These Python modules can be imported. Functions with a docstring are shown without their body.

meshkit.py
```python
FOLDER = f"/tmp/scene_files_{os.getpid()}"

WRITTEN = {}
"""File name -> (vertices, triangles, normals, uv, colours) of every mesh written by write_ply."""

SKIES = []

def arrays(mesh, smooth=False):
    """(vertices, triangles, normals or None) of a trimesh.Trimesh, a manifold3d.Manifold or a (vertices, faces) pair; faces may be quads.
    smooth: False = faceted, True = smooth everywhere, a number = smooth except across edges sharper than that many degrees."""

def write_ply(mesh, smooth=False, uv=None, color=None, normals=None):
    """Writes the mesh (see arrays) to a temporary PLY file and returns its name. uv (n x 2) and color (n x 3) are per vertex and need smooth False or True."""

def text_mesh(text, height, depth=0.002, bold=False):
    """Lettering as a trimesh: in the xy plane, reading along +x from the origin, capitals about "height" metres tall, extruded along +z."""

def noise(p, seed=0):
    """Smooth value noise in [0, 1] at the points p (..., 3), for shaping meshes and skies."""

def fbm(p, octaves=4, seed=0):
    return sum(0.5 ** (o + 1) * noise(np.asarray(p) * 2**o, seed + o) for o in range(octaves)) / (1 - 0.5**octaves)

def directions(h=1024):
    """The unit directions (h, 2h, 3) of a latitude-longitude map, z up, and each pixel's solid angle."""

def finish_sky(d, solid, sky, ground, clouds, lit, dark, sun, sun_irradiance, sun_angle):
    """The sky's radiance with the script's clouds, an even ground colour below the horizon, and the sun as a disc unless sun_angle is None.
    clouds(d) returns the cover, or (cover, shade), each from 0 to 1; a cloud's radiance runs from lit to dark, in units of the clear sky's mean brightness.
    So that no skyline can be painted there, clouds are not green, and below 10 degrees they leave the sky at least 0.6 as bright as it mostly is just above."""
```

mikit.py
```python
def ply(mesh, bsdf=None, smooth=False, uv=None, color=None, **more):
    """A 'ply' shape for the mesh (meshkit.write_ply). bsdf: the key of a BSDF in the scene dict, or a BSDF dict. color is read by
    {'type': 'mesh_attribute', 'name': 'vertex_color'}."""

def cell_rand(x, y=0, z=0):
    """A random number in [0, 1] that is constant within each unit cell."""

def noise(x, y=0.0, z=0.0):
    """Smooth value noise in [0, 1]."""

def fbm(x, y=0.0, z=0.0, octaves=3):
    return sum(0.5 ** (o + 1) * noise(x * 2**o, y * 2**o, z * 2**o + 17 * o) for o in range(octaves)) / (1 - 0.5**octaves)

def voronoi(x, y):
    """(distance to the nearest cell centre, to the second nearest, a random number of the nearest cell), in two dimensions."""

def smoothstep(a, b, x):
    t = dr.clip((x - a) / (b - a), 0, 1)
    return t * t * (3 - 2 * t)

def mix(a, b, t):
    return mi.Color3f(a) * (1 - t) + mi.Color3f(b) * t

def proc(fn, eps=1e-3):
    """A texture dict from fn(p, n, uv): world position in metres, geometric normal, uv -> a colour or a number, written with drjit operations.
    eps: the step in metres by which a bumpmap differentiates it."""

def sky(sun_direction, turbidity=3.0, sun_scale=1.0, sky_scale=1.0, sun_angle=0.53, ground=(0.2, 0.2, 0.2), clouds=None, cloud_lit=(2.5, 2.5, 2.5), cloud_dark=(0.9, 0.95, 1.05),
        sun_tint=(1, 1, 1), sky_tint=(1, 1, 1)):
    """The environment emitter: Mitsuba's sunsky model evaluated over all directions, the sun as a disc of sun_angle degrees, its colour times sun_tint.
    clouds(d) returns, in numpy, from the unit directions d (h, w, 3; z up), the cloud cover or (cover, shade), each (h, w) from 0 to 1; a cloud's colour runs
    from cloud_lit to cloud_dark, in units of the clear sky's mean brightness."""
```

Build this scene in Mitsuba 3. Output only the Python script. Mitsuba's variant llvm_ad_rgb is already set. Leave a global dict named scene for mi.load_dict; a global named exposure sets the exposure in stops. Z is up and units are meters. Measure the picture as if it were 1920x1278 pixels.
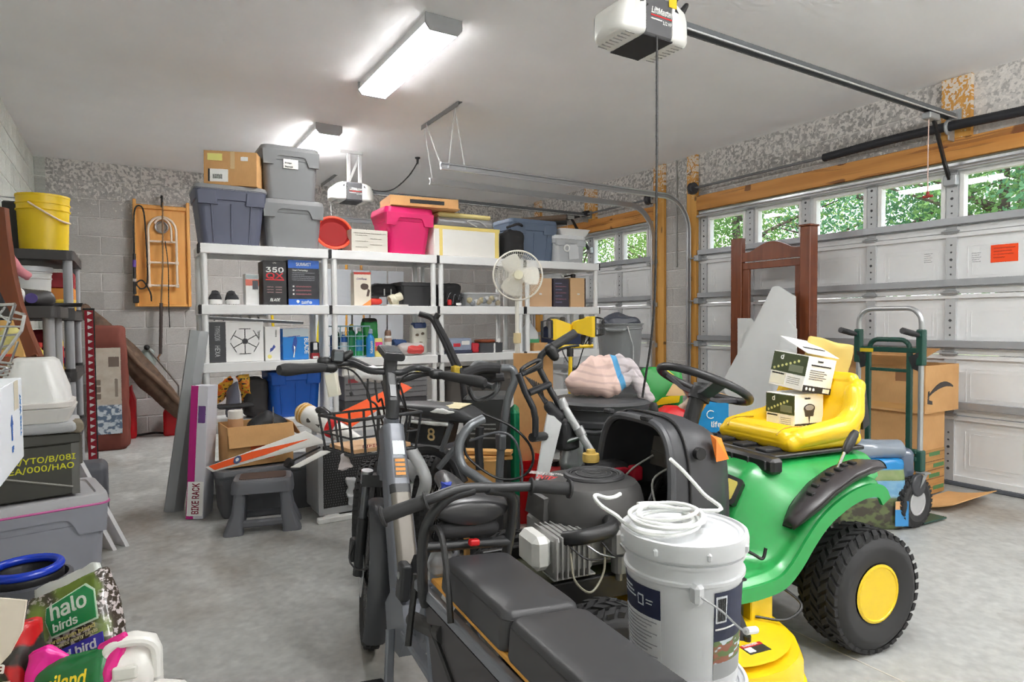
import math, random
import numpy as np, trimesh, drjit as dr, mitsuba as mi, mikit, meshkit
from mikit import proc, noise, fbm, voronoi, cell_rand, smoothstep, mix
from shapely.geometry import Polygon, Point, box as sbox
from shapely import affinity
import manifold3d as m3

scene, labels = {}, {}
T4 = mi.ScalarTransform4f

# ---------------------------------------------------------------- camera, sky, sun, exposure
F_PX, YAW, PIT, ROL, CAMH = 1181.507, 0.5490176, -0.0320752, 0.00710866, 1.27
CF = np.array([math.sin(YAW)*math.cos(PIT), math.cos(YAW)*math.cos(PIT), math.sin(PIT)])
_r0 = np.array([math.cos(YAW), -math.sin(YAW), 0.0]); _d0 = np.cross(CF, _r0)
CR = math.cos(ROL)*_r0 + math.sin(ROL)*_d0
CD = -math.sin(ROL)*_r0 + math.cos(ROL)*_d0
CAM = np.array([0, 0, CAMH])
scene['camera'] = {'type': 'perspective', 'fov': math.degrees(2*math.atan(960/F_PX)), 'fov_axis': 'x', 'near_clip': 0.05, 'far_clip': 200.0,
                   'to_world': T4().look_at(origin=CAM.tolist(), target=(CAM+CF).tolist(), up=(-CD).tolist())}
exposure = 1.05
SKY_SCALE = 8.0
LAMP = 20.0
def _clouds(d):
    c = meshkit.fbm(d*3.0, 4, 3)
    return np.clip((c-0.35)*3.0, 0, 1)
scene['sky'] = mikit.sky((-0.35, -0.5, 0.75), turbidity=4.0, sky_scale=SKY_SCALE, sun_scale=1.5, clouds=_clouds, cloud_lit=(2.2, 2.2, 2.2), cloud_dark=(1.2, 1.25, 1.3))

# ---------------------------------------------------------------- points seen in the photograph -> points on real planes
def ray(x, y): return CR*(x-960)/F_PX + CD*(y-639)/F_PX + CF
def az(x, y, z): v = ray(x, y); return v*(z-CAMH)/v[2] + CAM
def ay(x, y, Y): v = ray(x, y); return v*Y/v[1] + CAM
def ax(x, y, X): v = ray(x, y); return v*X/v[0] + CAM
def dp(x, y, D): return ray(x, y)*D + CAM

# ---------------------------------------------------------------- materials
def C(r, g=None, b=None):
    if g is None: g = b = r
    return [((c/255)/12.92 if c/255 <= 0.04045 else ((c/255+0.055)/1.055)**2.4) for c in (r, g, b)]
def mat(key, col, rough=0.5, metal=0.0, spec=0.5, cc=0.0, bump=None, bscale=1.0, sheen=0.0):
    if isinstance(col, (tuple, list)): col = {'type': 'rgb', 'value': list(col)}
    b = {'type': 'principled', 'base_color': col, 'roughness': rough, 'metallic': metal, 'specular': spec}
    if cc: b['clearcoat'] = cc; b['clearcoat_gloss'] = 0.9
    if sheen: b['sheen'] = sheen
    if bump is not None: b = {'type': 'bumpmap', 'arbitrary': bump, 'scale': bscale, 'bsdf': b}
    scene[key] = {'type': 'twosided', 'bsdf': b}
    return key
_flat = {}
def paint(r, g=None, b=None, rough=0.5, metal=0.0, spec=0.5, cc=0.0):
    k = (r, g, b, rough, metal, spec, cc)
    if k not in _flat: _flat[k] = mat('paint_%d' % len(_flat), C(r, g, b), rough, metal, spec, cc)
    return _flat[k]
BLACK = paint(24, 24, 25, rough=0.45); BLACKM = paint(34, 34, 36, rough=0.7); RUBBER = paint(38, 38, 39, rough=0.75)
DKGREY = paint(62, 63, 66, rough=0.5); WHITE = paint(232, 232, 230, rough=0.45); OFFW = paint(222, 219, 210, rough=0.5)
STEEL = paint(176, 178, 180, rough=0.35, metal=0.9); CHROME = paint(215, 215, 215, rough=0.15, metal=1.0); GALV = paint(165, 168, 170, rough=0.45, metal=0.5)
RED = paint(196, 26, 30, rough=0.4); YEL = paint(232, 196, 22, rough=0.35); PAPER = paint(238, 238, 236, rough=0.7)
INK = paint(30, 30, 32, rough=0.7)
def card_fn(p, n, uv):
    k = fbm(p.x*9, p.y*9, p.z*9, 3); f = fbm(p.x*160, p.y*160, p.z*40, 2)
    return mix(C(186, 140, 92), C(206, 162, 112), k*0.8+f*0.3)
CARD = mat('cardboard', proc(card_fn), 0.8, spec=0.2)
CARDIN = paint(160, 118, 76, rough=0.85, spec=0.2)

# ---------------------------------------------------------------- scene writing
W = np.eye(4)
def place(pos=(0, 0, 0), yaw=0.0, lean=0.0, pitch=0.0):
    """Frame for the next parts: yaw turns clockwise seen from above, lean tips to the right (+x), pitch tips the top towards +y. Degrees."""
    global W
    a, b, c = math.radians(-yaw), math.radians(lean), math.radians(-pitch)
    Rz = trimesh.transformations.rotation_matrix(a, [0, 0, 1]); Ry = trimesh.transformations.rotation_matrix(b, [0, 1, 0]); Rx = trimesh.transformations.rotation_matrix(c, [1, 0, 0])
    W = trimesh.transformations.translation_matrix(pos) @ Rz @ Ry @ Rx
def axes(o, x, y, z):
    global W
    W = np.eye(4); W[:3, 0], W[:3, 1], W[:3, 2], W[:3, 3] = x, y, z, o
_n = {}
def _num(k):
    if k not in _n: _n[k] = 0; return k
    _n[k] += 1; return '%s_%03d' % (k, _n[k])
def thing(name, label, cat, group=None, kind=None):
    k = _num(name); labels[k] = {'label': label}
    if cat: labels[k]['category'] = cat
    if group: labels[k]['group'] = group
    if kind: labels[k]['kind'] = kind
    return k
def world(m):
    if isinstance(m, m3.Manifold):
        q = m.to_mesh(); m = trimesh.Trimesh(q.vert_properties[:, :3], q.tri_verts, process=False)
    m = m.copy() if isinstance(m, trimesh.Trimesh) else m
    if isinstance(m, (list, tuple)): m = cat(m)
    m.apply_transform(W); return m
def part(parent, name, mesh, m, smooth=35, label=None, kind=None):
    k = _num(parent+'__'+name); scene[k] = mikit.ply(world(mesh), m, smooth)
    if label: labels[k] = {'label': label}
    if kind: labels.setdefault(k, {})['kind'] = kind
    return k
def solo(name, mesh, m, label, cat=None, group=None, smooth=35, kind=None):
    k = thing(name, label, cat, group, kind); scene[k] = mikit.ply(world(mesh), m, smooth); return k
def struct(name, mesh, m, label, smooth=35):
    return solo(name, mesh, m, label, kind='structure', smooth=smooth)

# ---------------------------------------------------------------- mesh kit
V = lambda *a: np.array(a, float)
def cat(ms):
    return trimesh.util.concatenate([world_free(m) for m in ms])
def world_free(m):
    if isinstance(m, m3.Manifold):
        q = m.to_mesh(); return trimesh.Trimesh(q.vert_properties[:, :3], q.tri_verts, process=False)
    return m
def box(c, s, bev=0.0):
    c, s = np.array(c, float), np.array(s, float)/2
    if bev <= 0: return trimesh.creation.box(s*2, trimesh.transformations.translation_matrix(c))
    b = min(bev, s.min()*0.98); P = []
    for i in (-1, 1):
        for j in (-1, 1):
            for k in (-1, 1):
                q = np.array([i, j, k])
                for a in range(3):
                    t = s-b; t = t.copy(); t[a] = s[a]; P.append(c+q*t)
    h = trimesh.convex.convex_hull(np.array(P)); return h
def bx(x0, x1, y0, y1, z0, z1, bev=0.0): return box(((x0+x1)/2, (y0+y1)/2, (z0+z1)/2), (abs(x1-x0), abs(y1-y0), abs(z1-z0)), bev)
def rbox(c, s, r, n=12):
    c, s = np.array(c, float), np.array(s, float)/2; r = min(r, s.min()*0.99); sp = trimesh.creation.icosphere(2, r).vertices if n > 8 else trimesh.creation.icosphere(1, r).vertices
    P = [c+sp+np.array([i, j, k])*(s-r) for i in (-1, 1) for j in (-1, 1) for k in (-1, 1)]
    return trimesh.convex.convex_hull(np.vstack(P))
def hull(pts): return trimesh.convex.convex_hull(np.array(pts, float))
def hullballs(cs):
    """convex hull of balls [(x, y, z, r), ...]"""
    sp = trimesh.creation.icosphere(2, 1.0).vertices
    return trimesh.convex.convex_hull(np.vstack([np.array(c[:3])+sp*c[3] for c in cs]))
def frame_of(d):
    d = d/np.linalg.norm(d); a = np.cross(d, [0, 0, 1]) if abs(d[2]) < 0.95 else np.cross(d, [1, 0, 0]); a /= np.linalg.norm(a); return a, np.cross(d, a)
def loft(rings, cap=True, closed=False):
    rings = [np.array(r, float) for r in rings]; n = len(rings[0]); v = np.vstack(rings); f = []
    m = len(rings)
    for i in range(m if closed else m-1):
        a, b = i*n, ((i+1) % m)*n
        for j in range(n):
            k = (j+1) % n; f += [[a+j, a+k, b+k], [a+j, b+k, b+j]]
    if cap and not closed:
        c0, c1 = len(v), len(v)+1; v = np.vstack([v, rings[0].mean(0), rings[-1].mean(0)])
        for j in range(n):
            k = (j+1) % n; f += [[c0, k, j], [c1, (m-1)*n+j, (m-1)*n+k]]
    t = trimesh.Trimesh(v, np.array(f), process=False)
    if not closed and cap and t.volume < 0: t.invert()
    return t
def cyl(a, b, r, r2=None, n=16):
    a, b = np.array(a, float), np.array(b, float); u, w = frame_of(b-a); r2 = r if r2 is None else r2
    t = np.arange(n)*2*np.pi/n; c = np.cos(t)[:, None]*u + np.sin(t)[:, None]*w
    return loft([a+c*r, b+c*r2])
def spl(pts, k=8, closed=False):
    P = np.array(pts, float); n = len(P); out = []
    for i in range(n if closed else n-1):
        p0, p1, p2, p3 = (P[(i-1) % n] if closed or i > 0 else 2*P[0]-P[1]), P[i], P[(i+1) % n], (P[(i+2) % n] if closed or i+2 < n else 2*P[-1]-P[-2])
        for t in np.arange(k)/k:
            out.append(0.5*((2*p1)+(-p0+p2)*t+(2*p0-5*p1+4*p2-p3)*t*t+(-p0+3*p1-3*p2+p3)*t**3))
    if not closed: out.append(P[-1])
    return np.array(out)
def tube(pts, r, n=10, closed=False, flat=None):
    """sweep of a circle (radius r, or one per point; flat = (ru, rw) gives an ellipse) along pts"""
    P = np.array(pts, float); m = len(P); rr = np.broadcast_to(np.array(r, float), (m,))
    tg = np.roll(P, -1, 0)-np.roll(P, 1, 0) if closed else np.gradient(P, axis=0)
    tg /= np.maximum(np.linalg.norm(tg, axis=1, keepdims=True), 1e-9)
    u, w = frame_of(tg[0]); t = np.arange(n)*2*np.pi/n; rings = []
    for i in range(m):
        u = u-tg[i]*(u@tg[i]); u /= np.linalg.norm(u); w = np.cross(tg[i], u)
        rings.append(P[i]+rr[i]*(np.cos(t)[:, None]*u+np.sin(t)[:, None]*w))
    return loft(rings, closed=closed)
def ribbon(pts, up, w, h):
    """bar of rectangular section (w across, h along up) along pts"""
    P = np.array(pts, float); tg = np.gradient(P, axis=0); tg /= np.linalg.norm(tg, axis=1, keepdims=True); up = np.array(up, float); R = []
    for i in range(len(P)):
        s = np.cross(tg[i], up); s /= np.linalg.norm(s); q = np.cross(s, tg[i])
        R.append([P[i]+s*w/2+q*h/2, P[i]-s*w/2+q*h/2, P[i]-s*w/2-q*h/2, P[i]+s*w/2-q*h/2])
    return loft(R)
def lathe(prof, n=32, c=(0, 0, 0), cap=True):
    prof = np.array(prof, float); t = np.arange(n)*2*np.pi/n; c = np.array(c, float)
    return loft([c+np.stack([np.cos(t)*r, np.sin(t)*r, 0*t+z], 1) for r, z in prof], cap=cap)
def torus(R, r, n=40, k=10, c=(0, 0, 0)):
    t = np.arange(n)*2*np.pi/n; return tube(np.array(c)+np.stack([np.cos(t)*R, np.sin(t)*R, 0*t], 1), r, k, closed=True)
def turn(m, deg, axis, c=(0, 0, 0)):
    m = m.copy(); m.apply_transform(trimesh.transformations.rotation_matrix(math.radians(deg), axis, c)); return m
def move(m, d): m = m.copy(); m.apply_translation(d); return m
def scl(m, s): m = m.copy(); m.apply_transform(np.diag([*np.broadcast_to(s, 3), 1.0])); return m
def prism(poly, h, axis='z', at=0.0):
    """extrude a 2D polygon by h: axis z -> (x,y), axis y -> (x,z), axis x -> (y,z)"""
    if not hasattr(poly, 'exterior'): poly = Polygon(poly)
    m = trimesh.creation.extrude_polygon(poly, h, engine='earcut'); v = m.vertices.copy()
    if axis == 'z': v[:, 2] += at
    elif axis == 'y': v = np.stack([v[:, 0], v[:, 2]+at, v[:, 1]], 1)
    else: v = np.stack([v[:, 2]+at, v[:, 0], v[:, 1]], 1)
    m = trimesh.Trimesh(v, m.faces, process=False)
    if m.volume < 0: m.invert()
    return m
def rrect(w, d, r, n=5, z=0.0, c=(0, 0)):
    out = []
    for cx, cy, a0 in ((w/2-r, d/2-r, 0), (-w/2+r, d/2-r, 90), (-w/2+r, -d/2+r, 180), (w/2-r, -d/2+r, 270)):
        for k in range(n): a = math.radians(a0+90*k/(n-1)); out.append([c[0]+cx+r*math.cos(a), c[1]+cy+r*math.sin(a), z])
    return np.array(out)
def sheet(fn, nu, nv, th):
    """a bent sheet of thickness th from fn(u, v) -> (x, y, z), u and v from 0 to 1"""
    u, v = np.meshgrid(np.linspace(0, 1, nu), np.linspace(0, 1, nv), indexing='ij'); P = np.array(fn(u, v)); P = np.moveaxis(P, 0, -1)
    du = np.gradient(P, axis=0); dv = np.gradient(P, axis=1); N = np.cross(du, dv); N /= np.maximum(np.linalg.norm(N, axis=-1, keepdims=True), 1e-9)
    A, B = (P+N*th/2).reshape(-1, 3), (P-N*th/2).reshape(-1, 3); f = []; o = nu*nv
    for i in range(nu-1):
        for j in range(nv-1):
            a, b, c, d = i*nv+j, (i+1)*nv+j, (i+1)*nv+j+1, i*nv+j+1
            f += [[a, b, c], [a, c, d], [o+a, o+c, o+b], [o+a, o+d, o+c]]
    edge = [(i*nv) for i in range(nu)]+[(nu-1)*nv+j for j in range(1, nv)]+[i*nv+nv-1 for i in range(nu-2, -1, -1)]+[j for j in range(nv-2, 0, -1)]
    for a, b in zip(edge, edge[1:]+edge[:1]): f += [[a, o+a, o+b], [a, o+b, b]]
    return trimesh.Trimesh(np.vstack([A, B]), np.array(f), process=False)
def wobble(m, amp, freq, seed=0):
    m = m.copy(); v = m.vertices; d = np.stack([meshkit.fbm(v*freq+k*17.3, 3, seed+k) for k in range(3)], 1)-0.5
    m.vertices = v+d*2*amp; return m
def sub(m, n=1, loop=False):
    for _ in range(n): m = m.subdivide_loop(1) if loop else m.subdivide()
    return m
def lump(m, edge, amp, freq, seed=0, smooth=8):
    """a soft version of a solid: remeshed to edge length, rounded and crumpled"""
    q = m3.Manifold(m3.Mesh(vert_properties=np.asarray(m.vertices, np.float32), tri_verts=np.asarray(m.faces, np.uint32))).refine_to_length(edge)
    t = world_free(q); t.merge_vertices()
    if smooth: trimesh.smoothing.filter_taubin(t, iterations=smooth)
    return wobble(t, amp, freq, seed) if amp else t
def lettering(parent, s, h, m, o, x, up, bold=True, label=None, name='lettering', width=None, shear=0.0, center=False):
    t = meshkit.text_mesh(s, h, 0.0012, bold); v = t.vertices.copy()
    if width: v[:, 0] *= width/max(v[:, 0].max(), 1e-6)
    v[:, 0] += v[:, 1]*shear
    if center: v[:, 0] -= (v[:, 0].min()+v[:, 0].max())/2; v[:, 1] -= (v[:, 1].min()+v[:, 1].max())/2
    x, up = np.array(x, float), np.array(up, float); x /= np.linalg.norm(x); up /= np.linalg.norm(up); n = np.cross(x, up)
    t = trimesh.Trimesh(np.array(o)+v[:, :1]*x+v[:, 1:2]*up+v[:, 2:]*n, t.faces, process=False)
    return part(parent, name, t, m, False, label)
def patch(o, x, up, w, h, th=0.0012, r=0.0):
    """thin flat print: a w x h rectangle from corner o"""
    x, up = np.array(x, float), np.array(up, float); x /= np.linalg.norm(x); up /= np.linalg.norm(up); n = np.cross(x, up); o = np.array(o, float)
    P = [o+x*a+up*b+n*c for c in (0, th) for a, b in ((0, 0), (w, 0), (w, h), (0, h))]
    return trimesh.Trimesh(P, [[0, 2, 1], [0, 3, 2], [4, 5, 6], [4, 6, 7], [0, 1, 5], [0, 5, 4], [1, 2, 6], [1, 6, 5], [2, 3, 7], [2, 7, 6], [3, 0, 4], [3, 4, 7]], process=False)
def polypatch(pts, o, x, up, th=0.0012):
    x, up = np.array(x, float), np.array(up, float); x /= np.linalg.norm(x); up /= np.linalg.norm(up); n = np.cross(x, up)
    m = trimesh.creation.extrude_polygon(pts if hasattr(pts, 'exterior') else Polygon(pts), th, engine='earcut'); v = m.vertices
    return trimesh.Trimesh(np.array(o)+v[:, :1]*x+v[:, 1:2]*up+v[:, 2:]*n, m.faces, process=False)
# ================================================================ the room
XL, XR, YB, YF, ZC = -0.80, 5.31, 8.36, -3.6, 3.05
DX = 5.345                                    # inner face of the garage doors
def floor_fn(p, n, uv):
    a = fbm(p.x*0.9, p.y*0.9, 3.1, 4); b = fbm(p.x*7+9, p.y*5, 1.7, 4); s = fbm(p.x*34, p.y*34, 5.0, 3); w = fbm(p.x*1.9+40, p.y*1.3+7, 8.0, 5)
    c = mix(C(150, 150, 147), C(177, 178, 176), smoothstep(0.3, 0.7, a)*0.6+b*0.4)
    c = mix(c, C(132, 122, 110), smoothstep(0.5, 0.8, w)*0.7)
    c = mix(c, C(206, 207, 205), smoothstep(0.62, 0.76, fbm(p.x*3.1+3, p.y*2.4, 2.2, 5))*0.35)
    c = mix(c, C(106, 100, 94), smoothstep(0.70, 0.80, fbm(p.x*9+1, p.y*8, 4.4, 4))*0.35)
    return c*(0.84+0.3*s)
scene['concrete_floor'] = {'type': 'twosided', 'bsdf': {'type': 'principled', 'base_color': proc(floor_fn), 'roughness': 0.42, 'specular': 0.4}}
def ceil_fn(p, n, uv):
    return mix(C(232, 232, 233), C(238, 238, 239), fbm(p.x*3, p.y*3, 1.0, 3))
def ceil_bump(p, n, uv): return fbm(p.x*55, p.y*55, 2.0, 2)
mat('ceiling_paint', proc(ceil_fn), 0.85, spec=0.2, bump=proc(ceil_bump, 4e-3), bscale=0.004)
def block_col(p, dark):
    al = dr.select(dr.abs(p.x-XR) < 0.25, p.y, p.x); al = dr.select(dr.abs(p.x-XL) < 0.1, p.y+3.0, al)
    row = dr.floor(p.z/0.2032); h = cell_rand(dr.floor(al/0.4064+0.5*(row-2*dr.floor(row/2))), row, dr.floor(p.x*0.3+20))
    f = fbm(p.x*90, p.y*90, p.z*90, 2); g = fbm(p.x*2, p.y*2, p.z*2, 3)
    c = mix(C(160, 157, 154), C(188, 185, 182), h*0.6+g*0.4) if dark else mix(C(192, 189, 186), C(206, 203, 200), g)
    left = dr.select(p.x < XL+0.1, 1.0, 0.0)
    c = mix(c, c*mi.Color3f(1.12, 1.2, 1.16), left)
    c = c*(0.86+0.28*f)
    # overspray from the ceiling texture: thick by the ceiling, thinning to nothing 0.6 m below it
    q = fbm(al*52+p.z*14, p.z*44-al*12, 2.0, 3); lim = 0.44+0.34*smoothstep(0.0, 0.75, ZC-p.z)
    sp = smoothstep(lim, lim+0.1, q)*(1-0.8*left)*0.8
    c = mix(c, mix(C(212, 207, 202), C(236, 233, 230), f), sp*dr.select(p.z > 2.2, 1.0, 0.0))
    return mix(c, c*0.72, smoothstep(0.45, 0.65, fbm(al*45, p.z*45, 7.0, 2))*smoothstep(2.5, 2.75, p.z)*(1-sp)*(1-left))
def block_fn(p, n, uv): return block_col(p, True)
def mortar_fn(p, n, uv): return block_col(p, False)
mat('block', proc(block_fn), 0.9, spec=0.15); mat('mortar', proc(mortar_fn), 0.9, spec=0.15)
def wood_fn(p, n, uv):
    # boards run along their longest way: posts along z, beams along y
    g = fbm(p.x*40, p.y*2.2, p.z*38, 3); ring = 0.5+0.5*dr.sin(60*(p.z+0.12*fbm(p.y*1.5, p.z*6, 3.0, 3)+0.3*p.x))
    k = smoothstep(0.88, 0.93, noise(p.y*6.3+4, p.z*22.0, 2.0))
    c = mix(C(176, 112, 44), C(206, 148, 78), g*0.6+ring*0.35); c = mix(c, C(120, 66, 24), smoothstep(0.62, 0.72, fbm(p.y*1.4, p.z*46+2*fbm(p.y*2, 1.0, 2.0, 2), 5.0, 3))*0.6); c = mix(c, C(92, 46, 20), k*0.8)
    return c
def post_fn(p, n, uv):
    g = fbm(p.x*40, p.y*38, p.z*2.0, 3); k = smoothstep(0.88, 0.92, noise(p.y*18.1+4, p.z*7.0, 2.0))
    c = mix(mix(C(186, 128, 52), C(214, 162, 82), g), C(84, 50, 24), k*0.8)
    q = fbm(p.y*84+p.z*22, p.z*62-p.y*20, 2.0, 3); lim = 0.40+0.4*smoothstep(0.0, 0.6, ZC-p.z)
    return mix(c, C(226, 218, 206), smoothstep(lim, lim+0.08, q)*dr.select(p.z > 2.5, 0.9, 0.0))
mat('beam_wood', proc(wood_fn), 0.55); mat('post_wood', proc(post_fn), 0.6)

place()
struct('floor', bx(XL-0.2, XR+0.25, YF-0.2, YB+0.2, -0.12, 0), 'concrete_floor', 'worn grey concrete garage floor with stains')
q0, q1 = az(1440, 1160, 0), az(1720, 1290, 0); ab = (q1-q0)/np.linalg.norm(q1-q0); q0 = q0-ab*2.2; q1 = q1+ab*1.0
part('floor', 'joint', ribbon([q0+V(0, 0, 0.0005), q1+V(0, 0, 0.0005)], (0, 0, 1), 0.006, 0.002), paint(196, 192, 184, rough=0.8), False, 'thin pale joint line')
struct('ceiling', bx(XL-0.2, XR+0.25, YF-0.2, YB+0.2, ZC, ZC+0.12), 'ceiling_paint', 'pale grey textured ceiling')
struct('wall_back', bx(XL-0.2, XR+0.2, YB+0.006, YB+0.2, 0, ZC), 'mortar', 'grey concrete block wall at the far end of the garage')
struct('wall_left', bx(XL-0.2, XL-0.006, YF, YB+0.006, 0, ZC), 'mortar', 'pale concrete block wall on the left')
struct('wall_front', bx(XL, XR+0.2, YF-0.15, YF, 0, ZC), paint(205, 204, 200, rough=0.9), 'painted wall behind the viewer')
D1, D2, DH = (-0.06, 4.79), (5.44, 7.90), 2.44
def solid_wall_right():
    pcs = [bx(XR+0.006, XR+0.2, YF, D1[0], 0, ZC), bx(XR+0.006, XR+0.2, D1[1], D2[0], 0, ZC), bx(XR+0.006, XR+0.2, D2[1], YB+0.006, 0, ZC),
           bx(XR+0.006, XR+0.2, D1[0], D1[1], DH, ZC), bx(XR+0.006, XR+0.2, D2[0], D2[1], DH, ZC)]
    return cat(pcs)
struct('wall_right', solid_wall_right(), 'mortar', 'concrete block wall holding the two garage doors')

_blk = {}
def block_wall(wall, kind, u0, u1, holes=(), zmin=0.0, shift=0.0):
    L, H = 0.4064, 0.2032
    for r in range(15):
        z = r*H
        if z+H < zmin: continue
        zc = z+H/2; cuts = [(u0, u1)]
        for a, b, za, zb in holes:
            if za-0.05 < zc < zb:
                nc = []
                for s, e in cuts:
                    if b <= s or a >= e: nc.append((s, e)); continue
                    if a > s: nc.append((s, a))
                    if b < e: nc.append((b, e))
                cuts = nc
        off = shift+(0.5*L if r % 2 else 0)
        for s, e in cuts:
            k = math.floor((s-off)/L)
            while off+k*L < e-1e-6:
                a, b = max(s, off+k*L), min(e, off+(k+1)*L); k += 1
                w = round(b-a-0.010, 3)
                if w < 0.03: continue
                hz = min(H, ZC-z)-0.010; key = (w, round(hz, 3))
                if key not in _blk:
                    _blk[key] = mikit.ply(box((0, 0, 0), (w, 0.03, hz), 0.004), 'block')
                u = (a+b)/2; zz = z+0.005+hz/2
                t = T4().translate([u, YB+0.015, zz]) if kind == 'back' else T4().translate([XR+0.015, u, zz]).rotate([0, 0, 1], 90) if kind == 'right' else T4().translate([XL-0.015, u, zz]).rotate([0, 0, 1], 90)
                scene[_num(wall+'__block')] = {**_blk[key], 'to_world': t}
block_wall('wall_back', 'back', XL, XR, shift=-0.22)
block_wall('wall_right', 'right', 2.2, YB, holes=[(D1[0], D1[1]+0.0, 0, DH), (D2[0], D2[1], 0, DH)], shift=0.08)
block_wall('wall_left', 'left', 3.3, YB, zmin=0.4)

# timber around the doors
def trim(n, m, mt, label): struct('trim_%d' % n, m, mt, label)
trim(1, bx(XR-0.04, XR, 4.79, 4.925, 0, ZC-0.004, 0.003), 'post_wood', 'upright jamb board at the far side of the wide garage door')
trim(2, bx(XR-0.04, XR, 5.27, 5.44, 0, ZC-0.004, 0.003), 'post_wood', 'upright jamb board at the near side of the narrow garage door')
trim(3, bx(XR-0.04, XR, -0.3, 4.789, DH, DH+0.155, 0.003), 'beam_wood', 'long wooden header board above the wide garage door')
trim(4, bx(XR-0.04, XR, 5.441, 7.92, DH-0.01, DH+0.15, 0.003), 'beam_wood', 'wooden header board above the narrow garage door')
trim(5, bx(XR-0.04, XR, 2.20, 2.40, DH+0.156, ZC-0.004, 0.003), 'post_wood', 'short board above the wide door carrying the opener rail')
trim(6, bx(XR-0.04, XR, 6.50, 6.74, DH+0.151, ZC-0.004, 0.003), 'post_wood', 'short board above the middle of the narrow garage door')
trim(7, bx(XR-0.04, XR, 7.79, 7.95, 0, ZC-0.004, 0.003), 'post_wood', 'upright jamb board at the far side of the narrow garage door')

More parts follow.
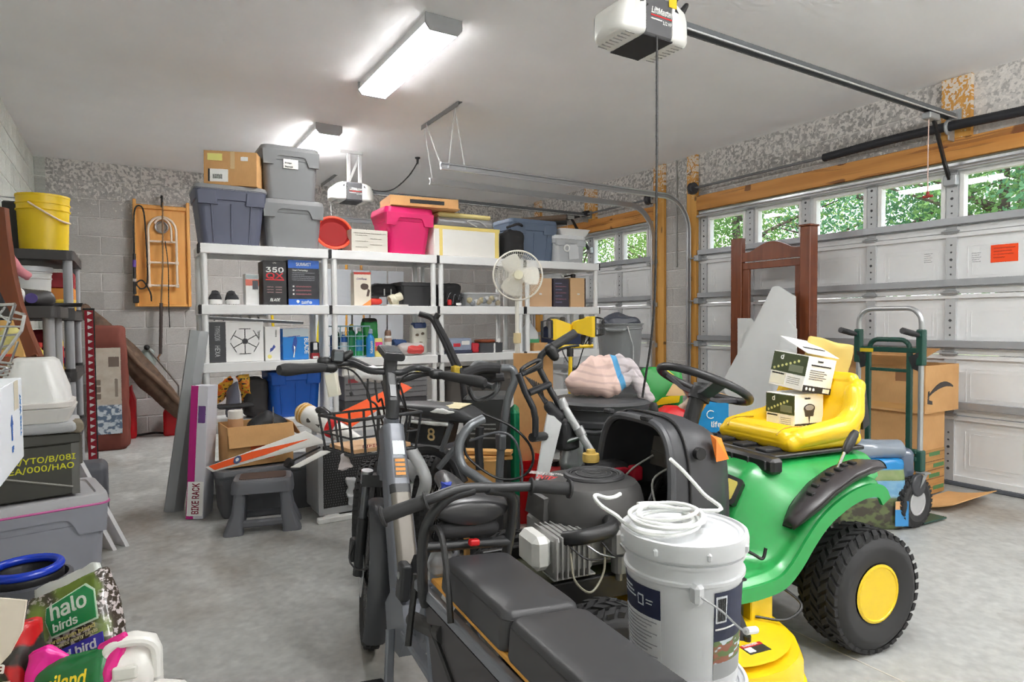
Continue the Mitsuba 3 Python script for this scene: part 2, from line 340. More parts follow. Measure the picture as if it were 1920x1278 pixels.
# ---------------------------------------------------------------- garage doors
def door_fn(p, n, uv): return mix(C(220, 221, 222), C(228, 229, 230), fbm(p.y*2, p.z*2, 1.0, 2))
mat('door_steel', proc(door_fn), 0.55, spec=0.35)
GREYST = paint(186, 188, 190, rough=0.45, metal=0.1); STRUT = paint(168, 171, 175, rough=0.4, metal=0.4); LIP = paint(222, 223, 224, rough=0.5)
PANE = 'window_glass'; scene[PANE] = {'type': 'thindielectric', 'int_ior': 1.5}
DARKSEAL = paint(72, 76, 82, rough=0.8)
ZJ = [0.03, 0.533, 0.99, 1.447, 1.905, 2.425]
def garage_door(n, y0, y1, stiles, label, wins):
    d = 'door_%d' % n; labels[d] = {'label': label, 'kind': 'structure'}; place()
    for i in range(5):
        z0, z1 = ZJ[i]+0.004, ZJ[i+1]-0.002
        if i < 4:
            pcs = [bx(DX, DX+0.045, y0, y1, z0, z1)]
            for a, b in zip(stiles[:-1], stiles[1:]):
                lo, hi = min(a, b)+0.10, max(a, b)-0.10
                for e in (0.0, 0.028):      # pressed rectangle, two thin ridges
                    za, zb = z0+0.10+e, z1-0.10-e; l2, h2 = lo+e, hi-e; t = 0.005
                    pcs += [bx(DX-0.003, DX, l2, h2, za, za+t), bx(DX-0.003, DX, l2, h2, zb-t, zb), bx(DX-0.003, DX, l2, l2+t, za, zb), bx(DX-0.003, DX, h2-t, h2, za, zb)]
        else:
            pcs = []; zs = [z0, 2.005, 2.335, z1]; ys = sorted([y0, y1]+[w for ab in wins for w in ab])
            pcs += [bx(DX, DX+0.045, y0, y1, zs[0], zs[1]), bx(DX, DX+0.045, y0, y1, zs[2], zs[3])]
            for a, b in zip(ys[0::2], ys[1::2]): pcs.append(bx(DX, DX+0.045, a, b, zs[1], zs[2]))
        s = part(d, 'section', cat(pcs), 'door_steel', False)
        part(s, 'top_lip', bx(DX-0.030, DX, y0, y1, z1-0.030, z1), LIP, False)
        part(s, 'bottom_lip', bx(DX-0.018, DX, y0, y1, z0, z0+0.045), LIP, False)
        for y in stiles:
            st = [bx(DX-0.024, DX-0.001, y-0.036, y+0.036, z0+0.002, z1-0.002)]
            part(s, 'stile', cat(st), GREYST, False)
            holes = [cyl((DX-0.0255, y+0.018*((k % 2)*2-1)*0.0, z0+0.09+k*0.055), (DX-0.0235, y, z0+0.09+k*0.055), 0.007 if k % 3 else 0.011, n=8) for k in range(7) if z0+0.09+k*0.055 < z1-0.08]
            part(s, 'stile_hole', cat(holes), DKGREY, False)
            if i > 0:
                hg = cat([bx(DX-0.045, DX-0.025, y-0.045, y+0.045, z0-0.012, z0+0.022, 0.004), cyl((DX-0.04, y-0.06, z0+0.004), (DX-0.04, y+0.06, z0+0.004), 0.010, n=8)])
                part(s, 'hinge', hg, GALV, 30)
        zz = z0+0.055 if i else z0+0.02
        if i:
            u = cat([bx(DX-0.075, DX-0.03, y0+0.01, y1-0.01, zz, zz+0.004), bx(DX-0.078, DX-0.073, y0+0.01, y1-0.01, zz, zz+0.05), bx(DX-0.075, DX-0.03, y0+0.01, y1-0.01, zz+0.046, zz+0.05)])
            part(s, 'strut', u, STRUT, False)
        if i == 4:
            u = cat([bx(DX-0.075, DX-0.03, y0+0.01, y1-0.01, z1-0.05, z1-0.046), cyl((DX-0.078, y0+0.01, z1-0.048), (DX-0.078, y1-0.01, z1-0.048), 0.014, n=12), bx(DX-0.05, DX-0.03, y0+0.01, y1-0.01, z1-0.02, z1)])
            part(s, 'strut', u, paint(196, 198, 200, rough=0.25, metal=0.7), 40)
            for a, b in wins:
                fr = cat([bx(DX-0.014, DX+0.05, a-0.03, b+0.03, 1.975, 2.007, 0.004), bx(DX-0.014, DX+0.05, a-0.03, b+0.03, 2.333, 2.365, 0.004), bx(DX-0.014, DX+0.05, a-0.03, a+0.002, 2.0, 2.34, 0.004), bx(DX-0.014, DX+0.05, b-0.002, b+0.03, 2.0, 2.34, 0.004)])
                w = part(s, 'window', fr, WHITE, False)
                scene[w+'__pane' if False else _num(s+'__pane')] = mikit.ply(bx(DX+0.02, DX+0.0201, a, b, 2.005, 2.335), PANE) if False else {'type': 'ply', **mikit.ply(world(patch((DX+0.02, b, 2.005), (0, -1, 0), (0, 0, 1), b-a, 0.33, 1e-5)).__class__(np.array([[DX+0.02, b, 2.005], [DX+0.02, a, 2.005], [DX+0.02, a, 2.335], [DX+0.02, b, 2.335]]), [[0, 1, 2], [0, 2, 3]], process=False), PANE)}
    part(d, 'bottom_seal', bx(DX-0.03, DX+0.05, y0, y1, 0, 0.034, 0.008), DARKSEAL, False)
    return d
st1 = [4.73, 4.14, 3.54, 2.94, 2.34, 1.74, 1.14, 0.54, -0.02]
w1 = sorted([(3.615, 4.055), (4.235, 4.655), (3.015, 3.44), (2.42, 2.865), (1.82, 2.265), (1.22, 1.66), (0.62, 1.06), (0.06, 0.46)])
d1 = garage_door(1, D1[0]+0.01, D1[1]-0.01, st1, 'wide white sectional garage door with a row of small windows', w1)
st2 = [5.50, 6.09, 6.67, 7.26, 7.84]
w2 = sorted([(5.62, 6.02), (6.20, 6.60), (6.75, 7.17), (7.34, 7.76)])
d2 = garage_door(2, D2[0]+0.01, D2[1]-0.01, st2, 'narrower white sectional garage door beyond the wooden posts', w2)
# stickers on the wide door
o = ax(1860, 487, DX-0.001)
k = part(d1, 'warning_label', patch((DX-0.002, ax(1858, 470, DX)[1], 1.665), (0, -1, 0), (0, 0, 1), 0.165, 0.125), paint(240, 74, 20, rough=0.5), False, 'bright orange warning label')
yl = ax(1858, 470, DX)[1]
for j, wd in enumerate((0.13, 0.11, 0.12, 0.07)): part(k, 'text_line', patch((DX-0.0035, yl-0.018, 1.762-j*0.022), (0, -1, 0), (0, 0, 1), wd, 0.007, 0.0008), paint(190, 50, 14, rough=0.6), False)
def sticker(pts, z=0):
    P = [ax(x, y, DX) for x, y in pts]; a = polypatch([(-(q[1]), q[2]) for q in P], (DX-0.0015, 0, 0), (0, -1, 0), (0, 0, 1), 0.0008)
    kk = part(d1, 'paper_label', a, paint(226, 227, 228, rough=0.6), False)
    c = np.mean(P, 0)
    for j in range(5): part(kk, 'text_line', patch((DX-0.003, c[1]+0.035, c[2]+0.03-j*0.016), (0, -1, 0), (0, 0, 1), 0.06-0.01*(j % 2), 0.004, 0.0006), paint(150, 152, 155, rough=0.6), False)
sticker([(1719, 474), (1757, 470), (1762, 493), (1731, 498)]); sticker([(1822, 463), (1838, 461), (1838, 500), (1831, 505)])
# ---------------------------------------------------------------- daylight side: drive, lawn and trees seen through the door windows
place()
struct('ground_outside', bx(XR+0.25, 60, -40, 60, -0.25, -0.13), paint(120, 128, 88, rough=0.9), 'grass and drive outside the doors')
LEAF = [scene.setdefault('leaf_%d' % i, {'type': 'principledthin', 'base_color': {'type': 'rgb', 'value': C(*c)}, 'roughness': 0.6, 'diff_trans': 0.8}) and 'leaf_%d' % i for i, c in enumerate([(118, 158, 96), (96, 142, 104), (132, 168, 92)])]
def tree(x, y, h, r, seed, label):
    rng = np.random.default_rng(seed); place((x, y, -0.13)); t = thing('tree', label, 'tree')
    br = [tube(spl([(0, 0, 0), (0.1, 0.05, h*0.3), (-0.05, 0.1, h*0.6), (0.05, 0, h*0.9)], 4), np.linspace(0.16, 0.03, 13), 8)]
    for k in range(9):
        a = rng.uniform(0, 6.28); z0 = h*rng.uniform(0.2, 0.7); br.append(tube(spl([(0, 0, z0), (math.cos(a)*r*0.5, math.sin(a)*r*0.5, z0+h*0.08), (math.cos(a)*r, math.sin(a)*r, z0+h*0.14)], 3), np.linspace(0.06, 0.012, 7), 6))
    part(t, 'trunk', cat(br), paint(84, 74, 66, rough=0.9))
    n = 9000; cl = rng.normal(size=(34, 3)); cl /= np.linalg.norm(cl, axis=1, keepdims=True); cl *= rng.uniform(0.35, 1, (34, 1)); cl = cl*[r, r, h*0.36]+[0, 0, h*0.6]
    c = cl[rng.integers(0, 34, n)]+rng.normal(size=(n, 3))*r*0.19; c = c[c[:, 2] > 0.5]; n = len(c)
    a = rng.normal(size=(n, 3)); a /= np.linalg.norm(a, axis=1, keepdims=True); b = np.cross(a, rng.normal(size=(n, 3))); b /= np.linalg.norm(b, axis=1, keepdims=True); s = rng.uniform(0.032, 0.065, (n, 1))
    v = np.stack([c-a*s, c+b*s*0.5, c+a*s, c-b*s*0.5], 1).reshape(-1, 3); f = np.concatenate([[[4*i, 4*i+1, 4*i+2], [4*i, 4*i+2, 4*i+3]] for i in range(n)])
    part(t, 'foliage', trimesh.Trimesh(v, f, process=False), LEAF[seed % 3], False, kind='stuff')
TREES = ['tall leafy tree filling the second window of the wide door', 'dense green tree seen through the third window of the wide door', 'leafy tree behind the far window of the wide door', 'green tree behind the window next to the opener arm', 'pale green tree behind the rightmost window', 'tree seen through the near window of the narrow door', 'tree seen through the far window of the narrow door', 'tree behind the far trees, hidden by the shelves', 'taller tree rising behind the second window', 'taller tree rising behind the right windows', 'tree beyond the door to the right of the picture']
for i, (x, y, h, r) in enumerate([(12, 9.6, 6.5, 2.0), (13, 7.0, 6.2, 2.0), (12.2, 11.8, 7, 1.9), (12.5, 4.6, 6.0, 1.9), (11.6, 2.2, 6.2, 1.9), (14.5, 14.2, 7, 2.3), (12.8, 16.8, 7, 2.3), (14, 19.5, 7.5, 2.5), (16.5, 11, 8, 2.6), (17, 6, 8, 2.4), (12.5, 0, 6, 2)]):
    tree(x, y, h, r, i, TREES[i])
place()
# ================================================================ ceiling: lamps, openers, door tracks
scene['diffuser_glow'] = {'type': 'diffuse', 'reflectance': {'type': 'rgb', 'value': [0.85, 0.85, 0.85]}}
ENDCAP = paint(150, 152, 154, rough=0.5); BODYW = paint(222, 223, 224, rough=0.5)
def ceiling_lamp(x, y0, label, group=None, wrap=False, k=1.0):
    place((x, y0, 0)); t = thing('ceiling_light', label, 'ceiling light', group); L = 1.22
    if wrap:      # unseen lamps on two rods, glowing all round to lighten fronts and ceiling
        prof = [(-0.03, ZC-0.30), (-0.03, ZC-0.34), (0.03, ZC-0.34), (0.03, ZC-0.30)]; dif = [(0.10*math.cos(a), ZC-0.32+0.055*math.sin(a)) for a in np.arange(16)*np.pi/8]
        for y in (0.2, 1.0): part(t, 'rod', cyl((0, y, ZC-0.29), (0, y, ZC), 0.006, n=6), STEEL)
    else:
        prof = [(-0.105, ZC), (-0.112, ZC-0.055), (0.112, ZC-0.055), (0.105, ZC)]; dif = [(-0.112, ZC-0.054), (-0.112, ZC-0.063), (-0.092, ZC-0.088), (0.092, ZC-0.088), (0.112, ZC-0.063), (0.112, ZC-0.054)]
    part(t, 'housing', prism(prof, L, 'y'), BODYW, False)
    kd = part(t, 'diffuser', prism(dif, L-0.02, 'y', 0.01), 'diffuser_glow', False)
    scene[kd]['emitter'] = {'type': 'area', 'radiance': {'type': 'rgb', 'value': [LAMP*k, LAMP*k, LAMP*k*0.99]}}
    for y in (-0.012, L-0.002) if not wrap else (): part(t, 'end_cap', prism([(-0.118, ZC-0.001), (-0.118, ZC-0.06), (-0.09, ZC-0.094), (0.09, ZC-0.094), (0.118, ZC-0.06), (0.118, ZC-0.001)], 0.014, 'y', y), ENDCAP, False)
ceiling_lamp(1.625, 3.40, 'long white tube light nearest the viewer on the ceiling', k=0.8)
ceiling_lamp(1.60, 5.75, 'white ceiling light half hidden behind the upper grey tote', k=2.2)
for lx, ly, lab in ((1.65, 0.2, 'unseen tube light above the viewer, placed to lighten fronts and ceiling'), (1.65, -2.4, 'unseen tube light behind the viewer on the left, placed to lighten fronts and ceiling'), (4.0, -0.6, 'unseen tube light over the near end of the wide door, placed to lighten fronts'), (4.0, -2.9, 'unseen tube light in the near right corner, placed to lighten fronts and ceiling')):
    ceiling_lamp(lx, ly, lab, wrap=True, k=1.05)  # all out of view, placed to brighten the ceiling and the sides facing the viewer

SHELL = paint(232, 232, 228, rough=0.4); OPDARK = paint(78, 78, 80, rough=0.45); OPUND = paint(30, 31, 34, rough=0.6)
def opener(pos, label, name_line, s=1.0, rail_to=None, rail_z=0.0):
    """front (with the lettering) faces -y ; the rail leaves along +x"""
    place(pos, yaw=0); t = thing('door_opener', label, 'garage opener')
    w, d, h = 0.30*s, 0.20*s, 0.19*s      # x along rail, y across, z
    body = bx(-0.09*s, 0.09*s, -d*0.62, d*0.62, -h/2, h/2, 0.01)
    b = part(t, 'body', body, OPDARK, 30)
    part(t, 'underside', bx(-0.092*s, 0.092*s, -d*0.6, d*0.6, -h/2-0.004, -h/2+0.002), OPUND, False)
    for sx in (-1, 1):
        R = []
        for q, (xx, g, up, dn) in enumerate([(0.085, 1.0, 1.0, 1.0), (0.12, 1.02, 1.0, 1.03), (0.17, 0.98, 0.80, 1.0), (0.205, 0.84, 0.5, 0.92), (0.225, 0.55, 0.15, 0.75)]):
            r = rrect(d*1.26*g, h*(up+dn)/2, 0.03*s*g, 5); R.append(np.stack([np.full(len(r), sx*xx*s), r[:, 0], r[:, 1]+h*(up-dn)/4], 1))
        c = part(t, 'light_cover', loft(R), SHELL, 40)
        for k in range(8):
            yy = -d*0.5+k*d*0.14
            part(c, 'vent_slot', bx(sx*0.13*s, sx*0.185*s, yy, yy+0.006*s, -h*0.512, -h*0.49), paint(150, 150, 148, rough=0.6), False)
        part(c, 'screw_recess', hull([(sx*0.10*s, -d*0.645, h*0.25), (sx*0.125*s, -d*0.645, h*0.22), (sx*0.105*s, -d*0.645, h*0.36), (sx*0.10*s, -d*0.62, h*0.25), (sx*0.12*s, -d*0.62, h*0.22), (sx*0.105*s, -d*0.62, h*0.36)]), INK, False)
    y = -d*0.62-0.0005
    lettering(b, name_line, 0.028*s, WHITE, (-0.052*s, y, 0.012*s), (1, 0, 0), (0, 0, 1), width=0.135*s, shear=0.2)
    part(b, 'red_stripe', patch((-0.052*s, y, -0.002*s), (1, 0, 0), (0, 0, 1), 0.135*s, 0.007*s), RED, False)
    part(b, 'white_stripe', patch((-0.052*s, y, -0.018*s), (1, 0, 0), (0, 0, 1), 0.07*s, 0.006*s), WHITE, False)
    lettering(b, '1/2 HP', 0.016*s, WHITE, (0.022*s, y, -0.03*s), (1, 0, 0), (0, 0, 1), width=0.06*s)
    for z in (0.07, 0.04): part(b, 'button', cyl((-0.075*s, y-0.002, z*s), (-0.075*s, y+0.002, z*s), 0.005*s, n=8), INK, False)
    return t
t = opener(V(2.175, 2.33, 2.695), 'large white and black garage door opener hanging at top right', 'LiftMaster', 1.0)
opener_near = t
# rail of the near opener, drawn from the body to the board above the door
RAIL = paint(84, 87, 90, rough=0.6)
def rail(t, xa, xb, y, z, hang=None):
    place(); part(t, 'rail', cat([bx(xa, xb, y-0.018, y+0.018, z-0.004, z+0.02), bx(xa, xb, y-0.03, y-0.018, z-0.02, z+0.012), bx(xa, xb, y+0.018, y+0.03, z-0.02, z+0.012)]), RAIL, False)
    part(t, 'rail_lip', bx(xa, xb, y-0.035, y-0.028, z-0.026, z-0.018), paint(206, 208, 210, rough=0.3, metal=0.4), False)
    part(t, 'wall_bracket', cat([bx(XR-0.09, XR-0.041, y-0.03, y+0.03, z-0.03, z+0.03, 0.004), bx(XR-0.05, XR-0.041, y-0.05, y+0.05, z-0.05, z+0.05)]), GALV, False)
    part(t, 'trolley', bx(4.86, 5.0, y-0.03, y+0.03, z-0.075, z-0.03, 0.006), GALV, False)
    part(t, 'door_arm', cat([ribbon([(4.96, y, z-0.05), (5.19, y+0.02, z-0.36)], (1, 0, 0.6), 0.016, 0.03), ribbon([(5.17, y+0.02, z-0.33), (DX-0.05, y+0.03, z-0.47)], (1, 0, 0.4), 0.018, 0.03)]), BLACK, False)
    part(t, 'arm_bracket', bx(DX-0.08, DX-0.026, y-0.02, y+0.07, z-0.50, z-0.42, 0.006), GALV, False)
    s = part(t, 'release_cord', tube([(4.9, y, z-0.07), (4.9, y+0.002, z-0.35), (4.9, y, z-0.6)], 0.004, 6), paint(216, 190, 180, rough=0.8))
    part(s, 'pull_handle', cat([rbox((4.9, y, z-0.62), (0.02, 0.07, 0.02), 0.009), rbox((4.9, y, z-0.605), (0.02, 0.02, 0.04), 0.008)]), paint(150, 52, 44, rough=0.5))
rail(opener_near, 2.25, XR-0.06, 2.31, 2.755)
place(); part(opener_near, 'hanger', cat([bx(2.1, 2.13, 2.28, 2.31, 2.78, ZC), bx(2.23, 2.26, 2.36, 2.39, 2.78, ZC)]), GALV, False)
part(opener_near, 'yellow_tag', bx(2.235, 2.285, 2.20, 2.203, 2.755, 2.82), paint(226, 190, 30, rough=0.6), False)
pw = spl([(2.36, 2.34, 2.75), (2.44, 2.42, 2.86), (2.5, 2.40, 2.95), (2.49, 2.44, ZC)], 8)
part(opener_near, 'power_cord', tube(pw, 0.006, 7), BLACK); part(opener_near, 'inline_plug', hullballs([(2.47, 2.41, 2.80, 0.014), (2.50, 2.38, 2.86, 0.02), (2.52, 2.36, 2.90, 0.012)]), BLACK)
solo('rope', tube(spl([(2.155, 2.20, 2.60), (2.158, 2.205, 1.9), (2.135, 2.2, 1.3), (2.09, 2.23, 0.90)], 8), 0.0055, 7), BLACK, 'black rope hanging straight down from the near opener', 'rope')

place(); t = opener(V(2.06, 6.62, 2.63), 'small white and dark garage door opener hanging beyond the shelves', 'LiftMaster', 1.0)
rail(t, 2.17, XR-0.06, 6.62, 2.66)
place(); part(t, 'hanger', cat([bx(2.0, 2.03, 6.52, 6.55, 2.72, ZC-0.01), bx(2.12, 2.15, 6.52, 6.55, 2.72, ZC-0.01), ribbon([(2.02, 6.53, 2.74), (2.13, 6.53, 3.0)], (0, 1, 0), 0.025, 0.004), bx(1.92, 2.16, 6.5, 6.54, ZC-0.03, ZC)]), paint(205, 206, 206, rough=0.4, metal=0.3), False)
part(t, 'power_cord', tube(spl([(2.16, 6.55, 2.72), (2.3, 6.5, 2.66), (2.46, 6.45, 2.68), (2.62, 6.42, 2.82), (2.73, 6.42, 2.98), (2.74, 6.42, ZC-0.01)], 8), 0.007, 7), BLACK)
part(t, 'power_plug', lathe([(0.03, ZC-0.0), (0.03, ZC-0.012), (0.014, ZC-0.02), (0.01, ZC-0.07)][::-1], 10, (2.74, 6.42, 0)), BLACK)
# tracks: each is a rolled channel, vertical by the door, curved, then level to a hanger on the ceiling
TRK = paint(178, 180, 184, rough=0.3, metal=0.7)
def track(y, side, xend, zt, label, hangers):
    place(); t = thing('door_track', label, 'track'); xv, r = XR-0.085, 0.36; p = [(xv, y, 0.02), (xv, y, zt-r)]
    p += [(xv-r+r*math.cos(a), y, zt-r+r*math.sin(a)) for a in np.linspace(0.12, np.pi/2, 10)]; p += [(xend, y, zt)]
    P = [p[0]]+[tuple(np.array(p[0])+(np.array(p[1])-p[0])*k/6) for k in range(1, 6)]+p[1:]
    part(t, 'channel', ribbon(P, (0, 1, 0), 0.05, 0.006), TRK, False)
    for s in (1, -1):
        off = [np.array(q) for q in P]; T = np.gradient(np.array(P), axis=0); T /= np.linalg.norm(T, axis=1, keepdims=True); Nn = np.cross(T, [0, 1, 0])
        Q = np.array(P)+Nn*0.024*s+np.array([0, side*0.014, 0]); part(t, 'rolled_edge', tube(Q, 0.008, 8), paint(196, 198, 202, rough=0.25, metal=0.8))
    for z in (0.45, 0.95, 1.42, 1.92): part(t, 'bracket', bx(xv+0.02, XR-0.041, y-0.02, y+0.035, z, z+0.05, 0.003), GALV, False)
    for z in (0.56, 1.01, 1.47, 1.93): part(t, 'roller', cat([cyl((xv, y-side*0.02, z), (xv, y+side*0.09, z), 0.007, n=8), cyl((xv, y-side*0.012, z), (xv, y+side*0.012, z), 0.022, n=12), bx(xv+0.01, XR+0.02, y+side*0.07, y+side*0.13, z-0.03, z+0.03, 0.004)]), GALV, 30)
    for a, b in hangers: part(t, 'hanger_strap', ribbon([a, b], (0.3, 1, 0.1), 0.004, 0.035), paint(196, 198, 200, rough=0.35, metal=0.5), False)
    return t
t = track(4.865, -1, 2.28, 2.575, 'galvanised curved track at the far side of the wide door', [((2.35, 4.72, ZC-0.02), (2.36, 4.87, 2.57)), ((2.33, 5.25, ZC-0.02), (2.30, 4.87, 2.56)), ((2.36, 4.74, ZC-0.02), (2.52, 4.87, 2.57))])
part(t, 'ceiling_angle', cat([bx(2.33, 2.37, 4.62, 5.37, ZC-0.006, ZC-0.001), bx(2.33, 2.335, 4.62, 5.37, ZC-0.04, ZC-0.001)]), paint(120, 122, 124, rough=0.4, metal=0.6), False)
track(5.385, 1, 2.42, 2.565, 'galvanised curved track at the near side of the narrow door', [((2.345, 5.33, ZC-0.04), (2.45, 5.39, 2.56))])
t = track(7.93, -1, 2.2, 2.56, 'galvanised track at the far side of the narrow door, behind the shelves', [((2.2, 7.93, ZC-0.02), (2.22, 7.93, 2.56)), ((2.2, 7.8, ZC-0.02), (2.5, 7.93, 2.56))])
part(t, 'ceiling_angle', cat([bx(2.18, 2.22, 7.65, 8.25, ZC-0.006, ZC-0.001), bx(2.18, 2.185, 7.65, 8.25, ZC-0.04, ZC-0.001)]), paint(120, 122, 124, rough=0.4, metal=0.6), False)
def spring(y0, y1, ya, yb, z, label):
    place(); t = thing('torsion_spring', label, 'door spring'); x = XR-0.125
    part(t, 'shaft', cyl((x, y0, z), (x, y1, z), 0.0125, n=10), paint(120, 122, 124, rough=0.4, metal=0.6))
    P = [(x, y, z+0.012*math.sin(3*y)) for y in np.linspace(ya, yb, 24)]
    part(t, 'spring_cover', tube(P, 0.034, 14), paint(26, 27, 32, rough=0.6))
    for y, s in ((y0+0.06, 1), (y1-0.06, -1)):
        part(t, 'cable_drum', lathe([(0.012, -0.03), (0.055, -0.03), (0.062, -0.02), (0.05, -0.012), (0.05, 0.012), (0.062, 0.02), (0.055, 0.03), (0.012, 0.03)], 20).apply_transform(trimesh.transformations.rotation_matrix(math.pi/2, [1, 0, 0])).apply_translation((x, y, z)), paint(52, 52, 56, rough=0.45))
        part(t, 'end_bearing', cat([bx(x-0.02, XR-0.041, y+s*-0.05-0.003, y+s*-0.05+0.003, z-0.05, z+0.05)]), GALV, False)
    part(t, 'centre_bracket', cat([torus(0.045, 0.012, 20, 8).apply_transform(trimesh.transformations.rotation_matrix(math.pi/2, [1, 0, 0])).apply_translation((x, (y0+y1)/2, z)), bx(x, XR-0.041, (y0+y1)/2-0.004, (y0+y1)/2+0.004, z-0.09, z+0.03)]), GALV)
    return t
spring(-0.2, 4.82, -0.1, 3.28, 2.665, 'long shaft over the wide door wrapped in black foam')
spring(5.36, 7.95, 6.55, 7.75, 2.66, 'shorter shaft with black cover over the narrow door')
solo('wall_conduit', cat([tube([(XR-0.012, 5.10, ZC), (XR-0.012, 5.10, 1.9)], 0.009, 8), bx(XR-0.02, XR-0.001, 5.09, 5.11, 1.86, 1.9, 0.004)]), paint(150, 150, 148, rough=0.5), 'thin grey conduit running down the block pier between the doors', 'conduit')
# ================================================================ the row of white shelves and what stands on top
SHELFW = paint(228, 229, 229, rough=0.4); SHELFU = paint(200, 201, 202, rough=0.5)
SHZ = [0.12, 0.55, 0.985, 1.40, 1.83]; SY0, SY1 = 4.90, 5.36
UNITS = [(0.45, 1.345), (1.365, 2.26), (2.28, 3.13), (3.16, 4.02)]
for i, (a, b) in enumerate(UNITS):
    place(); t = thing('shelving_unit', ['white plastic shelving unit at the left end, carrying shoes and drone boxes', 'second white shelving unit from the left, under the pink tote', 'third white shelving unit, behind the pedestal fan', 'white shelving unit at the right end next to the grey trash can'][i], 'shelf', 'white shelving units in a row')
    for j, z in enumerate(SHZ):
        rim = cat([bx(a, b, SY0, SY0+0.018, z-0.07, z, 0.004), bx(a, b, SY1-0.018, SY1, z-0.07, z, 0.004), bx(a, a+0.018, SY0, SY1, z-0.07, z, 0.004), bx(b-0.018, b, SY0, SY1, z-0.07, z, 0.004)])
        s = part(t, 'shelf_board', cat([rim, bx(a+0.01, b-0.01, SY0+0.01, SY1-0.01, z-0.014, z-0.002)]), SHELFW, False)
        ribs = [bx(a+0.02, b-0.02, y-0.004, y+0.004, z-0.04, z-0.012) for y in np.linspace(SY0+0.06, SY1-0.06, 6)]+[bx(x-0.004, x+0.004, SY0+0.02, SY1-0.02, z-0.04, z-0.012) for x in np.linspace(a+0.1, b-0.1, 9)]
        part(s, 'underside_ribs', cat(ribs), SHELFU, False)
        for xx, sg in ((a, 1), (b, -1)):
            part(s, 'corner_clip', bx(xx-sg*0.011, xx+sg*0.004, SY0-0.001, SY0+0.10, z-0.066, z-0.001, 0.003), BLACKM, False)
    for xx in (a+0.026, b-0.026):
        for yy in (SY0+0.03, SY1-0.03):
            part(t, 'post', cyl((xx, yy, 0), (xx, yy, 1.765), 0.0225, n=14), SHELFW)

def tote(pos, yaw, w, d, h, body, lid, label, taper=0.86, lidh=0.035, group=None, style=0, name='storage_tote', ribs=3, lidded=True, lean=0, pitch=0):
    """tapered plastic tote standing at pos (centre of the base)"""
    place(pos, yaw, lean, pitch); t = thing(name, label, 'tote', group); r = 0.05
    def ring(z, k, g=0.0): return rrect(w*k+2*g, d*k+2*g, r, 5, z)
    H = h-(lidh if lidded else 0); k0 = taper
    R = [ring(0.0, k0-0.02), ring(0.012, k0)]
    zr = H*0.80; kr = k0+(0.96-k0)*0.8
    R += [ring(zr, kr), ring(zr+0.004, kr, 0.010 if style != 2 else 0.004), ring(H-0.012, 0.965, 0.006), ring(H, 0.965, 0.012)]
    if not lidded: R += [ring(H, 0.965, -0.004), ring(zr, kr, -0.008), ring(0.02, k0, -0.008)]
    b = part(t, 'body', loft(R), body, 30)
    if lidded:
        l = part(t, 'lid', loft([ring(H-0.006, 0.985, 0.006), ring(H+0.004, 1.0, 0.004), ring(H+lidh*0.6, 1.0), ring(h-0.003, 0.985), ring(h, 0.96), ring(h, 0.86), ring(h-0.008, 0.84)]), lid, 30)
    # handle recess and corner blocks on front face
    if style == 2:
        y0, y1, yb = -d*0.965/2, -d*kr/2, H*0.70
        pg = Polygon([(-w*0.485, H), (-w*0.475, yb), (-w*0.30, yb), (-w*0.27, H*0.80), (-w*0.24, H*0.87), (-w*0.2, H*0.89), (w*0.2, H*0.89), (w*0.24, H*0.87), (w*0.27, H*0.80), (w*0.30, yb), (w*0.475, yb), (w*0.485, H)])
        q = prism(pg, 0.022, 'y', 0); v = q.vertices.copy(); v[:, 1] = np.where(v[:, 1] > 0.01, y1*0.9, -d*(kr+(0.965-kr)*np.clip((v[:, 2]-yb)/(H-yb), 0, 1))/2-0.014)
        part(b, 'handle_skirt', trimesh.Trimesh(v, q.faces, process=False), body, 30)
    for s in (-1, 1) if style != 2 else ():
        part(b, 'corner_block', loft([rrect(w*0.27, 0.03, 0.012, 4, H-0.02, (s*w*0.335, -d*0.965/2-0.0)), rrect(w*0.27, 0.03, 0.012, 4, H*0.72, (s*w*0.32, -d*(kr+0.0)/2))]), body, 30)
    for x in np.linspace(-1, 1, ribs) if ribs else []:
        part(b, 'rib', loft([rrect(0.012, 0.012, 0.003, 3, 0.02, (x*w*k0*0.3, -d*k0/2)), rrect(0.012, 0.012, 0.003, 3, H*0.74, (x*w*k0*0.34, -d*kr/2))]), body, False)
    return t
def carton(pos, yaw, w, d, h, label, m=None, lean=0, pitch=0, open_=False, name='cardboard_box', category='box', group=None, tape=True, bev=0.002):
    place(pos, yaw, lean, pitch); t = thing(name, label, category, group); m = m or CARD
    if open_:
        th = 0.005
        part(t, 'body', cat([bx(-w/2, w/2, -d/2, -d/2+th, 0, h), bx(-w/2, w/2, d/2-th, d/2, 0, h), bx(-w/2, -w/2+th, -d/2, d/2, 0, h), bx(w/2-th, w/2, -d/2, d/2, 0, h), bx(-w/2, w/2, -d/2, d/2, 0, th)]), m, False)
    else:
        part(t, 'body', bx(-w/2, w/2, -d/2, d/2, 0, h, bev), m, False)
        if tape: part(t, 'tape', cat([bx(-w/2-0.001, w/2+0.001, -0.025, 0.025, h-0.0005, h+0.0008), bx(w/2, w/2+0.0008, -0.025, 0.025, h*0.75, h), bx(-w/2-0.0008, -w/2, -0.025, 0.025, h*0.75, h)]), paint(196, 160, 112, rough=0.35), False)
    return t
FR = ((1, 0, 0), (0, 0, 1))        # print on a face that looks towards -y
ST = 1.83
BLGREY = paint(82, 86, 104, rough=0.5); BLGREY2 = paint(78, 92, 112, rough=0.45); LIDG = paint(128, 129, 131, rough=0.5); TOTEG = paint(118, 120, 122, rough=0.5); TOTELID = paint(132, 133, 135, rough=0.5)
def sx(px, py, Y): return ay(px, py, Y)[0]
def sz(px, py, Y): return ay(px, py, Y)[2]
